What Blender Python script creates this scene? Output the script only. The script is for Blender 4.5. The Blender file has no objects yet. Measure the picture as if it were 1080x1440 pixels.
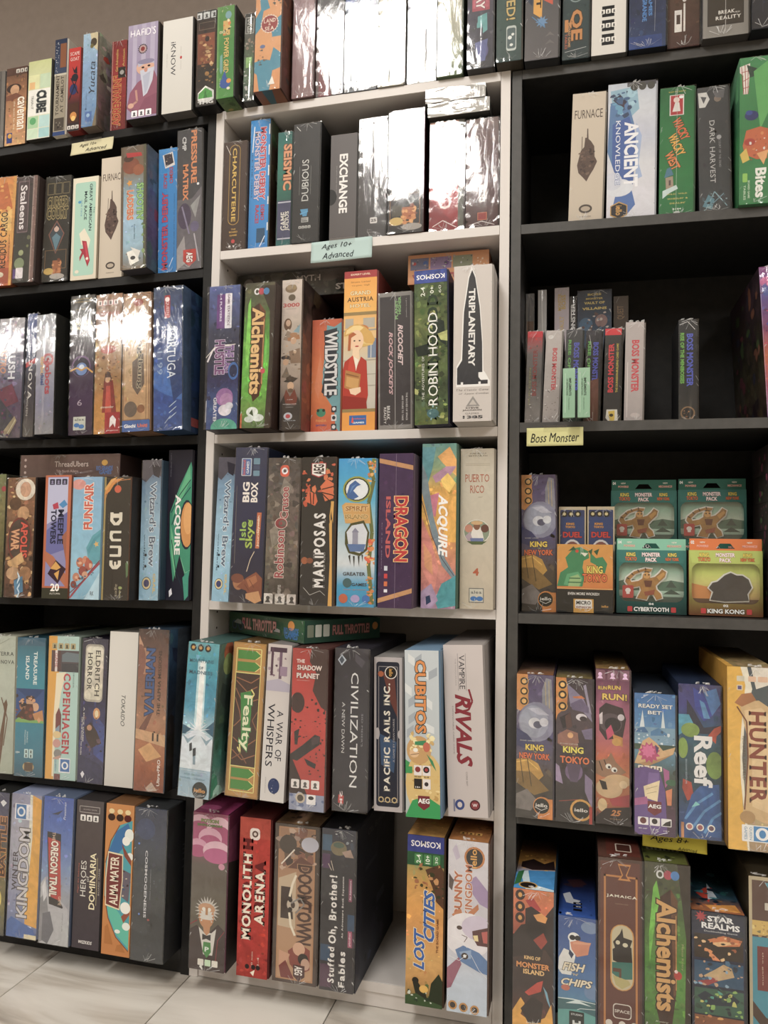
import bpy, bmesh, math, random
from mathutils import Matrix, Vector

# ---------------------------------------------------------------- camera
SC = bpy.context.scene
COL = SC.collection
cam_d = bpy.data.cameras.new('camera')
cam = bpy.data.objects.new('camera', cam_d); COL.objects.link(cam)
cam_d.sensor_fit = 'AUTO'; cam_d.sensor_width = 36.0; cam_d.lens = 1052.88 * 36.0 / 1440.0
cam_d.clip_start = 0.02; cam_d.clip_end = 60
cam.matrix_world = Matrix((( 0.96828628,-0.00320601, 0.24982272, 0.72229),
                           ( 0.24917418,-0.06073967,-0.96655208,-1.35606),
                           ( 0.01827292, 0.99814849,-0.05801453, 0.81564),
                           (0,0,0,1)))
SC.camera = cam
# ---------------------------------------------------------------- world, lamps, exposure
w = bpy.data.worlds.new('shop_air'); SC.world = w; w.use_nodes = True
w.node_tree.nodes['Background'].inputs[0].default_value = (0.95, 0.93, 0.9, 1)
w.node_tree.nodes['Background'].inputs[1].default_value = 0.2
def lamp(x, y, sx, sy, power, z=2.69):
    d = bpy.data.lights.new('ceiling_panel_light', 'AREA'); d.shape = 'RECTANGLE'; d.size = sx; d.size_y = sy
    d.energy = power; d.color = (1.0, 0.968, 0.925)
    o = bpy.data.objects.new('ceiling_panel_light', d); COL.objects.link(o); o.location = (x, y, z)
    return o
LP = 37.0
lamp(0.045, -1.66, 0.52, 1.30, 45.0)
for (x, y, sx, sy) in ((-2.5, -0.75, 0.6, 1.0), (2.75, -0.85, 0.6, 1.0), (2.3, -3.1, 0.6, 1.2), (-4.4, -4.35, 1.2, 0.6), (-3.0, -4.25, 0.7, 0.6), (3.6, -5.2, 0.6, 1.2)):
    lamp(x, y, sx, sy, LP)  # rear left pair match the wrap glare; the others are added fill
SC.view_settings.view_transform = 'Standard'; SC.view_settings.look = 'None'
SC.view_settings.gamma = 1.0; SC.view_settings.use_curve_mapping = False
SC.view_settings.exposure = 0.06
SC.cycles.max_bounces = 7; SC.cycles.transparent_max_bounces = 12
SC.cycles.sample_clamp_indirect = 4.0

# ---------------------------------------------------------------- colours and materials
def lin(h):
    h = h.strip('#'); out = []
    for i in (0, 2, 4):
        c = int(h[i:i+2], 16) / 255.0
        out.append(c / 12.92 if c <= 0.04045 else ((c + 0.055) / 1.055) ** 2.4)
    g = 0.3 * out[0] + 0.59 * out[1] + 0.11 * out[2]
    return [g + (c - g) * 0.86 for c in out]
def nodes(name):
    m = bpy.data.materials.new(name); m.use_nodes = True
    nt = m.node_tree; return m, nt, nt.nodes['Principled BSDF'], nt.nodes, nt.links
def print_material():
    m, nt, b, N, L = nodes('printed_card')
    at = N.new('ShaderNodeAttribute'); at.attribute_name = 'Col'
    tc = N.new('ShaderNodeTexCoord'); oi = N.new('ShaderNodeObjectInfo')
    add = N.new('ShaderNodeVectorMath'); add.operation = 'ADD'
    mul = N.new('ShaderNodeMath'); mul.operation = 'MULTIPLY'; mul.inputs[1].default_value = 37.0
    L.new(oi.outputs['Random'], mul.inputs[0]); L.new(tc.outputs['Object'], add.inputs[0]); L.new(mul.outputs[0], add.inputs[1])
    n1 = N.new('ShaderNodeTexNoise'); n1.inputs['Scale'].default_value = 38; n1.inputs['Detail'].default_value = 5
    n1.inputs['Roughness'].default_value = 0.62; n1.inputs['Distortion'].default_value = 1.4
    L.new(add.outputs[0], n1.inputs['Vector'])
    # mottled print: value shift and slight hue shift, amount in the colour's alpha
    mr = N.new('ShaderNodeMapRange'); mr.inputs[1].default_value = 0.32; mr.inputs[2].default_value = 0.68
    mr.inputs[3].default_value = 0.25; mr.inputs[4].default_value = 1.9
    L.new(n1.outputs['Fac'], mr.inputs[0])
    n2 = N.new('ShaderNodeTexNoise'); n2.inputs['Scale'].default_value = 22; n2.inputs['Detail'].default_value = 3
    L.new(add.outputs[0], n2.inputs['Vector'])
    tint = N.new('ShaderNodeMix'); tint.data_type = 'RGBA'; tint.inputs[0].default_value = 0.35
    tint.inputs[6].default_value = (1, 1, 1, 1); L.new(n2.outputs['Color'], tint.inputs[7])
    vm = N.new('ShaderNodeVectorMath'); vm.operation = 'MULTIPLY'
    L.new(at.outputs['Color'], vm.inputs[0]); L.new(tint.outputs[2], vm.inputs[1])
    vs = N.new('ShaderNodeVectorMath'); vs.operation = 'SCALE'
    L.new(vm.outputs[0], vs.inputs[0]); L.new(mr.outputs[0], vs.inputs['Scale'])
    mx = N.new('ShaderNodeMix'); mx.data_type = 'RGBA'
    L.new(at.outputs['Alpha'], mx.inputs[0]); L.new(at.outputs['Color'], mx.inputs[6]); L.new(vs.outputs[0], mx.inputs[7])
    L.new(mx.outputs[2], b.inputs['Base Color'])
    b.inputs['Roughness'].default_value = 0.5; b.inputs['Specular IOR Level'].default_value = 0.3
    return m
def flat(name, h, rough=0.5, spec=0.4, noise=0.0, scale=30, coat=0.0):
    m, nt, b, N, L = nodes(name); c = lin(h)
    b.inputs['Roughness'].default_value = rough; b.inputs['Specular IOR Level'].default_value = spec
    b.inputs['Coat Weight'].default_value = coat; b.inputs['Coat Roughness'].default_value = 0.15
    if noise:
        tc = N.new('ShaderNodeTexCoord'); n = N.new('ShaderNodeTexNoise'); n.inputs['Scale'].default_value = scale; n.inputs['Detail'].default_value = 6
        r = N.new('ShaderNodeValToRGB'); L.new(tc.outputs['Object'], n.inputs['Vector']); L.new(n.outputs['Fac'], r.inputs[0])
        r.color_ramp.elements[0].position = 0.3; r.color_ramp.elements[1].position = 0.7
        r.color_ramp.elements[0].color = [x * (1 - noise) for x in c] + [1]; r.color_ramp.elements[1].color = [min(1, x * (1 + noise)) for x in c] + [1]
        L.new(r.outputs[0], b.inputs['Base Color'])
        bp = N.new('ShaderNodeBump'); bp.inputs['Strength'].default_value = 0.08; bp.inputs['Distance'].default_value = 0.002
        L.new(n.outputs['Fac'], bp.inputs['Height']); L.new(bp.outputs[0], b.inputs['Normal'])
    else: b.inputs['Base Color'].default_value = (*c, 1)
    return m
def film_material(name='shrink_film', bump=0.25, tintk=0.0):
    m = bpy.data.materials.new(name); m.use_nodes = True; nt = m.node_tree; N = nt.nodes; L = nt.links
    N.remove(N['Principled BSDF']); out = N['Material Output']
    tr = N.new('ShaderNodeBsdfTransparent'); tr.inputs[0].default_value = (0.99, 0.99, 0.99, 1)
    gl = N.new('ShaderNodeBsdfGlossy'); gl.inputs['Roughness'].default_value = 0.085; gl.inputs[0].default_value = (1, 1, 1, 1)
    fr = N.new('ShaderNodeFresnel'); fr.inputs[0].default_value = 1.85
    sc = N.new('ShaderNodeMath'); sc.operation = 'MINIMUM'; sc.inputs[1].default_value = 0.095
    tc = N.new('ShaderNodeTexCoord'); mp = N.new('ShaderNodeMapping'); mp.inputs['Scale'].default_value = (1.0, 1.0, 0.35)
    oi = N.new('ShaderNodeObjectInfo'); ml = N.new('ShaderNodeMath'); ml.operation = 'MULTIPLY'; ml.inputs[1].default_value = 11.0
    ad = N.new('ShaderNodeVectorMath'); ad.operation = 'ADD'
    L.new(tc.outputs['Object'], mp.inputs[0]); L.new(oi.outputs['Random'], ml.inputs[0]); L.new(mp.outputs[0], ad.inputs[0]); L.new(ml.outputs[0], ad.inputs[1])
    n = N.new('ShaderNodeTexNoise'); n.inputs['Scale'].default_value = 70; n.inputs['Detail'].default_value = 4; n.inputs['Distortion'].default_value = 0.8
    L.new(ad.outputs[0], n.inputs['Vector'])
    bp = N.new('ShaderNodeBump'); bp.inputs['Strength'].default_value = bump; bp.inputs['Distance'].default_value = 0.0012
    L.new(n.outputs['Fac'], bp.inputs['Height']); L.new(bp.outputs[0], gl.inputs['Normal']); L.new(bp.outputs[0], fr.inputs['Normal'])
    L.new(fr.outputs[0], sc.inputs[0])
    mx = N.new('ShaderNodeMixShader'); L.new(sc.outputs[0], mx.inputs[0]); L.new(tr.outputs[0], mx.inputs[1]); L.new(gl.outputs[0], mx.inputs[2])
    L.new(mx.outputs[0], out.inputs[0])
    return m
PRINT = print_material()
FILM = film_material()
PLASTIC = film_material('clear_plastic', 0.1)
def crease_material():
    m = bpy.data.materials.new('creased_film'); m.use_nodes = True; nt = m.node_tree; N = nt.nodes; L = nt.links
    b = N['Principled BSDF']; b.inputs['Base Color'].default_value = (0.85, 0.85, 0.84, 1); b.inputs['Roughness'].default_value = 0.25  # whitish colour stands in for highlights on the crinkled film
    tr = N.new('ShaderNodeBsdfTransparent'); mx = N.new('ShaderNodeMixShader'); mx.inputs[0].default_value = 0.5
    L.new(tr.outputs[0], mx.inputs[1]); L.new(b.outputs[0], mx.inputs[2]); L.new(mx.outputs[0], N['Material Output'].inputs[0]); return m
CREASE = crease_material()
BLACKWOOD = flat('black_laminate', '1f1e1d', 0.55, 0.35, 0.25, 60)
BLACKEDGE = flat('black_edge_band', '4a4845', 0.5, 0.4, 0.12, 60)
WHITEWOOD = flat('white_laminate', 'd9d2cc', 0.45, 0.4, 0.03, 8)
HOLE = flat('drilled_hole', '2a211c', 0.8, 0.1)
CARDRAW = flat('card_inside', '8c7c68', 0.8, 0.2)
WALLM = flat('painted_wall', '93857a', 0.85, 0.2, 0.05, 40)
ROOMWALL = flat('shop_wall_paint', 'b8a890', 0.85, 0.2, 0.04, 30)
CEILM = flat('ceiling_tile', 'd8d4cc', 0.9, 0.1, 0.04, 60)

# ---------------------------------------------------------------- object helpers
def link(name, me, mat=None, parent=None):
    o = bpy.data.objects.new(name, me); COL.objects.link(o)
    if mat is not None: me.materials.append(mat)
    if parent is not None: o.parent = parent
    return o
def empty(name, label, cat, loc=(0, 0, 0), rot=(0, 0, 0), group=None):
    o = bpy.data.objects.new(name, None); COL.objects.link(o); o.empty_display_size = 0.03
    o.location = loc; o.rotation_euler = rot; o['label'] = label; o['category'] = cat
    if group: o['group'] = group
    return o
def add_box(bm, x0, y0, z0, x1, y1, z1, bev=0.0, seg=1):
    vs = [bm.verts.new(p) for p in ((x0,y0,z0),(x1,y0,z0),(x1,y1,z0),(x0,y1,z0),(x0,y0,z1),(x1,y0,z1),(x1,y1,z1),(x0,y1,z1))]
    fs = [bm.faces.new([vs[i] for i in f]) for f in ((0,3,2,1),(4,5,6,7),(0,1,5,4),(1,2,6,5),(2,3,7,6),(3,0,4,7))]
    if bev > 0:
        ed = list({e for f in fs for e in f.edges})
        bmesh.ops.bevel(bm, geom=ed, offset=bev, segments=seg, profile=0.6, affect='EDGES')
def mesh_of(bm, name):
    me = bpy.data.meshes.new(name); bm.normal_update(); bm.to_mesh(me); bm.free(); return me
def boxobj(name, x0, y0, z0, x1, y1, z1, mat, parent=None, bev=0.0008):
    bm = bmesh.new(); add_box(bm, x0, y0, z0, x1, y1, z1, bev); return link(name, mesh_of(bm, name), mat, parent)
def paint(me, rgb, a=0.0):
    at = me.color_attributes.new('Col', 'FLOAT_COLOR', 'POINT')
    at.data.foreach_set('color', [*rgb, a] * len(me.vertices))

# ---------------------------------------------------------------- lettering
GL = {}
def _glyphs(text, style, off):
    cu = bpy.data.curves.new('t', 'FONT'); cu.body = text.replace('_', ' '); cu.size = 1.0; cu.resolution_u = 2
    cu.fill_mode = 'FRONT'; cu.offset = off
    o = bpy.data.objects.new('t', cu); COL.objects.link(o)
    me = o.to_mesh()
    k = 0.28 if 'i' in style else 0.0
    vs = [(v.co.x + k * v.co.y, v.co.y) for v in me.vertices]; fs = [tuple(p.vertices) for p in me.polygons]; area = sum(p.area for p in me.polygons)
    o.to_mesh_clear(); bpy.data.objects.remove(o); bpy.data.curves.remove(cu)
    return vs, fs, area
# serifs: which stem ends of each letter carry one (b/c/e = bottom left/centre/right, t/m/r = top left/centre/right)
SERIF = dict(A='be', B='bt', D='bt', E='bt', F='bt', H='betr', I='cm', J='m', K='betr', L='bt', M='betr', N='btr', P='bt', R='bet', T='c', U='tr', V='tr', W='tr',
             X='betr', Y='ctr', a='e', b='t', d='re', f='c', h='bet', i='cm', k='betr', l='cm', m='bcet', n='bet', p='bt', r='bt', t='c', u='tre', v='tr', w='tr', x='betr', y='tr')
def serif_glyphs(text, style, off):
    V = []; F = []; x = 0.0; st = style.replace('s', '')
    for ch in text:
        if ch in '_ ': x += 0.42; continue
        vs, fs = glyphs(ch, st, off)
        if not vs: continue
        x0 = min(p[0] for p in vs); x1 = max(p[0] for p in vs); y0 = min(p[1] for p in vs); y1 = max(p[1] for p in vs); b = len(V)
        V += [(px - x0 + x, py) for px, py in vs]; F += [tuple(i + b for i in f) for f in fs]
        w = x1 - x0; sw = 0.072 + off; sh = 0.028 + off; ins = 0.045 + off
        for q in SERIF.get(ch, ''):
            cx = {'b': ins, 't': ins, 'c': w/2, 'm': w/2, 'e': w - ins, 'r': w - ins}[q]; top = q in 'tmr'
            lo, hi = (y1 - sh, y1 + 0.006) if top else (y0 - 0.006, y0 + sh)
            b = len(V); V += [(x + cx - sw, lo), (x + cx + sw, lo), (x + cx + sw, hi), (x + cx - sw, hi)]; F.append((b, b+1, b+2, b+3))
            b = len(V); k = -1 if top else 1; yy = lo if top else hi
            V += [(x + cx - sw*.55, yy), (x + cx + sw*.55, yy), (x + cx, yy + k*0.05)]; F.append((b, b+1, b+2) if k > 0 else (b, b+2, b+1))
        x += w + 0.085 + off
    return V, F
def glyphs(text, style, off):
    k = (text, style, off)
    if k not in GL and 's' in style: GL[k] = serif_glyphs(text, style, off)
    if k not in GL:
        base = _glyphs(text, style, 0.0)[2] if off else 0
        for f in (1, 0.93, 0.85, 0.7, 0.5, 0.3, 0):        # swollen outlines sometimes fail to fill: take the boldest that does
            vs, fs, ar = _glyphs(text, style, off * f)
            if ar >= base * (1.0 + 1.5 * off * f): break
        GL[k] = (vs, fs)
    return GL[k]

# ---------------------------------------------------------------- printed artwork
def clip(poly):
    """Sutherland-Hodgman against the unit square; poly = [(u, v, colour)]"""
    for ax, lim, sg in ((0, 0.0, 1), (0, 1.0, -1), (1, 0.0, 1), (1, 1.0, -1)):
        out = []; n = len(poly)
        for i in range(n):
            a, b = poly[i - 1], poly[i]
            ia = (a[ax] - lim) * sg >= 0; ib = (b[ax] - lim) * sg >= 0
            if ia != ib:
                t = (lim - a[ax]) / (b[ax] - a[ax])
                out.append((a[0] + (b[0]-a[0])*t, a[1] + (b[1]-a[1])*t, [a[2][k] + (b[2][k]-a[2][k])*t for k in range(3)]))
            if ib: out.append(b)
        poly = out
        if len(poly) < 3: return []
    return poly
class Art:
    """Flat print on one face. u runs across the face, v downwards, both 0..1; radii and line widths are fractions of the width."""
    def __init__(s, w, h, place):
        s.w, s.h, s.place = w, h, place; s.V = []; s.F = []; s.C = []; s.T = ([], [], []); s.lay = 0; s.m = 0.0
    def poly(s, pts, cols, m=None):
        if not isinstance(cols[0], list): cols = [list(cols)] * len(pts)
        p = clip([(u, v, c) for (u, v), c in zip(pts, cols)])
        if not p: return
        area = sum(p[i-1][0]*p[i][1] - p[i][0]*p[i-1][1] for i in range(len(p)))
        if area > 0: p = p[::-1]
        b = len(s.V)
        for u, v, c in p: s.V.append(s.place(u, v, s.lay)); s.C.append([*c, s.m * 0.8 if m is None else m])
        s.F.append(tuple(range(b, b + len(p))))
    def ell(s, u, v, ru, rv, c, n=18, jit=None):
        a = s.w / s.h; pts = []
        for i in range(n):
            t = 2 * math.pi * i / n; k = 1 if jit is None else jit[i % len(jit)]
            pts.append((u + ru*k*math.cos(t), v + rv*k*a*math.sin(t)))
        s.poly(pts, c)
    def rrect(s, u0, v0, u1, v1, r, c):
        a = s.w / s.h; r = min(r, (u1-u0)/2, (v1-v0)/2/a); pts = []
        for cu, cv, t0 in ((u1-r, v0+r*a, -90), (u1-r, v1-r*a, 0), (u0+r, v1-r*a, 90), (u0+r, v0+r*a, 180)):
            for k in range(5):
                t = math.radians(t0 + k*22.5); pts.append((cu + r*math.cos(t), cv + r*a*math.sin(t)))
        s.poly(pts, c)
    def line(s, pts, wd, c):
        a = s.w / s.h
        P = [(u, v / a) for u, v in pts]
        for (x0, y0), (x1, y1) in zip(P, P[1:]):
            dx, dy = x1-x0, y1-y0; l = math.hypot(dx, dy) or 1; nx, ny = -dy/l*wd/2, dx/l*wd/2
            s.poly([(x0+nx, (y0+ny)*a), (x1+nx, (y1+ny)*a), (x1-nx, (y1-ny)*a), (x0-nx, (y0-ny)*a)], c)
    def text(s, txt, u, v, Lf, Hf, c, d, style='', outline=None):
        off = 0.018 if 'b' in style else (0.034 if 'B' in style else 0.0)
        vs, fs = glyphs(txt, style, off)
        if not vs: return
        x0 = min(p[0] for p in vs); x1 = max(p[0] for p in vs); y0 = min(p[1] for p in vs); y1 = max(p[1] for p in vs)
        ang = float(d[1:]) if d[0] == 'a' else None
        H = Hf * s.w; Lm = Lf * (s.w if d in 'hH' or ang is not None else s.h)
        kx = Lm / max(x1-x0, 1e-4); ky = H / max(y1-y0, 1e-4); cx, cy = (x0+x1)/2, (y0+y1)/2
        def put(vs, fs, col):
            V, F, C = s.T; b = len(V); s.lay += 1
            for x, y in vs:
                X, Y = (x-cx)*kx, (y-cy)*ky
                if ang is not None: ca, sa = math.cos(math.radians(ang)), math.sin(math.radians(ang)); X, Y = X*ca - Y*sa, X*sa + Y*ca
                elif d == 'd': X, Y = Y, -X
                elif d == 'u': X, Y = -Y, X
                elif d == 'H': X, Y = -X, -Y
                uu = min(max(u + X/s.w, 0.002), 0.998); vv = min(max(v - Y/s.h, 0.001), 0.999)
                V.append(s.place(uu, vv, s.lay)); C.append([*col, 0.0])
            F.extend([tuple(i + b for i in f) for f in fs])
        if outline is not None:
            vo, fo = glyphs(txt, style, off + 0.045); put(vo, fo, outline)
        put(vs, fs, c)
    def run(s, spec):
        for ln in spec.strip().split('\n'):
            t = ln.split()
            if not t: continue
            k = t[0]; s.lay += 1
            if k == 'bg':
                cols = [lin(x) for x in t[1:] if not x.startswith('m=')]
                s.m = next((float(x[2:]) for x in t if x.startswith('m=')), 0.0)
                if len(cols) == 1: cols = cols * 2
                n = len(cols) - 1
                for i in range(n): s.poly([(0, i/n), (1, i/n), (1, (i+1)/n), (0, (i+1)/n)], [cols[i], cols[i], cols[i+1], cols[i+1]])
                if s.m >= 0.2:                     # brushy patches so that painted art does not read as a flat fill
                    rd = random.Random(len(spec)); k0 = s.lay
                    for q in range(int(260 * s.m)):
                        v = rd.random(); c0 = cols[min(n, int(v * n + rd.random()))]; f = rd.uniform(0.62, 1.5)
                        c = [min(1.0, x * f * rd.uniform(0.85, 1.18)) for x in c0]; z_ = rd.uniform(0.02, 0.09) * (0.6 + s.m)
                        s.lay = k0 + q * 0.03; s.ell(rd.random(), v, z_, z_ * rd.uniform(0.3, 1.6), c, rd.randint(5, 8), [rd.uniform(0.5, 1.15) for _ in range(8)])
                    s.lay = k0 + 9
                continue
            if k == 'T':
                txt = t[1]; u, v, Lf, Hf = map(float, t[2:6]); rest = t[8:]
                ol = next((lin(x[2:]) for x in rest if x.startswith('o:')), None)
                s.text(txt, u, v, Lf, Hf, lin(t[6]), t[7], ''.join(x for x in rest if not x.startswith('o:')), ol); continue
            if k == 'P':
                f = list(map(float, t[2:])); s.poly(list(zip(f[::2], f[1::2])), lin(t[1]))
            elif k == 'R':
                u0, v0, u1, v1 = map(float, t[1:5]); c = lin(t[5]); c2 = lin(t[6]) if len(t) > 6 else c
                s.poly([(u0, v0), (u1, v0), (u1, v1), (u0, v1)], [c, c, c2, c2])
            elif k == 'E':
                u, v, a, b = map(float, t[1:5]); s.ell(u, v, a, b, lin(t[5]))
            elif k == 'Q':
                f = list(map(float, t[1:6])); s.rrect(*f, lin(t[6]))
            elif k == 'F':
                u0, v0, u1, v1, th = map(float, t[1:6]); c = lin(t[6]); tv = th * s.w / s.h
                for q in ((u0, v0, u1, v0+tv), (u0, v1-tv, u1, v1), (u0, v0, u0+th, v1), (u1-th, v0, u1, v1)):
                    s.poly([(q[0], q[1]), (q[2], q[1]), (q[2], q[3]), (q[0], q[3])], c)
            elif k == 'L':
                wd = float(t[2]); f = list(map(float, t[3:])); s.line(list(zip(f[::2], f[1::2])), wd, lin(t[1]))
            elif k == 'S':
                u, v, r = map(float, t[1:4]); n = int(t[4]); inn = float(t[5]); a = s.w / s.h
                s.poly([(u + (r if i % 2 else r*inn)*math.cos(math.pi*i/n), v + (r if i % 2 else r*inn)*a*math.sin(math.pi*i/n)) for i in range(2*n)], lin(t[6]))
            elif k == 'I':
                u, v, r = map(float, t[1:4]); c = lin(t[4]); n = int(t[5]); a = s.w / s.h; dk = [x * 0.12 for x in c] if sum(c) > 0.6 else [min(1, x*6) for x in c]
                for i in range(n):
                    uu = u + (i - (n-1)/2) * r * 1.7
                    s.rrect(uu - r*0.7, v - r*0.7*a, uu + r*0.7, v + r*0.7*a, r*0.2, c)
                s.lay += 1
                for i in range(n):
                    uu = u + (i - (n-1)/2) * r * 1.7
                    s.ell(uu, v - r*0.1*a, r*0.28, r*0.28, dk, 8); s.poly([(uu-r*.4, v+r*.5*a), (uu+r*.4, v+r*.5*a), (uu+r*.15, v+r*.1*a), (uu-r*.15, v+r*.1*a)], dk)
            elif k == 'X':
                rd = random.Random(int(t[1])*7 + 1); n = int(t[2]); u0, v0, u1, v1, sz = map(float, t[3:8]); cs = [lin(x) for x in t[8].split(',')]
                L0 = s.lay
                for i in range(n):
                    s.lay = L0 + i * 0.12
                    q = sz * rd.uniform(0.35, 1.0); m = rd.randint(5, 8)
                    s.ell(rd.uniform(u0, u1), rd.uniform(v0, v1), q, q * rd.uniform(0.4, 1.2), cs[rd.randrange(len(cs))], m, [rd.uniform(0.55, 1.1) for _ in range(8)])
                s.lay = L0 + n * 0.12
    def build(s, parent, an='printed_artwork', tn='title_lettering', mat=None):
        for nm, (V, F, C) in ((an, (s.V, s.F, s.C)), (tn, s.T)):
            if not F: continue
            me = bpy.data.meshes.new(nm); me.from_pydata(V, [], F); me.update()
            at = me.color_attributes.new('Col', 'FLOAT_COLOR', 'POINT')
            at.data.foreach_set('color', [x for c in C for x in c])
            link(nm, me, mat or PRINT, parent)
EPS = 1.4e-5; BASE = 2.5e-4
def face_front(w, h, x0=0.0, z0=0.0, y0=0.0): return lambda u, v, l: (x0 + u*w, y0 - BASE - l*EPS, z0 + (1-v)*h)
def face_top(w, d, h, x0=0.0): return lambda u, v, l: (x0 + u*w, (1-v)*d, h + BASE + l*EPS)
def face_bottom(w, d, x0=0.0): return lambda u, v, l: (x0 + u*w, v*d, -BASE - l*EPS)
def face_right(w, d, h, x0=0.0): return lambda u, v, l: (x0 + w + BASE + l*EPS, u*d, (1-v)*h)
def face_left(d, h, x0=0.0): return lambda u, v, l: (x0 - BASE - l*EPS, (1-u)*d, (1-v)*h)

def film_mesh(w, h, seed, folds=True, y=-0.0022):
    """Shrink film over one face: taut in the middle, gathered into radial creases at both ends, a welded seam down it."""
    rd = random.Random(seed); nx = 14; nz = max(12, int(h / 0.0055)); V = []; F = []
    ph = rd.uniform(0, 6); seam = rd.uniform(0.4, 0.6); k1 = rd.uniform(10, 16); a0, b0, c0 = rd.uniform(-1, 1), rd.uniform(-1, 1), rd.uniform(2, 5)
    for j in range(nz + 1):
        for i in range(nx + 1):
            u, v = i / nx, j / nz; x, z = u * w, v * h
            d = 0.00035 * math.sin(3.1*u + a0 + c0*v) + 0.0002 * math.sin(9*v + b0)
            for zz, s2 in ((0, 1), (h, -1)):
                dz = (z - zz) * s2; dx = (u - seam) * w
                ang = math.atan2(dx, dz + 0.004); r = math.hypot(dx, dz)
                d += 0.00075 * math.exp(-(dz / 0.016) ** 1.3) * math.sin(k1 * ang + ph) * min(1, r / 0.006)
            d += 0.0006 * math.exp(-((u - seam) * w / 0.0012) ** 2)
            eg = min(u, 1-u) * w; d += 0.0003 * math.exp(-(eg/0.004)) * math.sin(z * 900 + ph)
            V.append((x - 0.0002 + 0.0004*u, y - abs(d) * 0.5 - d * 0.5, z))
    for j in range(nz):
        for i in range(nx):
            q = j*(nx+1) + i; F.append((q, q+1, q+nx+2, q+nx+1))
    me = bpy.data.meshes.new('shrink_film'); me.from_pydata(V, [], F); me.update()
    me.polygons.foreach_set('use_smooth', [True] * len(F)); return me
def gather_mesh(w, h, seed, top=True):
    """Gathered film at the seam ends: sharp little creases fanning over the face, and a torn tuft standing on the top edge."""
    rd = random.Random(seed * 3 + 1); V = []; F = []
    seam = rd.uniform(0.4, 0.6) * w
    for z0, s2 in ((0.0006, 1), (h - 0.0006, -1)):
        n = int(rd.randint(5, 12) * min(1, w / 0.055))
        for k in range(n):
            a = math.radians(rd.uniform(-80, 80)); l = rd.uniform(0.005, 0.017) * (1.0 if abs(a) < 1 else 1.3); t = rd.uniform(0.0003, 0.0009)
            ox = seam + rd.uniform(-0.006, 0.006); b = len(V); r0 = rd.uniform(0.001, 0.005)
            p0 = (ox + math.sin(a)*r0, z0 + s2*math.cos(a)*r0); p1 = (ox + math.sin(a)*(r0+l), z0 + s2*math.cos(a)*(r0+l))
            if not (0.001 < p1[0] < w - 0.001): continue
            nx_, nz_ = math.cos(a)*t, -s2*math.sin(a)*t; y = -0.0034
            V += [(p0[0]-nx_*.3, y, p0[1]-nz_*.3), (p0[0]+nx_*.3, y, p0[1]+nz_*.3), (p1[0]+nx_, y - rd.uniform(0, .0008), p1[1]+nz_), (p1[0]-nx_*.2, y + .0003, p1[1]-nz_*.2)]
            F.append((b, b+1, b+2, b+3))
    for k in range(6 if top else 0):
        x = seam + rd.uniform(-0.012, 0.012); y = rd.uniform(0.0, 0.012); a = rd.uniform(-0.6, 0.6); l = rd.uniform(0.0015, 0.0045); b = len(V)
        V += [(x - 0.003, y, h), (x + 0.003, y + rd.uniform(-.002, .002), h), (x + 0.003 + a*0.004, y - 0.002, h + l), (x - 0.002 + a*0.004, y + 0.001, h + l*rd.uniform(.5, 1))]
        F.append((b, b+1, b+2, b+3))
    for k in range(int(rd.randint(3, 8) * min(1, w / 0.055))):                                     # stray wrinkles along the two long edges
        sd = rd.choice((0, 1)); z = rd.uniform(0.05, 0.95) * h; l = rd.uniform(0.003, 0.009); b = len(V); x = 0.0008 if sd == 0 else w - 0.0008; dx = 0.0045 if sd == 0 else -0.0045
        V += [(x, -0.0032, z), (x + dx*rd.uniform(.4, 1), -0.0034, z + l), (x + dx*rd.uniform(.4, 1), -0.0032, z + l + 0.0009), (x, -0.0034, z + 0.0007)]; F.append((b, b+1, b+2, b+3))
    me = bpy.data.meshes.new('film_gather'); me.from_pydata(V, [], F); me.update(); return me

def carton(root, w, h, d, side, split=0.0028):
    """Telescoping box standing on its side: lid plus the narrow strip of the base tray that shows beside it."""
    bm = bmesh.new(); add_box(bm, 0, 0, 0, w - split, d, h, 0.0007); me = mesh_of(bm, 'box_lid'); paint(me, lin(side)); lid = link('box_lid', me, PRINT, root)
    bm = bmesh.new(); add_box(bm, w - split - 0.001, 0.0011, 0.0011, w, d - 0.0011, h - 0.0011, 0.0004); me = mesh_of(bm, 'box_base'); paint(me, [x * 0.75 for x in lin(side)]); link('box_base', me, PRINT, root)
    return lid

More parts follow.
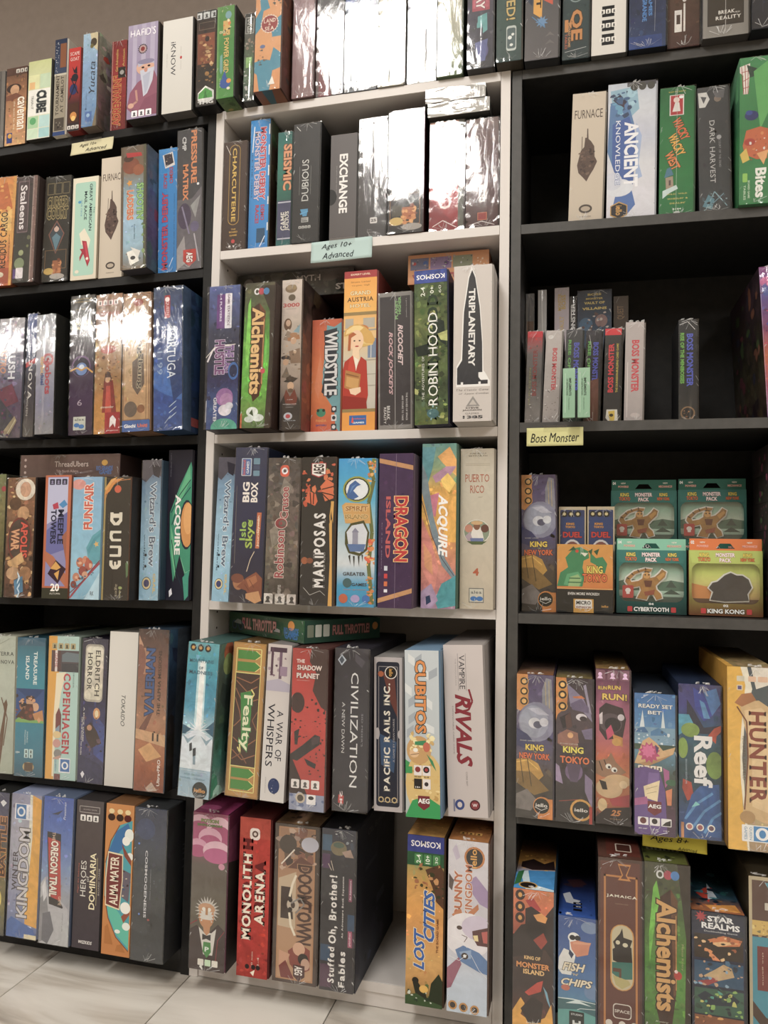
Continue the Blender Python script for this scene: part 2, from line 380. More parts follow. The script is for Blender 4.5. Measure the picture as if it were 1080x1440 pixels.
# shelf, centre x, width, height, how far it stands out from the shelf front, lean in degrees, depth
BOX = {
 'grey_edge': ('L1', -0.5488, 0.061, 0.1771, 0.0025, -0.88, 0.2),
 'caveman': ('L1', -0.4882, 0.0569, 0.179, 0.003, -0.88, 0.2),
 'cube': ('L1', -0.4207, 0.0613, 0.1784, 0.0115, -0.88, 0.2),
 'tournament': ('L1', -0.3685, 0.0335, 0.2182, 0.011, -0.88, 0.218),
 'scape': ('L1', -0.3275, 0.0323, 0.1861, 0.0182, -0.88, 0.2),
 'atlantis': ('L1', -0.2845, 0.0384, 0.2066, 0.0245, -0.88, 0.207),
 'adrenaline': ('L1', -0.2322, 0.0393, 0.1994, -0.0023, -0.88, 0.2),
 'hafids': ('L1', -0.1573, 0.0729, 0.2045, 0.0256, -0.88, 0.205),
 'iknow': ('L1', -0.0766, 0.0709, 0.2001, 0.0249, -0.88, 0.2),
 'tmg': ('L1', -0.0085, 0.045, 0.2015, 0.0303, -0.88, 0.201),
 'powergrid': ('L1', 0.0417, 0.04, 0.1911, 0.0445, -0.88, 0.2),
 'naples': ('S1', 0.0796, 0.024, 0.1839, 0.0192, -0.0, 0.2),
 'landsea': ('S1', 0.1313, 0.0577, 0.215, 0.0444, -0.0, 0.215),
 'pink': ('S1', 0.1907, 0.047, 0.285, 0.007, -0.0, 0.269),
 'glare1': ('S1', 0.2444, 0.0565, 0.29, 0.0005, -0.0, 0.262),
 'titanium': ('S1', 0.3093, 0.0682, 0.295, 0.0016, -0.0, 0.264),
 'glare2': ('S1', 0.3716, 0.0537, 0.29, 0.0035, -0.0, 0.266),
 'glare3': ('S1', 0.4303, 0.0566, 0.29, -0.0011, -0.0, 0.261),
 'glare4': ('S1', 0.4869, 0.0493, 0.285, 0.0081, -0.0, 0.27),
 'hammer': ('S1', 0.5459, 0.0511, 0.28, 0.0166, -0.0, 0.279),
 'foreclosed': ('S1', 0.5997, 0.0481, 0.28, 0.0251, -0.0, 0.28),
 'emergency': ('R1', 0.6578, 0.0626, 0.295, 0.023, 0.73, 0.285),
 'qe': ('R1', 0.7178, 0.0496, 0.29, 0.0114, 0.73, 0.273),
 'dicewhite': ('R1', 0.7751, 0.0618, 0.29, 0.0129, 0.73, 0.275),
 'riogrande': ('R1', 0.8404, 0.0643, 0.29, 0.0155, 0.73, 0.277),
 'una': ('R1', 0.9012, 0.0552, 0.285, 0.005, 0.73, 0.267),
 'breakreality': ('R1', 0.9672, 0.0752, 0.29, 0.0197, 0.73, 0.282),
 'navy': ('R1', 1.0242, 0.037, 0.29, 0.0266, 0.73, 0.289),
 'precious': ('L2', -0.5037, 0.0627, 0.245, 0.0109, 0.79, 0.245),
 'raiders': ('L2', -0.4381, 0.0557, 0.2354, 0.018, 0.33, 0.235),
 'cursed': ('L2', -0.3676, 0.0649, 0.2328, 0.006, 0.33, 0.233),
 'mailrace': ('L2', -0.2979, 0.0656, 0.2246, 0.0038, -0.59, 0.225),
 'furnace': ('L2', -0.2346, 0.0592, 0.2627, 0.0003, -0.59, 0.262),
 'shootin': ('L2', -0.1606, 0.0612, 0.2614, 0.0298, -1.93, 0.261),
 'derby': ('L2', -0.104, 0.0459, 0.269, -0.0076, -1.7, 0.254),
 'pressure': ('L2', -0.0482, 0.0585, 0.2973, 0.0026, -1.67, 0.265),
 'rush': ('L3', -0.452, 0.0651, 0.2591, 0.0243, -0.07, 0.259),
 'slash': ('L3', -0.3947, 0.0267, 0.2629, 0.0318, -0.07, 0.263),
 'robot': ('L3', -0.3364, 0.0471, 0.2501, 0.055, -1.43, 0.25),
 'council': ('L3', -0.2671, 0.0591, 0.2931, 0.0326, -1.14, 0.293),
 'maiden': ('L3', -0.2002, 0.0636, 0.2888, 0.039, -1.17, 0.289),
 'kingsburg': ('L3', -0.1232, 0.0644, 0.2801, 0.055, -1.69, 0.28),
 'tortuga': ('L3', -0.0526, 0.0651, 0.2877, 0.055, -2.06, 0.288),
 'greenedge': ('L4', -0.4438, 0.0502, 0.2539, 0.055, -0.48, 0.254),
 'apollis': ('L4', -0.3817, 0.0692, 0.246, 0.055, -0.48, 0.246),
 'meeple': ('L4', -0.2937, 0.064, 0.2495, 0.055, -0.48, 0.25),
 'funfair': ('L4', -0.2252, 0.0698, 0.2446, 0.055, -0.48, 0.245),
 'dune': ('L4', -0.1573, 0.0616, 0.2438, 0.055, -0.48, 0.244),
 'brew': ('L4', -0.0981, 0.0453, 0.2793, 0.0288, -0.48, 0.279),
 'acquire': ('L4', -0.0468, 0.0556, 0.3014, 0.0073, -0.48, 0.269),
 'terranova': ('L5', -0.4439, 0.0825, 0.2822, 0.0198, -1.29, 0.282),
 'treasure': ('L5', -0.3652, 0.071, 0.2826, 0.0206, -1.18, 0.283),
 'copenhagen': ('L5', -0.2915, 0.0746, 0.2889, 0.0174, -0.78, 0.279),
 'eldritch': ('L5', -0.2228, 0.0611, 0.2882, 0.0165, 0.2, 0.279),
 'tokaido': ('L5', -0.1556, 0.0671, 0.3053, 0.0195, 0.2, 0.281),
 'valerian': ('L5', -0.0845, 0.0678, 0.3142, 0.0264, 0.2, 0.288),
 'yellowblack': ('L6', -0.4076, 0.0571, 0.2785, 0.0523, -0.0, 0.278),
 'winter': ('L6', -0.3418, 0.0728, 0.279, 0.049, -0.0, 0.279),
 'oregon': ('L6', -0.2639, 0.0701, 0.2822, 0.0534, -0.0, 0.284),
 'dominaria': ('L6', -0.195, 0.0631, 0.2811, 0.0498, -0.0, 0.281),
 'alma': ('L6', -0.1259, 0.064, 0.2822, 0.054, -0.0, 0.285),
 'cosmo': ('L6', -0.0581, 0.0696, 0.2822, 0.0557, -0.0, 0.287),
 'charcuterie': ('S2', 0.0463, 0.054, 0.2269, -0.0016, -0.08, 0.227),
 'derby2': ('S2', 0.0972, 0.0455, 0.2705, -0.009, -0.08, 0.253),
 'seismic': ('S2', 0.1522, 0.0331, 0.2368, -0.0077, -0.08, 0.237),
 'dubious': ('S2', 0.2023, 0.0577, 0.243, 0.0018, -0.08, 0.243),
 'exchange': ('S2', 0.2759, 0.0575, 0.2183, -0.0105, -0.08, 0.218),
 'glare5': ('S2', 0.3347, 0.0584, 0.2436, -0.0115, -0.08, 0.244),
 'cursed2': ('S2', 0.404, 0.07, 0.2424, 0.002, -0.08, 0.242),
 'fiasco': ('S2', 0.4823, 0.0681, 0.2148, -0.0065, -0.08, 0.215),
 'redbrown': ('S2', 0.5495, 0.0629, 0.2106, -0.0054, -0.08, 0.211),
 'space': ('S3', 0.0601, 0.0719, 0.2807, 0.055, -0.25, 0.281),
 'alchemists': ('S3', 0.1296, 0.0634, 0.2812, 0.0523, 0.85, 0.281),
 'west3000': ('S3', 0.1893, 0.0436, 0.2935, 0.0247, -0.25, 0.287),
 'graffiti': ('S3', 0.2447, 0.0637, 0.227, -0.0244, -0.25, 0.227),
 'austria': ('S3', 0.3177, 0.0686, 0.3128, -0.0071, -0.25, 0.255),
 'ricochet': ('S3', 0.3916, 0.0688, 0.2629, -0.0027, -1.2, 0.259),
 'robin': ('S3', 0.4675, 0.064, 0.2866, 0.0333, -1.16, 0.287),
 'triplanetary': ('S3', 0.5442, 0.0708, 0.2803, 0.055, -0.25, 0.28),
 'brew2': ('S4', 0.0598, 0.0385, 0.2787, 0.0344, 1.47, 0.279),
 'bigbox': ('S4', 0.1224, 0.0674, 0.2934, 0.055, 0.87, 0.293),
 'robinson': ('S4', 0.1912, 0.0662, 0.2723, 0.055, 0.63, 0.272),
 'mariposas': ('S4', 0.2629, 0.0677, 0.2731, 0.055, -0.18, 0.273),
 'spirit': ('S4', 0.3368, 0.0734, 0.2694, 0.055, -0.18, 0.269),
 'dragon': ('S4', 0.4098, 0.0654, 0.277, 0.055, -0.18, 0.277),
 'acquire2': ('S4', 0.4833, 0.0656, 0.2971, 0.0288, -0.18, 0.291),
 'puerto': ('S4', 0.5494, 0.0633, 0.289, 0.0099, -0.18, 0.272),
 'madness': ('S5', 0.0514, 0.0648, 0.2787, 0.1, 2.71, 0.286),
 'greengold': ('S5', 0.1327, 0.0674, 0.2793, 0.0721, 2.09, 0.281),
 'whispers': ('S5', 0.1945, 0.049, 0.2802, 0.0763, 1.88, 0.28),
 'shadow': ('S5', 0.2694, 0.0671, 0.2794, 0.1, -0.0, 0.279),
 'civ': ('S5', 0.3417, 0.0643, 0.2817, 0.0832, -0.0, 0.282),
 'pacific': ('S5', 0.4068, 0.054, 0.2658, 0.0622, -1.09, 0.266),
 'cubitos': ('S5', 0.4714, 0.0627, 0.2824, 0.0756, -1.45, 0.282),
 'vampire': ('S5', 0.5452, 0.0715, 0.2917, 0.0517, -2.63, 0.292),
 'potion': ('S6', 0.0642, 0.0739, 0.2844, 0.0521, -0.0, 0.284),
 'monolith': ('S6', 0.153, 0.0634, 0.2835, 0.049, -0.0, 0.283),
 'doomtown': ('S6', 0.2338, 0.087, 0.2791, 0.0461, -0.0, 0.279),
 'stuffed': ('S6', 0.314, 0.0659, 0.2805, 0.0485, -0.0, 0.281),
 'lost': ('S6', 0.4713, 0.0676, 0.2853, 0.047, -0.0, 0.285),
 'bunny': ('S6', 0.5455, 0.071, 0.2851, 0.0479, -0.0, 0.285),
 'furnace2': ('R2', 0.7356, 0.0614, 0.2407, -0.0107, 1.8, 0.241),
 'ancient': ('R2', 0.8133, 0.0844, 0.2507, -0.0102, 0.88, 0.251),
 'wacky': ('R2', 0.8903, 0.0598, 0.235, -0.0147, 0.88, 0.235),
 'harvest': ('R2', 0.9534, 0.0526, 0.2254, -0.0107, -0.63, 0.225),
 'bites': ('R2', 1.0147, 0.0572, 0.2573, 0.0101, 0.88, 0.257),
 'bm1': ('R3', 0.6439, 0.0301, 0.1697, -0.0164, 1.69, 0.1),
 'bm2': ('R3', 0.6755, 0.0309, 0.1706, -0.0203, 2.39, 0.1),
 'bm3': ('R3', 0.7125, 0.0321, 0.1719, -0.0249, 1.94, 0.1),
 'bm4': ('R3', 0.7464, 0.0295, 0.1681, -0.0228, 2.04, 0.1),
 'bm5': ('R3', 0.7818, 0.0311, 0.1706, -0.026, 1.44, 0.1),
 'bm6': ('R3', 0.8189, 0.0339, 0.1802, -0.0257, 1.18, 0.1),
 'bm7': ('R3', 0.9095, 0.0328, 0.1798, -0.0251, 0.26, 0.1),
 'purple': ('R3', 1.0492, 0.0329, 0.2617, -0.0162, -2.46, 0.246),
 'ny': ('R4', 0.6565, 0.0645, 0.2516, -0.0492, -0.57, 0.213),
 'ny2': ('R5', 0.654, 0.0647, 0.2438, 0.0187, -0.0, 0.244),
 'tokyo': ('R5', 0.7198, 0.0633, 0.2417, 0.0198, -0.0, 0.242),
 'run': ('R5', 0.7831, 0.0576, 0.2588, 0.0094, -0.0, 0.259),
 'ready': ('R5', 0.8476, 0.0659, 0.2272, 0.0421, -0.0, 0.227),
 'reef': ('R5', 0.9167, 0.0668, 0.2454, 0.036, -0.0, 0.245),
 'hunter': ('R5', 0.988, 0.0725, 0.281, 0.0652, -0.0, 0.281),
 'island': ('R6', 0.6559, 0.0684, 0.2225, 0.06, -0.0, 0.223),
 'fish': ('R6', 0.7255, 0.0619, 0.1865, 0.055, -0.0, 0.2),
 'jamaica': ('R6', 0.7927, 0.0704, 0.2875, 0.055, -0.0, 0.288),
 'alch3': ('R6', 0.8635, 0.0689, 0.2865, 0.05, -0.0, 0.287),
 'star': ('R6', 0.9406, 0.0807, 0.2176, 0.045, -0.0, 0.218),
 'teal': ('R6', 1.0094, 0.0485, 0.2781, 0.04, -0.0, 0.278),
}
# label, colour of the plain sides (often the spine's, darkened for shade), shrink-wrapped, print on the spine
SPEC = {
 'grey_edge': ("dark grey game box cut off by the frame at the top shelf's left end", '4a4846', 1, """
bg 5a5652 3e3c3a
R .85 0 1 1 77726c"""),
 'caveman': ("orange-brown game box with a man's face and sideways cream title, top left", '3a2c24', 0, """
bg 6a4a38 9a6844 c08858 d09c68 m=.35
R 0 0 1 .1 5a3c30
I .75 .05 .12 d8d0c4 3
E .38 .27 .36 .2 3c2820
E .42 .29 .22 .22 c89870
P 7a4a34 0 .36 .5 .33 .8 .38 .3 .42 0 .42
T caveman .74 .6 .42 .34 f4ead8 d b
T the_quest_for_fire .42 .62 .36 .1 f0e0c0 d
R .1 .84 .36 .97 2c3c7c
E .25 .88 .1 .1 d8a030"""),
 'cube': ('pale green and white tiled game box with slanted black four-letter title', '3c3a36', 0, """
bg c9cf8e d8d9b4 e4e2cc m=.1
R .02 .18 .48 .36 dfe0a8
R .05 .27 .3 .36 e8b878
R .52 .18 .98 .36 c2d6b4
R .02 .37 .98 .7 ecebe2
R .02 .71 .48 .86 a8d0a0
R .52 .71 .98 .86 b4d8d4
R .02 .87 .48 .99 c8e0c0
R .52 .87 .98 .99 a0cfcf
E .25 .77 .14 .14 58a868
T CUBE .6 .53 .28 .42 2c3034 d B o:8c9088
T TRAIN_IT .2 .53 .17 .1 55584e d"""),
 'tournament': ('narrow taupe game box with studded blue top and two-line sideways title', 'd8d0c0', 0, """
bg 27324c 3a4660 6a6258 8a8070
X 3 26 .05 .02 .35 .34 .05 d8d8d8,c0c4cc
R .45 .05 .95 .3 8a5434
R 0 .36 1 .38 c8c0ac
R .02 .38 .98 .98 9c927e
T TOURNAMENT .3 .58 .42 .26 3a3028 u s b
T AT_CAMELOT .68 .58 .38 .24 3a3028 u s b
R .1 .82 .9 .95 4c4238
X 5 12 .15 .83 .85 .94 .1 8a8070,2c2620
R 0 .96 1 1 2c4478"""),
 'scape': ('red game box with dark cartoon rider and pink headline, beside the light blue box', '7a2a26', 0, """
bg c8342c b82c28 4a2424 2a2426
T SCAPE .5 .07 .8 .28 f4c0b8 h b o:8c2020
T GOAT .5 .135 .75 .28 f4c0b8 h b o:8c2020
E .55 .36 .28 .3 23222c
P 23222c .45 .3 .3 .22 .5 .27 .7 .22 .75 .32
E .45 .5 .32 .42 2a3466
L 1e1e28 .08 .2 .36 .85 .56
L 1e1e28 .08 .8 .36 .1 .62
P 4a2818 .1 .68 .9 .66 .95 .9 .05 .9
E .5 .82 .28 .3 d08838
E .5 .85 .18 .2 f0c060
I .5 .955 .2 e0d8d0 3"""),
 'atlantis': ('light blue map-like game box with handwritten title, above the yellow shelf note', '6a5c54', 1, """
bg a8c8e0 90b4d8 7ca4cc 6890c0 m=.25
P d8c8a0 .45 0 1 0 1 .2 .8 .17 .6 .1
E .72 .1 .22 .26 4a3c28
E .6 .14 .12 .14 7a7030
P 88785c .75 1 1 .8 1 1
T Yucata .66 .48 .34 .4 2e3440 u i
R .25 .84 .7 .95 4c74b4
E .45 .88 .12 .12 9cc0e0
T board_game .3 .72 .2 .1 5c7ca8 u"""),
 'adrenaline': ('red game box with tall jagged gold and red lettering, left of the lilac box', '5a1c1c', 1, """
bg 8c1c22 a82428 982026 7c1a20 m=.2
T ADRENALINE .4 .67 .56 .5 c03030 u B o:e0b048
R .45 .3 .95 .42 26201e
E .7 .36 .14 .14 b8b4b0
T Get_Adrenaline .35 .22 .25 .16 d8b050 u b
T Action .8 .2 .2 .14 d8b050 u b
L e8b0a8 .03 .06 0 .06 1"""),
 'hafids': ('lilac striped game box with a bearded old man in a cap', '48403c', 0, """
bg a89cb8 9c8eac 9a88a6 m=.05
R .16 0 .3 .8 b4aac2
R .45 0 .6 .8 b4aac2
R .75 0 .9 .8 b4aac2
T HAFID'S .5 .09 .86 .24 f6f2f8 h s
S .5 .27 .17 16 .75 2c2428
E .5 .27 .12 .12 b89898
E .5 .27 .07 .07 8a3434
P 94586c 0 .88 .1 .72 .35 .62 .9 .52 1 .6 1 .98 .3 .98
P 8a5064 .3 .98 .6 .8 1 .76 1 .98
E .6 .47 .3 .24 d8a890
P b4b4c8 .35 .42 .5 .39 .86 .4 .9 .44 .6 .43 .36 .46
E .62 .41 .28 .08 8c84a0
P c4c6d4 .42 .5 .9 .48 .85 .62 .68 .75 .55 .78 .5 .65
P b0b4c6 .52 .56 .78 .52 .7 .7 .6 .76
E .52 .47 .05 .03 2c2024
E .72 .46 .05 .03 2c2024
E .62 .5 .06 .07 c88c78
L c08c80 .07 .15 .86 .35 .82 .3 .7
E .14 .86 .1 .08 d4a48e
T 8+ .25 .92 .14 .09 2c2428 h b
I .5 .95 .14 f0ecf0 3"""),
 'iknow': ('plain white game box with thin sideways letters, top of the left unit', '3a3836', 0, """
bg dedbd4 d6d3cc cfcbc2
T iKNOW .36 .42 .36 .16 34323a d
E .62 .42 .035 .05 c03030

T quiz_game .15 .43 .15 .03 b0aaa4 d
L b4b0a8 .01 .62 .3 .62 .39
L b4b0a8 .01 .62 .45 .62 .55"""),
 'tmg': ('dark brown game box with armoured figure and green hexagonal tree logo', '1e1c1c', 1, """
bg 2c2826 4a3228 3a2a24 2a2624 m=.5
R 0 0 1 .09 34383a
I .5 .05 .24 d0d4d4 3
F .1 .12 .95 .2 .03 7a6c5c
R .05 .24 .95 .56 8a4a30
X 8 26 .2 .26 .9 .58 .16 c09058,a87848,5c3c28,dcb47c
E .55 .3 .12 .14 2c201c
R .05 .6 .95 .8 2c2420
X 9 14 .1 .58 .95 .8 .14 7c5430,a8783c,4c3424
P e4e4e0 .5 .79 .95 .85 .95 .94 .5 .97 .1 .94 .1 .86
P 4ca848 .5 .81 .85 .86 .88 .92 .12 .92 .15 .87
P 2c7c30 .5 .82 .6 .92 .4 .92
T TMG .52 .965 .8 .15 e8e8e4 h B"""),
 'powergrid': ('green game box with gold title and blue figure, beside dark game with tree logo', '34322e', 1, """
bg 5c9448 3f8a3c 4c943f m=.15
R 0 0 .1 1 6aa052
T P .3 .05 .08 .1 d8dca0 h
E .65 .1 .18 .22 7ca8b0
R .35 .16 .75 .32 d8b060
X 4 12 .35 .16 .78 .32 .12 e0803c,f0e0b0,4c4030
I .3 .28 .1 e0dca8 2
T POWER_GRID .55 .54 .38 .3 e8c868 d b o:2c4c24
P 74a8a0 .2 .54 .32 .52 .36 .7 .26 .74 .18 .7
E .5 .84 .32 .3 3058a4
P 3058a4 .3 .78 .5 .7 .6 .8
E .72 .82 .14 .13 e89838
E .7 .9 .1 .08 f0e8d0
T rio .2 .83 .1 .06 d0d8a0 u"""),
 'naples': ('thin grey-green game box with white framed initials, left of the orange map box', '3c3c3a', 1, """
bg 3c3e3c 6a6a60 5a7050 6c8468 484c48 m=.5
F .05 .04 .95 .23 .06 d0d0c8
T NAPLES .5 .13 .17 .5 d8d8d0 d b
X 2 20 0 .3 1 .5 .2 a8907c,5c5c50,c8b8a8
R .2 .5 .8 .62 9cc878
X 3 16 0 .6 1 .98 .22 c8c8c0,48564c,8c9c8c,e0e0d8"""),
 'landsea': ('orange and blue island map game box with round red seal title', '5c3c30', 1, """
bg dc9860 e0a068 dc9458 m=.1
P 4a90a8 .1 .02 .5 0 .4 .1 .55 .22 .3 .24 .2 .4 0 .46 0 .3 .2 .22
P 5aa0b4 .7 0 1 0 1 .1 .8 .06
P 4a90a8 1 .3 .6 .36 .66 .5 1 .5
P 4a90a8 .35 .7 .6 .72 .72 .6 1 .66 1 .8 .7 .82 .6 1 .2 1 .1 .84 0 .82 0 .72
P dc9458 .8 .84 1 .8 1 .94 .8 .92
S .55 .37 .36 20 .88 e8d8c8
E .55 .37 .31 .31 9c3c3c
T LAND .55 .34 .46 .15 f0dcc8 h s b
T & .55 .375 .1 .08 f0dcc8 h
T SEA .55 .415 .36 .15 f0dcc8 h s b
X 7 10 .6 .08 .95 .2 .08 7a6048,5c5c50
X 8 10 .1 .55 .6 .75 .07 7a6048,4c5c60
E .3 .58 .1 .07 6878a0
P f0ece0 .55 .95 .7 .87 .8 .95"""),
 'pink': ("dusty mauve game box with faint ring emblem on the white unit's top", '5a403e', 1, """
bg a88888 a07e80 9a787a 8c6a6a
F .08 .02 .92 .97 .01 b49694
E .35 .43 .2 .2 7c5c60
E .35 .43 .17 .17 a08082
E .55 .33 .18 .18 7c5c60
E .55 .33 .15 .15 a08082
E .2 .3 .14 .14 7c5c60
E .2 .3 .11 .11 a08082
T LEVIATHAN .5 .68 .36 .05 b49490 d s"""),
 'glare1': ('dark grey game box with red corner, glaring white shrink wrap, right of mauve box', '2a2828', 1, """
bg 4c4a48 3c3a3a 4a4444 6a4444 544a48
P 7c3c40 .1 .7 .4 .8 .6 1 .1 1
X 2 14 .3 .3 .9 .9 .2 5c5a58,343232,786c6c
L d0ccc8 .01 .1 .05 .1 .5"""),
 'titanium': ('blue-grey space game box with brown capital title, wrap glaring white', '3c3c44', 1, """
bg 36507c 44608c 4c5868 6c747c 84888c m=.3
T TITANIUM .5 .17 .8 .2 a86c5c h B o:483434
T WARS .5 .26 .5 .2 a86c5c h B o:483434
E .1 .36 .2 .3 2c5898
X 5 16 0 .4 1 .98 .22 6c7480,9ca4a8,485460"""),
 'glare2': ('pale cream game box with dark bottom mark and central wrap seam, blown-out glare', '8c8880', 1, """
bg b8b4a0 c0bca8 b4b09c
E .5 .08 .3 .3 3c3a30
L 54524a .012 .5 .05 .48 .88
P 5c5a4c .4 .9 .55 .84 .66 .93 .36 .94"""),
 'glare3': ("white game box with red top and blue diagonal streaks, fourth from unit's right end", 'a8a4a4', 1, """
bg c86864 c89894 a8b4c4 b0b0b4 c0bebc m=.2
P 9cc0dc .6 .4 1 .33 1 .5 .3 .65
L 3c6ca8 .03 .2 .6 .55 .4
L 3c6ca8 .03 .2 .64 .6 .48
L 3878b0 .04 .2 .68 .6 .56
L 8c8888 .03 .1 .8 .7 .66
L 8c8888 .03 .2 .9 .8 .76
L 606468 .03 .3 .95 .8 .86"""),
 'glare4': ('cream and green-grey game box left of the pink-titled one, glossy wrap glare', '4c5a40', 1, """
bg b4b098 bcb8a0 b0b098 8c9878 m=.1
L 9c9880 .012 .5 .05 .5 .95
R 0 .93 1 1 6c7c58"""),
 'hammer': ('charcoal game box with pink banner and sideways white title on the top', '3a3838', 1, """
bg 44444a 54505c 4c4a58 3a3a40 m=.3
R .18 0 .86 .6 b45060
R .22 0 .82 .58 c86474
T HAMMERPLAY .5 .36 .46 .34 f0e4e0 d B o:6c3040
T E5 .55 .7 .36 .2 6cb0b0 h B
P 6cb0b0 .4 .64 .76 .62 .78 .74 .6 .76 .6 .7 .4 .72
E .62 .88 .2 .3 605c8c
P 6870a4 .3 .82 .8 .8 .7 .95 .4 .95"""),
 'foreclosed': ('dark teal game box with sideways gold title and round white emblem below', '3a342a', 1, """
bg 30484c 34504e 3a5650 2c4644 m=.2
T FORECLO$ED! .55 .42 .6 .42 d0b468 d b o:1c2c28
Q .4 .76 .8 .93 .1 c4ccc8
Q .43 .775 .77 .915 .08 54686a
E .54 .84 .08 .08 e4e8e4
E .66 .82 .06 .06 e4e8e4
E .6 .89 .07 .06 e4e8e4"""),
 'emergency': ('grey game box with red and yellow diagonal title panels over blue splash', '2a2a2c', 1, """
bg 3c3e46 46484e 54545a 5c5a5c 646062 m=.1
P 283850 0 .35 .3 .5 .2 .65 0 .6
P d4583c .55 0 .86 0 .82 .66 .52 .62
T EMERGENCY .69 .34 .52 .2 f4ece8 d B
P e8a83c .3 0 .54 0 .5 .74 .24 .7
T BROADCAST .4 .4 .54 .15 2c2418 d B
S .5 .76 .2 9 .5 6c98c4
L 5488b4 .03 .2 .72 .6 .8
P 75716f .6 .86 .75 .83 .9 .86 .75 .85
P 75716f .6 .91 .75 .88 .9 .91 .75 .9"""),
 'qe': ('dark teal game box with ornate orange monogram at its bottom', '1c2426', 1, """
bg 3c4c50 34484e 2c4448 2a3c40 m=.2
E .42 .5 .3 .3 8ca0a0
E .42 .5 .24 .24 2c4448
E .5 .6 .24 .2 8ca0a0
E .5 .6 .18 .15 2c4448
T QE .5 .78 .2 .5 d08c48 d B o:3c2c1c
R .08 .74 .22 .82 d08c48
T BOARD_GAME .26 .84 .16 .09 d4a068 d b
T TABLES .14 .88 .1 .09 c0603c d b
L c0c4c4 .02 .1 .95 .9 .93"""),
 'dicewhite': ("plain white game box with three small black icon badges, on right unit's top", '4a4844', 0, """
bg e0dcd4 dcd8d0 d4d0c8

T CHOICE .5 .35 .4 .04 8c8884 h
T a_game_of_planting .5 .43 .6 .04 908c88 h
R .3 .69 .66 .76 1c1c1c
I .48 .725 .1 e4e0d8 3
R .3 .78 .66 .85 1c1c1c
I .48 .815 .1 e4e0d8 3
R .3 .87 .66 .94 1c1c1c
I .48 .905 .1 e4e0d8 3"""),
 'riogrande': ('night blue starry game box with small orange and blue sun logo', '14161c', 1, """
bg 16203c 1c2844 202c4c 243458 28406c m=.35
X 3 40 .05 .05 .95 .95 .015 d8dce4,b0bccc
T RIO_GRANDE .42 .72 .22 .12 4c8cd0 d B
T GAMES .58 .72 .16 .1 4c8cd0 d B
E .6 .66 .09 .09 e8903c
L a0a8b4 .01 .75 .1 .7 .9
R 0 .92 .9 1 2c4888"""),
 'una': ('brown game box with cream name ending sideways and a white robot emblem', '1e1512', 1, """
bg 4a3430 3c2c28 4a3830 583c30 4c2c28 m=.35
T LATAMIA .42 .43 .44 .34 e8c888 d B o:2c1810
E .14 .38 .07 .1 4c8c50
E .14 .46 .06 .09 a8883c
E .14 .54 .06 .08 b44434
T a_harvest_game .7 .42 .3 .08 c8b8a8 d
R .22 .76 .45 .9 e4e0dc
R .28 .79 .4 .85 4a3830
R .5 .72 .56 .9 e4e0dc
E .53 .7 .06 .06 e4e0dc"""),
 'breakreality': ('taupe-framed dark brown game box with small white title low on it', '3c3836', 1, """
bg 7a746c 84807a 8c8882
R .1 0 .9 .93 2c2622
R .12 0 .88 .92 383028
T BREAK .52 .85 .36 .09 f0ece4 h s b
T FROM .76 .86 .1 .04 f0ece4 h
T REALITY .56 .885 .56 .09 f0ece4 h s b
L b4b0ac .012 .5 .3 .5 .98"""),
 'navy': ('nearly black navy game box at the top right corner of the frame', '14151a', 1, """
bg 20222c 24283a 1e2028 m=.3
L 484c58 .02 .5 .1 .5 .9"""),
 'precious': ('orange cargo-ship game box with black script title cut off at the left edge', '7c3c1c', 1, """
bg d88838 e89c3c e8a844 d07838 c86030 m=.3
P c86828 0 .1 .6 .05 .9 .3 .4 .3 0 .28
P f0c064 .3 .35 .9 .3 1 .5 .6 .5
X 6 20 .1 .08 .95 .5 .12 b85424,f0b850,7c3c20,e8a040
T PRECIOUS_CARGO .56 .6 .55 .3 2a1c14 u s b
T a_trading_game .82 .66 .25 .06 5c3018 u
R .1 .84 .9 .98 b04c28
E .5 .9 .16 .1 e0d4b8
R .88 0 1 1 e0a040"""),
 'raiders': ('black space game box with blackletter sideways title in a mauve panel', '4a3c38', 1, """
bg 4a3a3c 34302e 2c2a26 303028 28261e m=.3
Q .1 .04 .62 .53 .05 7c6468
Q .13 .05 .59 .52 .05 4c3a3e
T Staleens .36 .29 .42 .32 ece4e4 d b
E .3 .82 .24 .24 84946c
E .36 .72 .12 .12 a0a878
E .7 .58 .09 .09 6c6e50
E .66 .66 .06 .06 74784c
Q .15 .86 .5 .96 .04 e8e0e4
Q .02 .87 .14 .96 .02 5c3c84
R .8 0 .86 1 a08880
R .86 0 1 1 806058
X 3 30 .8 .02 1 .98 .04 b89c90,5c4440"""),
 'cursed': ("black game box with chunky khaki title and diamond portrait, on left unit's shelf", '1a1816', 1, """
bg 28261f 22201c 24221e m=.15
F .06 .06 .34 .17 .02 8c7c54
F .37 .06 .65 .17 .02 8c7c54
F .68 .06 .96 .17 .02 8c7c54
T CURSED .5 .25 .84 .42 3c3620 h B o:b8a468
T COURT .5 .35 .86 .42 3c3620 h B o:b8a468
P 8c5444 .5 .42 .83 .55 .5 .74 .18 .55
P 34424c .5 .435 .79 .55 .5 .725 .22 .55
E .5 .5 .1 .11 d0b0a0
P 28282c .38 .5 .5 .45 .62 .5 .5 .47
P 5c8494 .5 .54 .68 .58 .5 .71 .33 .58
F .08 .7 .94 .88 .015 9c7044
R .4 .8 .75 .93 a05c30
X 4 14 .38 .8 .76 .94 .1 d08c50,7c3c20,c07840
E .25 .9 .2 .12 c8a44c
E .6 .95 .3 .1 b0a8a0"""),
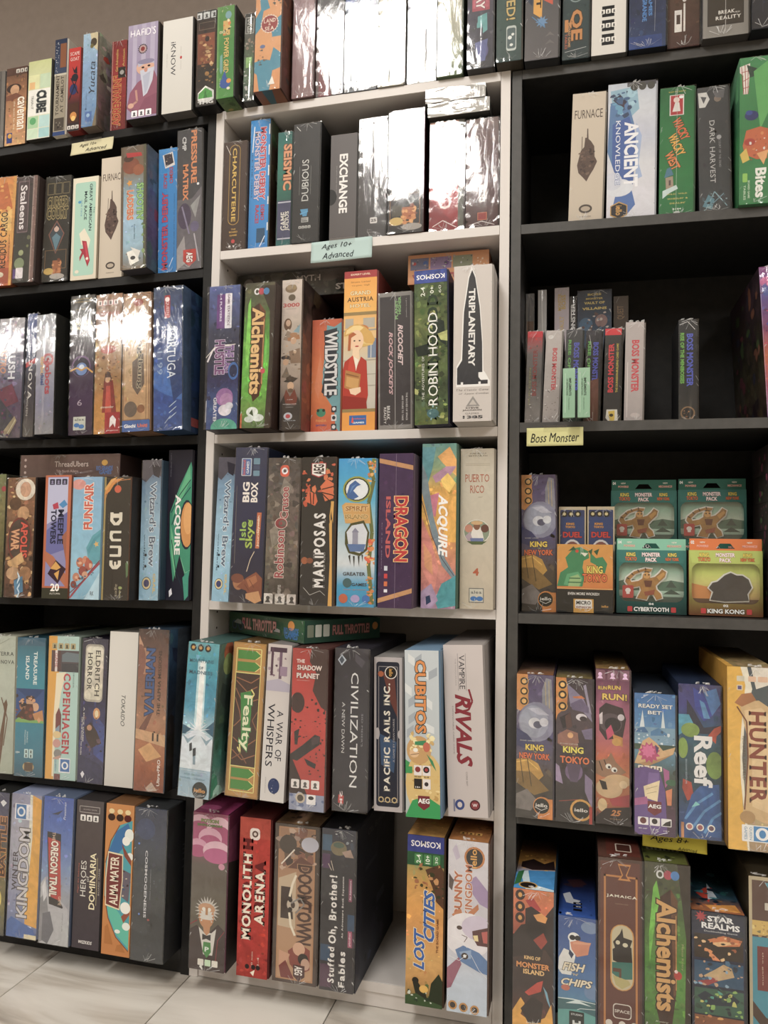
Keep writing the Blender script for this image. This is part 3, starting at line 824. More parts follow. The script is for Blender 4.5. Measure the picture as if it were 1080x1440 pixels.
 'cursed2': ('wrapped black game box with diamond portrait outline and orange die, glaring white above', '3c1c1c', 1, """
bg 2c2a2a 282626 2a2828
P 8c5444 .14 .46 .5 .28 .86 .46 .5 .72
P 34424c .18 .46 .5 .3 .82 .46 .5 .7
P 5c8494 .4 .5 .5 .45 .6 .52 .5 .68
F .06 .68 .94 .93 .015 a87850
Q .12 .77 .42 .86 .02 4c4638
R .42 .79 .82 .89 b46430
X 4 18 .4 .78 .84 .92 .1 e0a058,8c4420,d08848
E .25 .9 .2 .12 d0b060
E .7 .95 .3 .1 a09890"""),
 'mailrace': ('cream and mint game box with a red toy-like rocket plane', '9c8c74', 0, """
bg e4dcc4 e0d8c0 dcd0b8
Q .1 .05 .9 .96 .08 a4ccb8
Q .12 .055 .88 .955 .07 a8d0bc
P e4dcc4 .3 .55 .5 .5 .75 .62 .68 .7 .4 .66
T The .86 .33 .06 .06 2c3a40 d
T GREAT_AMERICAN .72 .3 .46 .11 2c3a40 d b
T MAIL_RACE .52 .28 .28 .11 2c3a40 d b
T one_race .36 .3 .16 .05 5c94b8 d
E .28 .24 .06 .05 4c98c4
P a82c3c .42 .62 .6 .63 .75 .82 .66 .88 .5 .76 .34 .7 .48 .7
P c83c4c .5 .64 .58 .64 .72 .82 .66 .84
P a82c3c .55 .72 .35 .82 .34 .78 .52 .68
E .64 .8 .05 .05 f0e0d0
E .25 .92 .08 .06 e4dcc4"""),
 'furnace': ('beige game box with brown smoking factory silhouette, partly behind the ladder-themed box', '8c8070', 0, """
bg d4c6b2 d0c2ae cabca8
T FURNACE .5 .165 .84 .28 4a3a30 h
P 5c4840 .2 .56 .3 .45 .4 .42 .42 .35 .47 .35 .47 .28 .5 .28 .52 .36 .6 .38 .7 .42 .72 .5 .8 .54 .7 .6 .6 .64 .5 .69 .4 .66 .25 .62
X 3 30 .26 .44 .72 .63 .08 4c3a34,6c5448,382a26,7c6456
L 5c4840 .02 .33 .34 .33 .46
E .5 .9 .2 .14 4c423c
E .5 .9 .14 .08 b8a894
T PARADOX .5 .96 .34 .04 5c4a40 h"""),
 'furnace2': ("beige game box with brown factory silhouette, leftmost on the right unit's shelf", '8c8478', 1, """
bg d4c6b2 d0c2ae cabca8
T FURNACE .5 .165 .84 .28 4a3a30 h
P 5c4840 .2 .56 .3 .45 .4 .42 .42 .35 .47 .35 .47 .28 .5 .28 .52 .36 .6 .38 .7 .42 .72 .5 .8 .54 .7 .6 .6 .64 .5 .69 .4 .66 .25 .62
X 3 30 .26 .44 .72 .63 .08 4c3a34,6c5448,382a26,7c6456
L 5c4840 .02 .33 .34 .33 .46
E .5 .9 .2 .14 4c423c
E .5 .9 .14 .08 b8a894
T PARADOX .5 .96 .34 .04 5c4a40 h"""),
 'shootin': ('brown wood and sky-blue game box with green and orange sideways cartoon title', '4c4c54', 1, """
bg 6c5c4c 847058 8cb0c0 a0c4dc 9cc0d4 80705c m=.2
R 0 0 .1 1 6a5844
R .9 0 1 1 5c5c44
E .4 .16 .34 .3 8c4c34
E .7 .2 .22 .2 a05c3c
E .3 .1 .2 .12 503428
P c03034 .2 .05 .8 .06 .85 .09 .25 .09
S .35 .3 .13 5 .5 e8a030
T SHOOTIN' .78 .46 .3 .28 98c878 d B o:3c6c3c
T LADDERS .38 .48 .24 .26 d4744c d B o:f0d0b0
T frontier_blast .56 .7 .12 .06 4c6c84 d
P f4f0e8 .25 .86 .6 .84 .75 .94 .4 .97
P e4e0d8 .4 .82 .8 .86 .7 .92
E .5 .91 .1 .07 3c3c40
X 5 10 .85 .5 1 .95 .1 5c7c48,8ca868"""),
 'derby': ('bright blue game box with red lettering, between the sky-blue and black boxes at left', '2a5c8c', 1, """
bg 2c94dc 2a90d8 2888d0
T MONSTER_DERBY .35 .66 .62 .32 c84458 u B o:3c5cb4
T DEMO .68 .22 .13 .2 b84050 d B
T RACE! .36 .26 .12 .2 b84050 d B
T Work_the_odds_and_race_the_monsters .85 .62 .5 .06 1c3c6c u
P ece4e0 .2 .05 .75 .03 .88 .14 .35 .16
P 3c3440 .28 .05 .7 .04 .8 .12 .38 .145
X 3 8 .3 .04 .78 .14 .05 e0c0a0,ece4e0
F .12 .02 .94 .2 .01 6cb4e8
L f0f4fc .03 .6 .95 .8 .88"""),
 'derby2': ("bright blue game box with red and white title, second on the white unit's shelf", '3c4438', 1, """
bg 2c94dc 3498e0 2888d0
T MONSTER_DERBY .66 .34 .56 .3 c84458 d B o:f0dce0
T MONSTER_DERBY .36 .36 .54 .26 d8c8d4 d B o:3c5cb4
T RACE_THE_ODDS .12 .4 .4 .06 1c3c6c d
T DEMO .7 .72 .12 .2 c03c50 d B
T RACE! .42 .73 .14 .2 c03c50 d B
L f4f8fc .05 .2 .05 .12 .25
R .42 .84 .85 .95 2c5474
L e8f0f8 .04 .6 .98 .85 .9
R .94 .04 1 .12 ececec
R .94 .2 1 .28 ececec
R .94 .36 1 .44 ececec
R .94 .6 1 .66 ececec
R .94 .8 1 .86 ececec"""),
 'pressure': ('charcoal game box with orange sideways two-word title and purple robot', '4c4a48', 1, """
bg 3c3c40 48484c 706c70 8c8888 5c5858 m=.3
Q 0 0 1 .98 .03 47474c
P 6a666c 0 .5 .6 .5 1 .42 1 1 0 1
T PRESSURE .68 .2 .38 .24 e08c54 d B
T MATRIX .34 .38 .26 .22 e08c54 d B
T CMP .28 .1 .1 .17 d0d0d0 d B
E .85 .4 .05 .05 f0f0f0
P 9c9c9c .55 .55 .95 .48 .75 .64
E .3 .62 .28 .5 4c4058
E .72 .7 .18 .2 6c6484
L 8c84a0 .06 .2 .55 .5 .75
L b4b0b8 .05 .7 .75 .9 .95
P a09c9c 0 .85 .3 .76 .4 .95 0 1
P c03830 .26 .86 .78 .86 .8 .94 .52 .98 .26 .94
T AEG .52 .915 .07 .26 f4f0ec d B o:3c2020"""),
 'charcuterie': ('brown game box with gold letters spelled in a rounded frame, left end', '3a2c26', 1, """
bg 4c3a34 4a3832 46342c m=.1
Q .25 .03 .72 .77 .22 c09838
Q .27 .035 .7 .765 .21 48362e
T CHARCUTERIE .48 .4 .68 .18 e0b848 d b
T THE .5 .81 .2 .06 d8a840 h b
T BOARD .5 .835 .36 .07 d8a840 h b
T GAME .5 .865 .32 .07 d8a840 h b
E .5 .92 .08 .08 c83c3c
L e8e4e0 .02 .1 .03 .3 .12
X 9 12 .3 .93 .95 .99 .06 e8e4e0,8c8480"""),
 'seismic': ('teal game box with orange sideways title, half hidden by the black wrapped box', '1c3c3c', 1, """
bg 1c6864 208070 246c5c 1c4844 106868 m=.2
T SEISMIC .72 .31 .4 .6 e8a070 d B o:7c3c28
R .05 .6 1 .94 4a4c6c
R .08 .61 1 .62 c8c8d4
R .08 .925 1 .935 c8c8d4
T GAME .5 .78 .16 .4 e4e0d8 u b o:3c3c4c
T JULIUS .78 .78 .17 .36 e4e0d8 u b o:3c3c4c"""),
 'dubious': ('black shrink-wrapped game box with tall white serif title and small blue emblem', '141414', 1, """
bg 3a3a3c 2e2e30 2c2c2e m=.1
T DUBIOUS .47 .48 .35 .26 d4d4d0 u s
L 8c8c88 .012 .25 .36 .25 .6
L 8c8c88 .012 .68 .36 .68 .6
P 4c98c4 .3 .72 .6 .72 .55 .78 .4 .78
L 5ca8d4 .05 .3 .76 .6 .74
R .35 .79 .62 .83 b0b0ac
T LLL .48 .81 .2 .12 3c3c3c h B
I .48 .87 .07 c0c0bc 4
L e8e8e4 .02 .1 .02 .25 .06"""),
 'exchange': ('tall grey box with bold white sideways word and half-round thumb notch', '38342f', 0, """
bg 666160 625d5c 5e5856
T EXCHANGE .5 .46 .55 .32 ece8e4 d B
T the_game_of_big_stock_trading .24 .44 .3 .04 a8a4a0 d
E .02 .58 .24 .3 2c2a28"""),
 'glare5': ('dark game box whose wrap glares white, tiny white badge low, beside the grey box', '2c2a2c', 1, """
bg 504c4c 4c4848 484648
Q .44 .82 .7 .87 .04 d8d4d0
T 25 .57 .845 .2 .1 3c3838 h B
T 2-4 .4 .92 .12 .05 a8a4a0 h
T 30-60 .5 .94 .25 .04 a8a4a0 h
T 14+ .75 .955 .12 .04 a8a4a0 h
E .5 .985 .06 .05 d0ccc8"""),
 'fiasco': ('red game box with large white letters and dark right stripe, under the glare', '3c1818', 1, """
bg c89080 d07468 c84848 a83038 8c2830 m=.15
P 8c2830 0 .7 .8 .95 .8 1 0 1
R .84 0 1 1 5c5c50
T FIASCO .46 .52 .56 .4 f0dcd8 d b
E .8 .78 .04 .04 e8c8c0
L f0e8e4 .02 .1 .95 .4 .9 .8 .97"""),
 'redbrown': ('maroon game box with three small white icons, next to the white right panel', '3c2020', 1, """
bg 78605c 644848 5c3c3c 4c2c2c m=.3
Q .42 .615 .6 .655 .04 e0dcd8
Q .42 .665 .6 .71 .04 e0dcd8
Q .42 .72 .6 .765 .04 e0dcd8
E .51 .635 .04 .04 4c3838
E .51 .688 .05 .05 4c3838
E .51 .742 .04 .04 4c3838
R .37 .86 .66 .93 c87048
R .39 .865 .64 .925 98302c
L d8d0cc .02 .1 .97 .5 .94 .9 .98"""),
 'rush': ('white and purple wrapped game box with split sideways title, left edge of third shelf', '4c4c58', 1, """
bg b4b0b8 8c8898 6c6480 54405c 5c5060 m=.4
T ASTRO .2 .35 .22 .24 d08858 d b i
T RUSH .55 .38 .26 .3 d8d8e0 d B o:404860
T HOUR .8 .4 .26 .2 5c6078 d B
P 6c3048 0 .6 .6 .55 .9 .7 .3 .75
P 3c3c48 .1 .66 .8 .85 .6 1 0 1
P 9c8c6c .3 .95 .75 .82 .85 .86 .5 1
L d8d0b0 .02 .45 .98 .8 .85
X 6 20 0 .5 1 1 .12 4c2c54,7c3c5c,2c3c5c"""),
 'slash': ('slim dark blue game box with a red slash, between two white-wrapped boxes', '2c2c30', 1, """
bg 54649c 3c4470 2c2c3c 403c44 54504e m=.3
P c03038 0 .4 1 .36 1 .4 0 .44
T NOVA .5 .55 .3 .4 d0ccc8 d s b
T WOLFEN .3 .75 .16 .2 a8a4a0 d"""),
 'robot': ('silver-white game box with red cog lettering, black front cover visible beside it', '1e1e1c', 1, """
bg 9ca0a8 b0b0b8 9898a8 84849c 8c8c90 m=.2
E .65 .38 .3 .3 c06468
E .65 .38 .18 .18 a8a8b0
E .65 .38 .08 .08 a03c44
T robots .66 .53 .28 .34 b04450 d B
T turbo .35 .43 .16 .22 d0a468 d B
T duel .36 .54 .1 .2 3c4c84 d B
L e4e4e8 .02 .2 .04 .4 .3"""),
 'council': ('black and purple game box with gold heading and glowing eclipse planet', '26201e', 1, """
bg 4c4a48 4c4846 3c2c44 442c50 382840 m=.15
T KRAMER .5 .025 .8 .05 c0a458 h
T KIESLING .5 .045 .7 .05 c0a458 h
L b09450 .01 .2 .1 .85 .095
T COUNCIL .5 .2 .88 .11 e4d49c h B
T SHADOWS .5 .235 .9 .11 e4d49c h B
E .48 .51 .4 .4 7c5888
E .48 .515 .36 .36 241c38
E .5 .53 .24 .24 6c8cc4
E .5 .52 .12 .12 d8e4f4
L d8a038 .06 .02 .54 .3 .52 .5 .54 .7 .52 .98 .56
T 6 .45 .77 .2 .22 b8a8b8 h
R .2 .87 .72 .965 c8ccc0
T alea .46 .89 .4 .09 54605c h s b
E .35 .93 .12 .08 3c7cc0
E .55 .94 .12 .08 3c7cc0"""),
 'maiden': ('golden brown game box of robed red woman with white horse badge', '5c4838', 1, """
bg a07858 8c6c54 b4946c a47848 c0843c c88c3c m=.4
R .1 .04 .8 .08 b86c6c
I .45 .06 .12 e8d8d0 4
T LEGENDS .5 .14 .8 .12 a84838 h b
P 8c3028 .3 .85 .36 .62 .5 .58 .7 .62 .85 .85
P c04838 .42 .85 .45 .66 .6 .66 .66 .85
E .5 .6 .12 .18 d0a07c
P 4c2c20 .36 .66 .4 .57 .5 .555 .62 .57 .66 .66 .6 .6 .42 .6
E .3 .44 .14 .2 a07850
E .72 .48 .14 .2 a88058
E .5 .4 .3 .14 b04834
X 8 40 .05 .35 .95 .68 .08 7c5434,c89c64,5c3820,a87040
T alexander .5 .81 .5 .08 e4dcc8 h
R .42 .85 1 1 a8242c
P f0e8e8 .6 .96 .62 .89 .72 .87 .85 .9 .82 .96 .74 .93
T pegasus .72 .98 .45 .04 f0e0e0 h"""),
 'kingsburg': ('tan parchment game box with dark crest shapes and blue-red banner at bottom', '7c5c44', 1, """
bg a88060 c0a078 c8a880 bc9468 b48c60 m=.3
F .02 .01 .97 .92 .03 8c6444
L 7c5c40 .02 .86 .02 .86 .92
E .55 .07 .18 .12 a04838
E .68 .16 .16 .2 8c5c3c
E .68 .84 .14 .14 8c5c3c
P 6c5c50 .35 .5 .75 .44 .8 .66 .55 .74 .36 .68
T Kingsburg .62 .47 .44 .22 4c4440 d b o:c8b898
E .3 .84 .24 .26 6c5c50
R 0 .92 1 1 3c64a8
T Giochi .28 .96 .42 .12 f0f0f0 h B
T Uniti .74 .96 .36 .12 d86840 h B"""),
 'tortuga': ('deep blue ocean game box with tall sideways white title and year', '28405c', 1, """
bg 3c4c6c 2c4478 2c4884 30589c 2c4c94 30508c m=.45
P 3868b0 0 .6 .5 .55 1 .62 1 .8 .4 .75 0 .7
P 203c74 .5 .55 1 .5 1 .75 .7 .8
T TORTUGA .62 .46 .36 .3 d8e0ec d
T 1199 .22 .53 .16 .18 90a8c8 d
Q .38 .06 .58 .22 .03 a83038
T QUEEN .48 .15 .1 .12 f0e0e0 d
E .48 .09 .08 .08 f0e0e0
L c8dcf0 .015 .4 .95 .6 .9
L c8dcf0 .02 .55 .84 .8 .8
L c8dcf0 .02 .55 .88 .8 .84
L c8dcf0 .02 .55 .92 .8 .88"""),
 'greenedge': ("olive green game box cut off at the frame's left edge, fourth shelf", '2c2c1c', 1, """
bg 6c7848 7c7444 6c6838 5c5430 3c4428 m=.5
E .9 .12 .12 .12 b03040"""),
 'apollis': ('crowded brown game box of bearded warriors with round red emblem', '241c1a', 1, """
bg 7c5438 8c6040 745038 684430 54382c m=.5
X 11 90 0 0 1 1 .13 d8a868,4c2c1c,a87448,6c3c24,e8c890,382018
E .65 .1 .36 .34 e8dcc8
E .66 .1 .2 .24 d0a080
E .3 .22 .22 .2 5c3c28
E .6 .3 .22 .22 c89868
E .5 .52 .44 .7 7c2c24
E .5 .52 .4 .64 4c3c34
T WAR .34 .52 .18 .3 e0a878 d B o:8c2c20
T APOLIS .66 .52 .3 .26 e0503c d B o:3c1c14
P d0a46c .15 .7 .6 .62 .7 .7 .3 .76
E .3 .8 .24 .2 c09870
E .75 .8 .22 .22 a87850
P 4c84a8 .35 .86 .66 .82 .7 .95 .4 .98
T AW .52 .91 .26 .1 c8e0f0 d B"""),
 'meeple': ('orange-framed lilac game box with slanted blue tower title and number 20', '6c3c2c', 0, """
bg bc6844 b86440
R .1 .015 .88 .9 8c88b4
P b8b8d4 .1 .02 .88 .02 .88 .3 .1 .4
P 6c6ca4 .1 .45 .88 .3 .88 .6 .1 .66
P b46c4c .1 .62 .4 .66 .88 .8 .88 .9 .1 .7
P a06048 .7 .5 .88 .45 .88 .7
I .5 .055 .14 3c3848 3
P 4c8cc0 .55 .24 .75 .2 .88 .24 .7 .27
P b83c50 .3 .24 .5 .22 .55 .27 .35 .28
T MEEPLE .64 .42 .28 .22 2a2a40 d B
T TOWERS .36 .42 .28 .22 2a2a40 d B
P 3c2430 .2 .8 .5 .69 .9 .76 .6 .88
P d8a048 .3 .76 .5 .7 .7 .75 .55 .77
P d8a048 .45 .8 .65 .77 .6 .85
R 0 .915 1 1 3a3828
T 20 .5 .91 .34 .26 f4f0e8 h B
T AUTUMN .5 .96 .4 .06 d8d4c8 h"""),
 'funfair': ('sky-blue roller coaster game box with coral sideways arched lettering', '6c94ac', 1, """
bg 8cb8d8 88bcdc 8cc4e0 98cce4 78b0cc m=.15
E .2 .06 .24 .16 e09890
T FUNFAIR .55 .24 .38 .3 d8604c u B o:fff0e4
P 58a8b8 .52 .58 .72 .48 1 .43 1 .72 .75 .71 .6 .68
P 489cac .56 .6 .78 .5 1 .45 1 .48 .8 .53 .62 .63
S .86 .55 .1 5 .45 e8b860
L a83c50 .06 0 .99 .35 .88 .7 .78 1 .7
L 7c2c3c .03 0 .95 .4 .86 .75 .75 1 .68
E .32 .7 .13 .15 c87454
E .5 .68 .1 .12 d89070
E .62 .72 .14 .16 b85c4c
E .42 .77 .14 .15 a04840
E .2 .82 .12 .13 c88468
E .12 .88 .1 .11 8c4038
E .5 .8 .1 .1 d8a080
X 4 20 .1 .68 .8 .9 .08 7c3c30,e0b090,4c6c84,c06048
P b8dcec .5 1 1 .78 1 1
T RK .76 .95 .12 .12 3c4c5c h b"""),
 'dune': ('black game box with huge geometric sideways cream word and orange arcs', '5c3c2c', 1, """
bg 2a2620 26221e 2a2622 m=.1
R 0 0 .07 1 a08c50
P e09030 0 .15 .1 .07 .35 .02 .75 .01 .4 .05 .2 .12
P e8a848 0 .1 .25 .02 .5 0 .3 .04 .1 .11
L d88434 .02 0 .22 .1 .14 .3 .07 .6 .03 1 .02
L d88434 .02 0 .18 .1 .11 .3 .05 .5 .02
E .52 .1 .13 .13 d85c38
R .26 .3 .7 .335 e4dcc8
P e4dcc8 .26 .29 .38 .29 .38 .35 .48 .375 .6 .35 .6 .29 .72 .29 .72 .36 .6 .395 .4 .395 .26 .36
P e4dcc8 .28 .44 .7 .44 .7 .46 .4 .46 .36 .48 .4 .505 .7 .505 .7 .525 .34 .525 .26 .5 .26 .46
P e4dcc8 .28 .56 .7 .56 .7 .58 .28 .58
P e4dcc8 .28 .63 .7 .63 .7 .65 .28 .65
P e4dcc8 .6 .56 .72 .57 .72 .64 .6 .65
P e4dcc8 .28 .68 .4 .68 .4 .71 .46 .73 .6 .71 .6 .68 .72 .68 .72 .72 .58 .75 .4 .75 .28 .72
R .46 .69 .54 .74 e4dcc8
T adventure .2 .5 .4 .04 5c5448 d
E .72 .9 .07 .05 98a860
T dune .72 .95 .06 .08 d0c890 d
T ages .55 .92 .1 .1 b0a488 d
P 5c7c50 .9 .7 1 .68 1 .8 .93 .82"""),
 'brew': ('light blue potion game box with curly sideways title, left of dark oval box', '3c5468', 1, """
bg 50505c 7898b4 90b4cc 9cc4dc 98c4dc 90bcd4 m=.2
P 54505a 0 0 1 0 1 .12 .6 .1 .2 .16 0 .14
P 2c2834 .5 .03 1 .05 .9 .13 .6 .11
T Wizard's_Brew .62 .46 .6 .34 5c6c80 d b o:dce8f0
T wolfgang .22 .66 .26 .1 3c5468 d
E .3 .68 .06 .07 242c38
E .3 .76 .06 .07 242c38
E .38 .88 .24 .3 3c2c20
E .38 .88 .22 .27 e0cc98
E .38 .88 .15 .18 4c4c74
T GRAIL .78 .88 .14 .14 d8c07c d B"""),
 'brew2': ('light blue game box half hidden behind the taller navy box', '4c6478', 0, """
bg 50505c 7898b4 90b4cc 9cc4dc 98c4dc 90bcd4 m=.2
P 54505a 0 0 1 0 1 .12 .6 .1 .2 .16 0 .14
P 2c2834 .5 .03 1 .05 .9 .13 .6 .11
T Wizard's_Brew .62 .46 .6 .34 5c6c80 d b o:dce8f0
T wolfgang .22 .66 .26 .1 3c5468 d
E .3 .68 .06 .07 242c38
E .3 .76 .06 .07 242c38
E .38 .88 .24 .3 3c2c20
E .38 .88 .22 .27 e0cc98
E .38 .88 .15 .18 4c4c74
T GRAIL .78 .88 .14 .14 d8c07c d B"""),
 'acquire': ('navy game box with green swirl, orange lens and white sideways title', '1c1824', 0, """
bg 2c2834 262230 1e1c2c 1c1e30 m=.1
P 3c9474 .95 .08 .5 .24 .1 .42 .12 .65 .3 .88 .55 .7 .9 .9 1 .8 1 .12
P 5cb484 .9 .1 .5 .27 .2 .45 .4 .4 .95 .2
P 68c08c .15 .5 .2 .7 .4 .86 .3 .6
E .82 .5 .3 .95 28303c
E .84 .5 .27 .86 d8944c
E .88 .46 .2 .6 e8a860
L 1c3440 .03 .15 .42 .5 .3 .95 .2
L 1c3440 .03 .2 .5 .45 .36 .95 .25
L 8cd0a8 .015 .6 .72 .8 .82 1 .8
L 1c3440 .03 .2 .6 .4 .8 .7 .92
P 3c9c84 .7 .85 .95 .8 .95 .97 .8 1
T ACQUIRE .42 .5 .4 .28 f0ece8 d B
T a_game_of_high_finance .1 .1 .16 .06 7c7884 d
P e8e8f0 .14 .94 .24 .92 .28 .96 .16 .98"""),
 'terranova': ('pale grey-green game box with brown branch figure at the left frame edge', 'a0a08c', 1, """
bg b4bcac b8c0b0 b0b8a8 a8b09c m=.15
T TERRA .7 .13 .5 .1 3c4440 h s b
T NOVA .76 .19 .42 .1 3c4440 h s b
P 6c4c34 .5 .95 .6 .7 .7 .55 .66 .5 .76 .46 .8 .5 .74 .6 .7 .75 .6 .98
L 6c4c34 .03 .6 .45 .8 .6 .7 .8
L 8c9484 .015 .5 .06 .8 .02"""),
 'treasure': ('turquoise game box with white sideways title and pirate crew scene', '1c4450', 1, """
bg 2c6474 2488a0 2890a4 2888a0 2c7c94 2c5c70 m=.1
R 0 0 1 .06 34647c
T TREASURE .66 .22 .24 .13 e8f0ec d b
T ISLAND .38 .22 .17 .13 e8f0ec d b
R 0 .37 1 .61 28508c
P 184078 0 .37 1 .37 .7 .44 .3 .42
E .5 .46 .14 .15 c89870
E .25 .5 .12 .12 a87450
E .7 .5 .12 .13 d8a880
P 5c3424 .3 .6 .35 .48 .6 .48 .7 .6
P c8884c .6 .55 .95 .52 1 .6 .7 .6
P 4c2c20 0 .58 .3 .5 .4 .6
E .5 .435 .16 .06 3c2420
E .25 .485 .14 .06 2c1c1c
P 7cb058 0 .6 .1 .58 .5 .6 .8 .59 1 .6 1 .615 0 .615
X 8 18 0 .42 1 .6 .1 3c2c28,d8a070,88402c
T MARC .44 .72 .08 .05 d0e4e4 d
T PAQUIEN .36 .72 .1 .05 d0e4e4 d
T 10+ .12 .83 .14 .07 e8f0ec h b
I .5 .82 .1 c0dcdc 2
I .5 .85 .1 c0dcdc 2
E .5 .93 .2 .14 c0a468
R .36 .9 .66 .96 5c4430"""),
 'copenhagen': ('yellow and mint game box with red sideways city title and harbour houses', '8c9c90', 1, """
bg b4d4cc b0d4cc acd0c8
R 0 0 .28 1 e8a832
P e8a832 .28 .25 .36 .25 .28 .5

I .5 .07 .12 b8a878 4
R .1 .1 1 .25 54464c
P 6c7c84 .45 .13 .6 .11 1 .12 1 .18 .45 .18
R .15 .1 .4 .25 5c3434
R .22 .1 .3 .25 e8dcd8
T GAME .26 .17 .1 .08 b83c3c d
R .45 .19 1 .25 3c3c44
P f0e4c4 .28 .26 .6 .25 .45 .4 .35 .6 .3 .7 .28 .98 .22 .98 .22 .6 .26 .4
T COPENHAGEN .64 .54 .56 .24 c83c48 d s B
P 7c3c3c .3 .55 .4 .5 .48 .55 .48 .68 .3 .68
P 88a0b4 .3 .65 .44 .62 .44 .7 .3 .7
E .36 .69 .14 .1 e4c88c
E .36 .75 .13 .12 d09890
E .4 .82 .13 .12 8c8884
P c89c8c .25 .85 .5 .83 .5 .86 .25 .86
T GEIGER .85 .3 .12 .04 608080 d
Q .45 .85 .82 .95 .02 f0f0f0
R .5 .857 .8 .942 3c74b4
E .65 .9 .11 .11 f0f0f0
E .65 .9 .06 .07 3c74b4
T QUEEN .34 .9 .08 .06 5c8cb4 d
R .3 .96 .5 1 7c4444"""),
 'eldritch': ('midnight blue horror game box with cream scrolled plaque title, beside plain white', '241e2c', 1, """
bg 38344c 302c48 282444 34346c 3c3c6c 2c283c m=.5
P 3c4c94 .5 .5 1 .6 1 .85 .6 .8
P 2c2c54 0 .8 1 .88 1 1 0 1
Q .12 .04 .86 .44 .15 b8b0a0
Q .15 .055 .83 .425 .13 e0d8c4
T ELDRITCH .63 .24 .32 .19 3c3830 d s b
T HORROR .32 .23 .26 .19 3c3830 d s b
E .66 .52 .14 .2 e0a060
E .66 .52 .07 .12 f8e4b8
P 3c2824 .2 .62 .45 .58 .7 .64 .9 .72 .5 .76 .3 .7
E .4 .62 .1 .1 c89070
X 7 16 .2 .55 .9 .8 .1 241c20,6c4c5c,4c4c8c
T A_DICE_GAME .16 .6 .24 .05 d8d4cc d b
T ON_THE_ROAD_TO_RUIN .1 .68 .26 .05 d8d4cc d b
P e4e4ec .2 .92 .28 .94 .2 .97 .12 .94"""),
 'tokaido': ('blank off-white game box with small thin black brush title', '7c7870', 0, """
bg dcd8d0 d8d4cc d0ccc4
T TOKAIDO .56 .51 .2 .14 3c3c3c d i"""),
 'valerian': ('copper desert game box with metallic blue sideways title over planet', '2c3c4c', 1, """
bg 4c3834 704c40 8c5c48 9c6c54 b4805c b87448 a0542c 8c4424 m=.3
P c49478 0 .04 .15 .1 .18 .24 .05 .3 0 .3
E .2 .2 .2 .4 b48468
E .05 .2 .2 .5 8c5848
T VALERIAN .42 .33 .42 .3 3c5c94 u B o:1c2844
T THE_ALPHA_MISSIONS .74 .33 .4 .11 3c2818 u b
P 7c4c3c .05 .64 .4 .53 .55 .52 .35 .62 .1 .66
R .6 .63 .66 .68 3c2418
R .74 .64 .8 .69 3c2418
P d8a878 0 .62 1 .65 1 .72 0 .68
R .56 .64 .62 .69 341c14
R .72 .645 .78 .69 341c14
P e0a868 .1 .75 .5 .7 .9 .78 .4 .82
T Ultra•PRO .82 .88 .16 .1 f0e8e0 u b
P c8a890 .4 .98 .6 .94 .8 .99 .5 1"""),
 'yellowblack': ("black game box with yellow word and glowing orb, bottom shelf's left edge", '1c1c1c', 1, """
bg 40405c 4c4c6c 5c5444 6c6030 7c7434 4c4c40 m=.4
T BATTLE .8 .38 .42 .3 4c2c18 u B o:d8903c
E .6 .75 .25 .4 e8d860
E .6 .75 .14 .24 f8f4b8
P e0e0e4 .75 .05 .9 .07 .75 .1 .62 .07
L e0c848 .02 .1 .96 .5 .92"""),
 'winter': ('pale lilac winter game box with large outlined title and yellow side band', '7c84a0', 1, """
bg 8c8ca8 a8a8b8 b0b0c0 a4a4bc 8890b4 5c70a4 m=.25
P e8a82c .68 0 1 .03 1 .92 .6 .9 .58 .8 .68 .55 .72 .3
P e0dcc8 .62 0 .7 0 .74 .3 .68 .55 .58 .8 .52 .8 .62 .5
T KINGDOM .48 .55 .62 .36 d0ccd0 u b o:5c5448
T WINTER .2 .54 .28 .17 4c4448 u s b
T Donald_X._Vaccarino .06 .5 .2 .04 5c5c68 u
Q .12 .07 .7 .18 .02 e8e8ec
R .16 .075 .5 .175 3878b4
E .33 .125 .14 .14 e8ecf0
E .33 .125 .08 .09 3878b4
T QUEEN .6 .125 .08 .05 4c7cac d
I .45 .94 .16 e0e4ec 3
P 486cb0 0 .9 .15 .86 .9 .93 1 1 0 1
R .6 .97 1 1 e8dcb0"""),
 'oregon': ('blue mountain trail game box with red banner and white slanted title', '4c5870', 1, """
bg 3c5cb0 4868b8 5c7cc0 7c94c0 9ca0ac a8a8ac 8c8c90 m=.2
P b8b8bc 0 .6 .15 .55 .25 .66 .45 .72 .7 .7 .95 .75 1 1 0 1
P 8c8c90 0 .7 .2 .65 .3 .8 .15 .98 0 1
P 6c6c74 .1 .8 .35 .78 .5 .9 .3 1 .1 .98
P d8d8dc .05 .62 .14 .57 .22 .68 .12 .72
P 2c2828 .15 .24 .62 .25 .66 .7 .78 .74 .76 .75 .3 .73 .16 .3
P c03428 .18 .28 .6 .3 .7 .68 .68 .7 .32 .68
T OREGON_TRAIL .42 .49 .38 .26 f4e8d8 d B o:402020
T THE .38 .27 .06 .1 e8c8a8 d
T GAME .66 .7 .06 .1 e8c8a8 d
P 2c3448 .28 .12 .5 .1 .66 .085 .5 .12
T Pressman .72 .09 .12 .08 d8e0ec u i
T for_2_to_6_players .78 .84 .12 .04 585860 u"""),
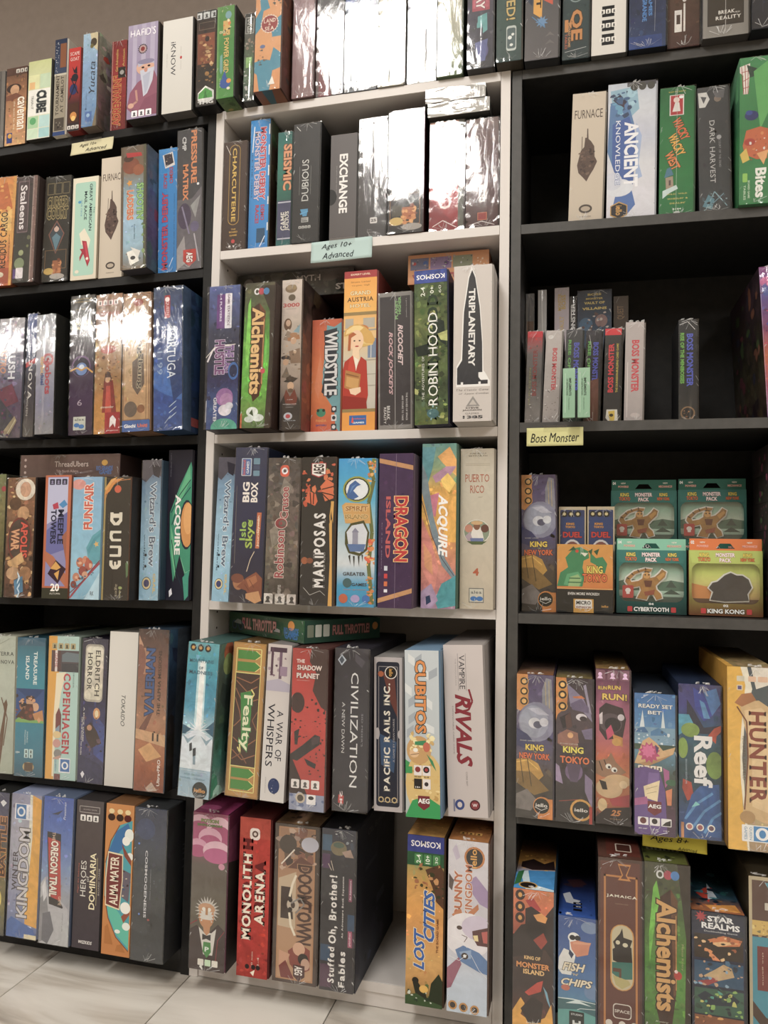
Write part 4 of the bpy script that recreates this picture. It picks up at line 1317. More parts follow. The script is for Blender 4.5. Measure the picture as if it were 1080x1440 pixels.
 'dominaria': ('taupe-grey gradient game box with thin gold-white sideways two-line title', '2c2828', 0, """
bg 5c5454 5c5250 544a4c 4c4448 4a4248 m=.1
F .1 .04 .86 .085 .02 b0a8a4
T BOARD_GAME .5 .062 .5 .04 b0a8a4 h
I .48 .12 .14 e8e4e0 3
T HEROES .34 .53 .24 .2 e0dcd4 u
T of .5 .53 .04 .1 e0dcd4 u
T DOMINARIA .68 .54 .38 .22 f0e4bc u b
T Magic:_the_Gathering .16 .53 .2 .06 c87060 u
L d8c890 .012 .84 .38 .84 .7
T BOARD_GAME .92 .54 .18 .05 c0b8a8 u
T WIZKIDS .5 .955 .5 .1 f0ece8 h b i"""),
 'alma': ('orange-framed sea ship game box with maroon scroll and white sideways title', '6c4828', 0, """
bg cc8848 d08c48 c88040
P 4ca4b0 .95 .1 .5 .14 .2 .25 .05 .4 .05 .62 .2 .76 .5 .88 .95 .96
P 3c74ac .8 .12 .4 .18 .1 .34 .1 .42 .6 .3 .95 .2
P 5cc0a8 .1 .6 .2 .74 .5 .86 .95 .94 .95 .8 .5 .7
L 8c4c2c .03 .5 .14 .2 .25 .03 .4
L 8c4c2c .03 .05 .62 .2 .76 .5 .88 .95 .96
E .85 .2 .16 .2 e8ece4
E .75 .24 .14 .14 f0f0e8
E .9 .34 .12 .12 e8e8e0
P 8c4c3c .6 .26 .95 .36 .95 .4 .7 .34
P 9c5440 .66 .74 .95 .68 .95 .72 .75 .78
P 6c6470 .55 .42 .95 .45 .9 .64 .55 .6
X 6 12 .6 .44 .95 .62 .06 3c5c80,d0c0a8,483838
E .8 .68 .18 .18 f0f0e8
E .85 .8 .14 .12 e8ece4
E .55 .84 .1 .06 e8ece4
P e8d8b0 .12 .32 .66 .33 .68 .5 .6 .7 .08 .68 .06 .5
P 7c3c38 .15 .33 .63 .34 .65 .5 .57 .69 .11 .67 .09 .5
T ALMA_MATER .37 .51 .32 .3 f0e4cc u b
E .2 .05 .1 .08 e8d098
E .5 .05 .1 .08 e8d098
E .78 .05 .1 .08 e8d098
E .2 .09 .13 .11 3c2418
E .5 .09 .13 .11 3c2418
E .78 .09 .13 .11 5c1c18
P b87434 .1 .82 .2 .8 .4 .93 .1 .93
P b87434 .55 .93 .7 .92 .85 .97 .5 .97"""),
 'cosmo': ('dark slate space game box with tiny spaced white letters, right end of bottom shelf', '2a2c2e', 1, """
bg 24304c 2a344c 30383f 34383c 303438 2e3236 m=.3
E .35 .14 .3 .3 2c3c64
X 6 16 .05 .05 .9 .9 .012 a8b0bc,8ca0c8
T COSMOGENESIS .4 .5 .44 .08 d8d8dc d b
T evolution_of_a_planet .55 .5 .2 .035 a0a0a8 d
E .22 .7 .03 .03 6c94e0
E .15 .24 .03 .03 5c84d8
E .52 .73 .04 .03 b04c4c"""),
 'space': ("dark blue planet game box with purple title stripes, left end of unit's third shelf", '22222a', 1, """
bg 5464a0 4c5484 363a54 2a2c40 30305c 3c5488 384c84 m=.4
R 0 0 .06 1 2c2c34
Q .3 .06 .55 .3 .02 6c3c84
Q .55 .055 .76 .3 .02 e4e0e8
T GAME_STATISTICS .66 .17 .22 .07 5c2c5c d b
T 2-4_PLAYERS .42 .15 .2 .06 e8e0f0 d b
L e8e0e4 .05 .05 .53 .2 .45 .4 .42 .85 .42
L ece4d8 .02 0 .5 .3 .42 .9 .415
T THE_LAST .7 .52 .2 .3 7c5894 d B o:c8b8d0
T HUSTLE .42 .5 .24 .3 7c4c7c d B o:c8b8d0
E .6 .78 .26 .26 9868a0
E .66 .8 .2 .2 b084b0
E .85 .6 .16 .25 3c6cb0
E .85 .6 .12 .18 242c50
T GREATER .32 .87 .18 .1 e0e0e4 d b
E .62 .87 .2 .16 d8d4dc
E .75 .84 .12 .1 c8c8d0
E .6 .99 .4 .26 4ca890
L c4c4d0 .02 .05 .8 .04 .95
X 5 30 .1 .05 .95 .95 .015 e0e4f0,b0b8dc"""),
 'alchemists': ('green and brown potion game box with ornate golden sideways title, on white unit', '3c2820', 1, """
bg 54503c 5c6440 548c34 5ca838 68b83c 64b438 6c9c3c 54703c m=.5
P 3c3024 .5 .02 1 .02 1 1 .82 1 .9 .5 .86 .2
P 4c2c1c .2 .18 .5 .14 .66 .2 .7 .5 .62 .78 .4 .82 .3 .74 .34 .4
P 7c4428 .5 .14 .72 .2 .7 .7 .62 .76 .64 .4
P 84d84c .12 .15 .2 .1 .24 .4 .18 .6 .08 .5
P 70c848 .75 .35 .82 .4 .8 .6 .74 .5
E .4 .06 .1 .11 f0f0f0
E .4 .06 .05 .06 54503c
E .55 .06 .1 .11 c84454
E .72 .06 .1 .11 4c94d0
T Alchemists .47 .47 .6 .42 e8bc78 d B o:4c2414
L d8a05c .025 .68 .25 .68 .7
E .7 .61 .08 .09 c84450
E .66 .59 .03 .03 f0e0e0
E .4 .89 .2 .16 e4ece4
E .3 .94 .16 .1 d0dcd0
E .6 .93 .2 .12 dce4dc
P 3c5430 .3 .9 .4 .87 .45 .92
R 0 .9 .06 1 c8683c"""),
 'alch3': ('green and brown potion game box with ornate golden title, under yellow age note', '382a20', 1, """
bg 4a4c34 4c5434 4c6c30 54842f 4c8c30 54902f 4c7c30 3c5c28 m=.5
P 342a1c .75 0 1 0 1 1 .9 1 .95 .4
P 44281a .3 .2 .6 .14 .74 .2 .72 .7 .62 .88 .36 .88 .28 .8 .36 .5
P 6c4424 .6 .14 .76 .2 .72 .7 .66 .72
P 70c03c .2 .14 .28 .1 .36 .2 .26 .3 .12 .55 .1 .4
E .36 .065 .09 .1 d8dcd8
E .36 .065 .05 .06 4a4c34
E .54 .065 .1 .11 b04454
E .7 .065 .1 .11 4c84c0
T Alchemists .5 .5 .6 .46 d8a45c d B o:3c1c10
L c08c48 .025 .72 .28 .72 .68
T Matus_Kotry .86 .5 .14 .06 b0a878 d
E .76 .6 .09 .1 b8382c
E .72 .58 .04 .04 f0d8d0
T Kotry .4 .86 .3 .05 c8d0b8 h i"""),
 'west3000': ('cream game box with stacked sepia cowboys and red four-digit number', '5c4a3c', 1, """
bg d4c4b8 d0c0b4 c4b4a4 b8a898 a89484 6c6460 5c5654 m=.15
E .45 .06 .3 .2 8c7458
E .35 .05 .12 .12 a89070
E .6 .05 .12 .12 a08860
E .5 .12 .18 .16 6c5c48
T 3000 .48 .17 .84 .2 c05450 h B
T scoundrels .48 .195 .5 .04 7c6c64 h
E .32 .3 .2 .3 6c4c34
E .34 .29 .12 .16 d0ac90
P 9c8874 .1 .4 .3 .34 .55 .36 .6 .42
P 8cacb8 .6 .35 .95 .3 .9 .36
P b0784c .3 .39 .9 .37 .95 .4 .35 .41
E .62 .37 .2 .1 b08058
E .62 .41 .15 .17 d0a888
E .25 .52 .24 .1 3c3434
E .25 .55 .14 .16 c8a080
P 7c6c5c .05 .65 .3 .58 .5 .66
P 8c7058 .4 .48 .95 .46 1 .56 .5 .56
P 3c342c .15 .68 .5 .65 .9 .66 .6 .69
E .5 .66 .22 .1 4c3c30
E .52 .71 .17 .2 d4ac88
E .52 .74 .14 .1 6c5440
P 7c3c2c .1 .82 .3 .73 .5 .78 .72 .73 .95 .82 .9 .84
P 3c3430 .02 .82 .2 .77 .3 .84 .8 .84 .9 .78 1 .82 1 1 0 1
X 6 26 .05 .3 .95 .66 .1 5c4838,c8a888,8c7054,e0d0c0
T A_GAME .5 .8 .3 .03 e8e4e0 h b
T GAMES_FOR .5 .83 .7 .03 f0ece8 h b
T COMPANY .5 .85 .4 .03 d8d4d0 h
E .42 .91 .22 .18 c0c4cc
E .42 .91 .12 .1 c04048
T QUANTUM .5 .94 .6 .05 b8c0c8 h b"""),
 'graffiti': ('short orange and teal game box with graffiti-style white title and frog badge', 'c4643c', 1, """
bg d8643c e07040 e47c44 e8884c e07840 d85c38 m=.1
P 78b0b8 .5 .05 .75 .07 1 .03 1 1 .85 .95 .8 .8 .5 .68 .35 .55 .45 .3
P e88c5c .3 .3 .4 .5 .25 .7 .1 .6
P 2c3440 .4 .1 .85 .08 .85 .65 .6 .7 .35 .64 .5 .4
T WILDSTYLE .66 .39 .56 .44 ececec d B o:28303c
E .35 .82 .16 .14 3c9474
E .25 .8 .05 .05 1c3c34
E .44 .8 .05 .05 1c3c34
T PANDA .36 .89 .36 .08 e8a054 h B
T SATORU .36 .93 .36 .06 3c4c94 h B
I .8 .8 .001 f0f0f0 1
Q .7 .765 .88 .82 .03 2c3440
Q .7 .84 .88 .895 .03 e8e8e8
Q .7 .92 .88 .975 .03 2c3440
E .79 .79 .06 .06 e8e8e8
E .79 .867 .06 .06 2c3440
E .79 .947 .06 .06 e8e8e8"""),
 'austria': ('tall yellow hotel game box of red-haired lady in straw hat holding menu', '7c342c', 0, """
bg e8a438 eca83c e8c080 c8c4b4 c8c0b0 b8b0a0 m=.05
R 0 0 1 .045 a83838
T EXPERT_LEVEL .5 .022 .6 .05 f0d8b8 h b
R 0 .045 1 .26 ecA03a f0b450
T Simone_Luciani .5 .07 .6 .05 8c5c24 h s
T Virginio_Gigli .5 .093 .55 .05 8c5c24 h s
T GRAND .5 .14 .62 .12 f0dca8 h b o:a87434
T AUSTRIA .5 .18 .8 .13 4c3828 h s b
T HOTEL .5 .22 .62 .11 f0dca8 h b o:a87434
R 0 .26 1 .28 98804c
R .05 .3 .3 .36 b4ac9c
R .6 .3 .95 .36 b4ac9c
R 0 .37 1 .38 a8a090
R .75 .43 1 .55 7c8ca4
L e0dcd0 .02 .85 .43 .85 .55
R 0 .56 1 .565 a8a090
R .7 .65 1 .653 a09888
R .7 .72 1 .723 a09888
P e8c878 .05 .38 .3 .345 .7 .37 .95 .44 .9 .47 .6 .46 .3 .4 .05 .4
P d8b058 .3 .4 .6 .46 .9 .47 .6 .48 .35 .44
E .55 .37 .22 .14 c87c3c
P d8a850 .02 .41 .04 .375 .2 .345 .42 .335 .62 .35 .85 .39 .97 .44 .9 .465 .7 .46 .45 .41 .2 .4
P f0d088 .06 .4 .1 .37 .3 .345 .5 .345 .62 .36 .5 .38 .25 .385
E .4 .44 .22 .32 f0c8a0
P b86430 .14 .5 .16 .4 .3 .385 .4 .4 .24 .42 .22 .5
E .5 .44 .03 .02 3c2c24
E .34 .44 .03 .02 3c2c24
E .42 .475 .06 .02 b83c34
P f0d0a8 .3 .48 .48 .48 .52 .56 .4 .6 .28 .54
P b83420 0 .62 .05 .57 .3 .53 .4 .62 .55 .54 .72 .57 .78 .78 .7 .86 0 .86
P cc4028 .2 .55 .3 .53 .38 .64 .3 .75 .1 .7
P 982818 .02 .78 .72 .8 .76 .87 0 .87
P f0e4d0 .34 .54 .4 .63 .48 .56
P b87c3c .08 .62 .55 .65 .5 .77 .05 .73
P 8c5c2c .1 .64 .5 .665 .48 .67 .1 .65
P d09c54 .12 .66 .5 .68 .46 .75 .1 .72
P f0ccA8 .2 .74 .55 .73 .56 .76 .4 .78 .25 .77
R 0 .865 1 .885 98804c
R 0 .885 1 1 e89834 ec9c30
R .22 .905 .74 .965 3c6cac
T lookout .5 .925 .4 .04 e85c34 h b
T GAMES .5 .95 .36 .05 e8f0f0 h B
P e85030 .28 .95 .32 .91 .36 .95"""),
 'ricochet': ('charcoal game box in clear sleeve with pink-white slanted title, beside green forest box', '5c5854', 1, """
bg 8c8884 8c8884
R .05 .03 .95 .97 403c40
T RICOCHET .66 .39 .3 .15 ecd4d4 d B i
T ROCK_JOCKEYS .36 .52 .46 .15 d8b0b4 d B i
T HIGHER .64 .1 .13 .08 8cc47c u B
T PLANET .55 .13 .14 .08 8cc47c u B
T a_game_inspired .84 .12 .14 .04 c0bcb8 d
T THE_RICHES_OF_SPACE .84 .84 .2 .05 d8d4d0 d b
T ARE_YOURS_TO_TAKE .72 .85 .18 .05 d8d4d0 d b
T BREAK .3 .88 .1 .09 ece8e4 d s b
T REALITY .2 .9 .12 .07 ece8e4 d s b
L c8c4c0 .012 .5 0 .5 1"""),
 'robin': ('mossy green forest game box with blue top band and white serif title', '2c2c44', 0, """
bg 2c3c24 4c5c34 50602c 6c7840 48562c 5c6c38 3c482c 50603c 5c6830 m=.6
X 9 70 .02 .1 .98 .98 .1 2c3820,8c9c4c,3c4c24,b0b468,586c34
P 2c3828 .5 .3 .9 .34 .96 .5 .6 .44
P b8bc70 .7 .42 1 .4 1 .47 .8 .46
P 20281c 0 .5 .4 .48 .5 .55 .1 .56
R 0 0 1 .085 3c4c94
T KOSMOS .5 .045 .86 .15 f0f0f4 H b
T 2-4 .26 .14 .06 .13 e8ecd8 u b
T 10+ .54 .14 .06 .12 e8ecd8 u b
T 60 .78 .13 .05 .08 d8dcc8 u
T ROBIN_HOOD .56 .58 .6 .29 ecece4 u s o:2c3c24
T THE_ADVENTURES_OF .26 .7 .28 .07 dcdcd0 u s
E .55 .93 .18 .14 4c7478
X 2 14 .35 .88 .75 .98 .04 8cb0b0,3c6064"""),
 'triplanetary': ('white game box with tall black rocket and vertical white lettering', 'b8b0a8', 1, """
bg d8d0ca d4ccc4 d4ccc6
P f4f2ee .47 .01 .56 .06 .7 .26 .77 .5 .79 .68 .85 .7 .94 .74 .96 .745 .96 .78 .08 .78 .08 .65 .2 .6 .24 .3 .38 .07
P 34363c .48 .03 .56 .08 .68 .27 .75 .5 .76 .69 .66 .69 .66 .72 .72 .74 .9 .74 .9 .765 .72 .765 .72 .75 .66 .75 .66 .765 .26 .765 .26 .75 .2 .75 .2 .765 .1 .765 .1 .66 .23 .61 .27 .3 .4 .08
T TRIPLANETARY .48 .4 .5 .17 f0eeea d B
T The_Classic_Game .5 .8 .84 .055 5c5854 h s i
T of_Space_Combat .54 .825 .78 .055 5c5854 h s i
P 9c9894 .52 .84 .7 .905 .34 .905
P c8c0b8 .52 .86 .62 .895 .42 .895
T STEVE .5 .915 .34 .045 5c5854 h B
T JACKSON .5 .93 .5 .05 5c5854 h B
T GAMES .5 .95 .36 .045 8c8884 h
T 1385 .52 .973 .52 .08 34363c h B"""),
 'bigbox': ('tall navy game box with green island title and robed man at bottom', '182038', 1, """
bg 2c3454 242c50 1c244c 1c2040 2a2838 m=.15
Q .2 .07 .52 .185 .03 b8c4d0
Q .23 .075 .49 .18 .02 4c6ca8
T lookout .28 .13 .1 .1 d85c34 u b
T GAMES .4 .13 .08 .08 e8ecf0 u b
Q .58 .07 .78 .11 .02 6c94a8
Q .58 .115 .78 .145 .02 3c4c6c
Q .58 .15 .78 .185 .02 6c94a8
T BIG .38 .29 .13 .22 f0e8e0 u B
T BOX .64 .29 .13 .22 f0e8e0 u B
L 8c8474 .01 .08 .25 .1 .75
T Isle .33 .54 .12 .2 9cc44c u b
T Skye .56 .56 .18 .28 b0c848 u b o:2c4c2c
T of .52 .48 .03 .08 9cc44c u
P c86c40 .76 .42 .9 .42 .86 .65 .74 .65
T Journeyman .82 .54 .2 .08 f0e0c8 u b
T Druids .8 .5 .1 .06 f0e0c8 u
L ecd8b8 .02 .72 .67 .6 .72 .5 .8
E .26 .87 .18 .22 b0744c
E .22 .845 .2 .14 7c4434
P 8c4c34 .2 .9 .5 .84 .8 .8 1 .84 1 .96 .7 .98 .5 .92
P b06c44 .5 .85 .8 .82 .85 .86 .6 .9
P d09864 .5 .94 .9 .92 1 .98 .8 1 .5 .97
L 6c3828 .02 .45 .88 .6 .92
L 6c3828 .02 .6 .85 .75 .9"""),
 'robinson': ('grey-brown game box with red blackletter two-word title and orange square badge', '4c4440', 1, """
bg 544c48 5c5450 6c6058 645850 74685c 544c44 4a423e m=.6
X 12 50 .02 .02 .98 .98 .16 7c7064,44403c,8c8074,584e46
P 8c8478 .5 .14 .8 .2 .6 .3 .4 .24
P 948a7c .1 .5 .3 .46 .5 .56 .2 .62
Q .38 .05 .66 .13 .1 dc5c40
E .52 .09 .1 .1 f0f0f0
E .52 .09 .05 .05 5c4c4c
T Robinson .44 .66 .32 .28 a03c44 u b o:d8c8bc
T Crusoe .54 .31 .22 .26 a03c44 u b o:d8c8bc
E .46 .45 .2 .17 d8c8bc
E .46 .45 .18 .15 983840
E .5 .45 .12 .1 6c6058
P a03c44 .46 .435 .5 .45 .46 .465 .42 .45
T Adventures .45 .92 .1 .14 d8d0c8 u
I .5 .965 .22 d0c8c0 3"""),
 'mariposas': ('black butterfly game box with bold white serif sideways title, orange monarch wings', '4c3424', 1, """
bg 26221f 2a2826 2c2a2a 2c2a2c
X 21 46 0 .03 .95 .32 .13 d8603c,1c1814,e07844,241c18,c8502c,8c9c58
P e07040 .55 .2 .75 .15 .95 .18 .95 .28 .7 .3
L 1c1410 .03 .6 .22 .95 .2
L 1c1410 .03 .6 .24 .95 .26
L 1c1410 .03 .62 .25 .85 .3
P dc6438 .1 .3 .2 .23 .42 .25 .48 .3 .4 .33
L 1c1410 .03 .28 .32 .25 .24
L 1c1410 .03 .35 .32 .36 .24
P b03038 .28 .04 .72 .04 .72 .12 .5 .14 .28 .12
P f0ece4 .3 .045 .7 .045 .7 .115 .5 .132 .3 .115
T AEG .5 .085 .07 .32 3c2420 u B
T MARIPOSAS .56 .63 .5 .36 e8e4e0 u s B
L e0a848 .03 .9 .32 .86 .4 .92 .6 .86 1
P e0a848 .88 .3 .97 .3 .95 .45 .9 .38
P e0a848 .84 .45 .92 .42 .94 .7 .96 1 .84 1 .88 .7
E .12 .7 .1 .1 a85c34
E .28 .7 .1 .08 8c5034
L d8d8d0 .01 .1 .88 .3 .93 .6 .9 .75 .93"""),
 'spirit': ('bright blue island game box with wave medallion, castle oval and autumn vine', '4c94b4', 1, """
bg 2ca0dc 3cacdc 54b4d8 98c4d4 c0d4dc d4dce0 30a0cc 2c98c8 m=.1
L 6c7438 .1 .8 .02 .95 .15 .82 .3 .92 .5 .84 .72 .95 .98
X 4 26 .8 .02 1 .16 .08 e8a050,d87c44,f0b860,7c8c3c
X 5 26 .75 .55 1 .72 .09 e89048,e8603c,f0c070
X 6 20 .8 .8 1 .98 .08 d88040,7c7438,e0a050
E .5 .21 .38 .34 a0a43c
E .5 .21 .34 .3 3c3c28
E .5 .21 .3 .27 e8ecf0
P 3c68a8 .22 .25 .3 .18 .45 .15 .6 .18 .5 .19 .4 .22 .55 .26 .4 .28 .25 .27
P 5c8cc8 .3 .24 .36 .19 .5 .17 .4 .2
P d8a458 .1 .32 .2 .3 .85 .31 .88 .44 .2 .44
T SPIRIT .5 .34 .62 .13 b07838 h B o:f0d8a0
T ISLAND .5 .395 .62 .12 b08840 h B o:f0d8a0
P 4c4c20 .2 .5 .35 .44 .7 .42 .85 .5 .8 .62 .6 .66 .3 .64 .2 .58
P d8dce4 .24 .5 .38 .455 .68 .44 .8 .5 .75 .61 .6 .64 .32 .62
R .4 .5 .55 .6 9898ac
P 8888a0 .38 .5 .47 .47 .58 .5
P 5c7cb0 .26 .58 .76 .58 .7 .63 .34 .63
P 2c2c28 .3 .66 .35 .65 .36 .72
P 2c2c28 .42 .66 .47 .66 .46 .74
P 2c2c28 .55 .66 .6 .66 .59 .73
P 2c2c28 .65 .65 .69 .65 .68 .7
T GREATER .46 .78 .6 .09 3c3c40 h b
T GAMES .6 .85 .4 .08 3c3c40 h b
E .28 .84 .12 .12 3c6468
T play-greater .5 .885 .62 .035 d07c50 h
E .18 .945 .12 .12 c8603c
E .5 .945 .12 .1 b0a0d0
E .78 .945 .1 .1 3878c0"""),
 'dragon': ('dark purple game box with gold diagonal bands and red sideways title', '5c4858', 0, """
bg 4a3454 4a3450 46304e 48324e m=.2
P c08c5c 0 .03 1 .08 1 .11 0 .06
P c08c5c 0 .94 1 .87 1 .9 0 .97
P 4a3454 0 0 1 0 1 .075 0 .025
T DRAGON .66 .49 .42 .4 c03434 d B o:f0c078
T ISLAND .28 .48 .4 .14 c05858 d B
R .18 .73 .28 .76 c8ccd8
R .18 .78 .28 .81 c83c3c
R .18 .83 .28 .86 d8703c
R .18 .88 .28 .9 d8d8e0
T for_2_to_4_players .1 .6 .3 .03 9c88a0 d
L 8c7890 .01 .5 0 .5 1"""),
 'acquire2': ('swirling yellow, pink and teal game box with white diagonal sideways title', '4c6c5c', 0, """
bg 64948c 8ca47c d8a448 e0a848 d89858 d0886c c47c78 a888a0 m=.4
P 5c949c 0 .02 .4 .02 .3 .15 .1 .3 0 .25
P e0a458 .45 .08 .8 .02 1 .1 1 .2 .6 .12
P b488a0 .3 .2 .7 .14 1 .14 .8 .2 .4 .24
P f0c860 .55 .22 .75 .18 .98 .24 .8 .3 .6 .26
P c8788c .2 .32 .5 .3 .4 .45 .15 .4
P ecb04c .6 .35 1 .3 1 .6 .75 .6 .6 .5
P 7c8c94 0 .12 .15 .2 .35 .45 .7 .7 1 .8 1 .84 .6 .74 .3 .55 0 .3
L 4c4c5c .02 0 .35 .3 .56 .6 .7 .95 .8
P d8887c 0 .45 .3 .6 .5 .75 .4 .9 .1 .8 0 .75
P e09c70 .05 .6 .3 .68 .35 .8 .1 .75
P 4c9ca4 .4 .95 .6 .85 1 .8 1 .98 .5 1
P a890b0 0 .9 .3 .85 .5 .95 .3 1 0 1
T ACQUIRE .6 .5 .38 .32 f4f2f0 d B i
P 2c3c5c .14 .93 .26 .92 .3 .96 .16 .98"""),
 'puerto': ('cream game box with terracotta serif heading, farmer medallion and number 4', '9c9080', 1, """
bg ccc2b0 d0c8b4 cec4b0 ccc0aa c8bca6 m=.1
T ANDREAS .52 .03 .5 .04 6c6454 h s b
T SEYFARTH .52 .045 .56 .04 6c6454 h s b
L a89c84 .01 .15 .095 .88 .095
L a89c84 .01 .15 .105 .88 .105
T PUERTO .5 .185 .72 .23 b85c40 h s
T RICO .5 .255 .42 .23 b85c40 h s
T 1897 .6 .305 .14 .04 a89c84 h
E .5 .52 .4 .36 e8e4d8
E .5 .52 .38 .34 8c9c84
P e8e4dc .3 .57 .36 .5 .5 .47 .64 .5 .72 .57
E .5 .485 .1 .12 8c5c44
E .5 .465 .18 .06 d8b07c
E .26 .5 .12 .12 d08c74
E .74 .5 .12 .12 6c4438
P b8a4b0 .15 .55 .3 .52 .4 .58 .25 .58
P 6c7cac .3 .56 .7 .56 .68 .6 .34 .6
P 54683c .2 .58 .8 .58 .65 .6 .36 .6
T 4 .48 .77 .18 .22 c05c38 h B
R .28 .87 .72 .96 6c6c6c
R .3 .875 .7 .955 d0ccbc
T alea .5 .895 .32 .09 5c6468 h s b
E .42 .935 .1 .07 3878bc
E .6 .935 .1 .07 3878bc"""),
 'madness': ('leaning turquoise ice-cave game box with two tiny climbers and round black logo', '3c5c58', 1, """
bg 5cacb8 30a0b4 2890b0 3898b8 a8d0dc b0ccd8 98b8cc a0bccc m=.3
P c0e4ec .35 .12 .62 .12 .66 .55 .36 .55
P f4f8f8 .42 .12 .58 .12 .6 .58 .42 .58
P 205c78 0 .54 .3 .56 .1 .6 0 .6
P 205c78 1 .5 .7 .56 1 .6
S .5 .57 .4 14 .25 ecf4f8
P d8e4ec 0 .62 .5 .56 1 .62 1 .82 0 .82
P 88a8b8 0 .6 .2 .63 .45 .6 .2 .66
P 88a8b8 1 .6 .8 .63 .6 .6 .8 .66
E .16 .035 .1 .11 1c1c1c
E .4 .035 .1 .11 1c1c1c
E .64 .035 .1 .11 1c1c1c
E .16 .035 .05 .05 d8a03c
E .4 .035 .05 .05 d8a03c
E .64 .035 .05 .05 d8a03c
T MOUNTAINS .46 .12 .78 .1 246078 h s b
T OF .46 .165 .14 .08 246078 h s b
T MADNESS .46 .195 .76 .1 246078 h s b
P 28343c .26 .66 .34 .65 .36 .7 .28 .71
P 28343c .38 .69 .48 .68 .49 .73 .4 .74
P 7c98a8 .4 .74 .48 .73 .5 .79 .42 .79
R .05 .83 .9 .832 d8e4ec
T ROB_DAVIAU .45 .855 .56 .05 6c94a8 h
T MIGUEL_COIMBRA .45 .88 .8 .05 6c94a8 h
E .7 .95 .24 .25 1c2424
T iello .7 .95 .36 .12 e8a03c h b"""),
 'greengold': ('gold game box with green gothic arches and mirrored swirling green centre title', '5c4420', 1, """
bg b08034 b88438 ac7c30
Q .04 .01 .96 .99 .04 c08c3c
R .1 .2 .88 .8 3c2014
L 9c6038 .03 .14 .25 .5 .32 .8 .28
L 9c6038 .03 .14 .3 .4 .4 .85 .36
L 9c6038 .03 .14 .36 .3 .45 .35 .5 .14 .55
L 9c6038 .03 .14 .62 .5 .68 .85 .62
L 9c6038 .03 .14 .7 .45 .76 .85 .72
L 9c6038 .03 .14 .23 .6 .26 .85 .22
L 8c5430 .03 .85 .44 .7 .5 .85 .56
L 8c5430 .03 .14 .76 .4 .72 .6 .78
F .1 .035 .88 .2 .025 f0e480
F .1 .8 .88 .965 .025 f0e480
F .1 .035 .88 .965 .02 f0e480
P 3c8c2c .15 .05 .7 .05 .84 .078 .7 .107 .15 .107
P 3c8c2c .15 .125 .7 .125 .84 .153 .7 .185 .15 .185
P 3c8c2c .15 .815 .7 .815 .84 .845 .7 .875 .15 .875
P 3c8c2c .15 .89 .7 .89 .84 .92 .7 .95 .15 .95
L f0e480 .02 .7 .05 .88 .078 .7 .107
L f0e480 .02 .7 .125 .88 .153 .7 .185
L f0e480 .02 .7 .815 .88 .845 .7 .875
L f0e480 .02 .7 .89 .88 .92 .7 .95
P 2c8c34 .3 .33 .62 .31 .66 .45 .6 .7 .4 .66 .36 .5
T Fealty .5 .52 .36 .34 f0f0c8 d b o:2c8c3c
L f0e480 .04 .62 .3 .72 .33 .64 .36
L f0e480 .04 .3 .68 .4 .72 .36 .66"""),
 'whispers': ('white game box with grey castle top and black serif sideways title', '7c7470', 0, """
bg c8bcb8 d4ccc8 d8d4d0 d6d2ce
X 8 22 0 .02 .9 .2 .12 6c5460,a8949c,8c7480,c8b8bc
R .1 .02 .8 .05 54404c
R .15 .02 .25 .2 604854
R .5 .05 .62 .22 786070
R .55 .14 .85 .2 a0889c
P b8b0c0 0 .24 .5 .22 1 .25 1 .3 0 .3
T A_WAR_OF .66 .58 .32 .26 2c2c38 d s
T WHISPERS .28 .58 .4 .28 2c2c38 d s
E .55 .9 .24 .3 3c4870
X 3 12 .38 .86 .74 .95 .03 c8ccdc,1c2848
T STRONGHOLD .2 .9 .1 .03 8c8890 d"""),
 'shadow': ('bright red splattered game box with black rocket and dark lower left corner', '4c2a26', 1, """
bg a83028 c4342c c8342c b83028 b03028 m=.15
P 442824 .55 0 1 0 1 .38 .85 .36 .6 .26 .7 .15 .5 .08
P 341f1e 0 .66 .4 .85 .7 1 0 1
E .18 .34 .2 .28 3c201e
X 31 40 0 .3 1 .6 .05 3c201e,2c1a1a
X 32 20 .5 .6 1 .85 .04 3c201e,2c1a1a
T THE .24 .08 .24 .1 ecd8d0 h B
T SHADOW .5 .12 .72 .14 ecd8d0 h B o:3c201e
T PLANET .46 .17 .66 .14 ecd8d0 h B o:3c201e
T the_board_game .32 .2 .36 .025 ecd8d0 h
P 2c2628 0 .66 .35 .6 .7 .53 .85 .54 .84 .59 .6 .63 .2 .7 0 .69
P 48383c .6 .55 .85 .54 .8 .58 .62 .6
P 2c2628 .1 .52 .25 .5 .22 .54 .2 .6 .12 .6
P 2c2628 .4 .68 .75 .71 .72 .74 .5 .72
I .45 .84 .17 e8e0dc 3
R 0 .9 1 1 8c94b0
X 6 14 0 .9 1 1 .14 5c6c94,b0b8cc,a8acc0
E .32 .925 .14 .14 c8b8a0
E .32 .925 .09 .09 4c4034
Q .5 .9 .76 .96 .02 ece8e8
E .63 .92 .08 .05 1c1c1c"""),
 'civ': ('black game box with widely spaced white sideways capitals and tiny red square', '26242c', 1, """
bg 302e38 2a2834 282632 2a2830 m=.2
P 4c4854 .6 .03 .9 .08 .8 .12 .6 .08
T CIVILIZATION .6 .5 .7 .22 e4e4e4 d
T A_NEW_DAWN .28 .49 .31 .09 d0d0d0 d
T SID_MEIER'S .84 .5 .2 .05 8c8c94 d
P c0ccd8 .2 .04 .34 .075 .2 .11 .08 .075
P 3c4c5c .2 .05 .28 .075 .2 .1 .12 .075
P c83c38 .18 .9 .34 .905 .33 .955 .17 .95
T 2K .26 .928 .1 .08 f0e0e0 d b"""),
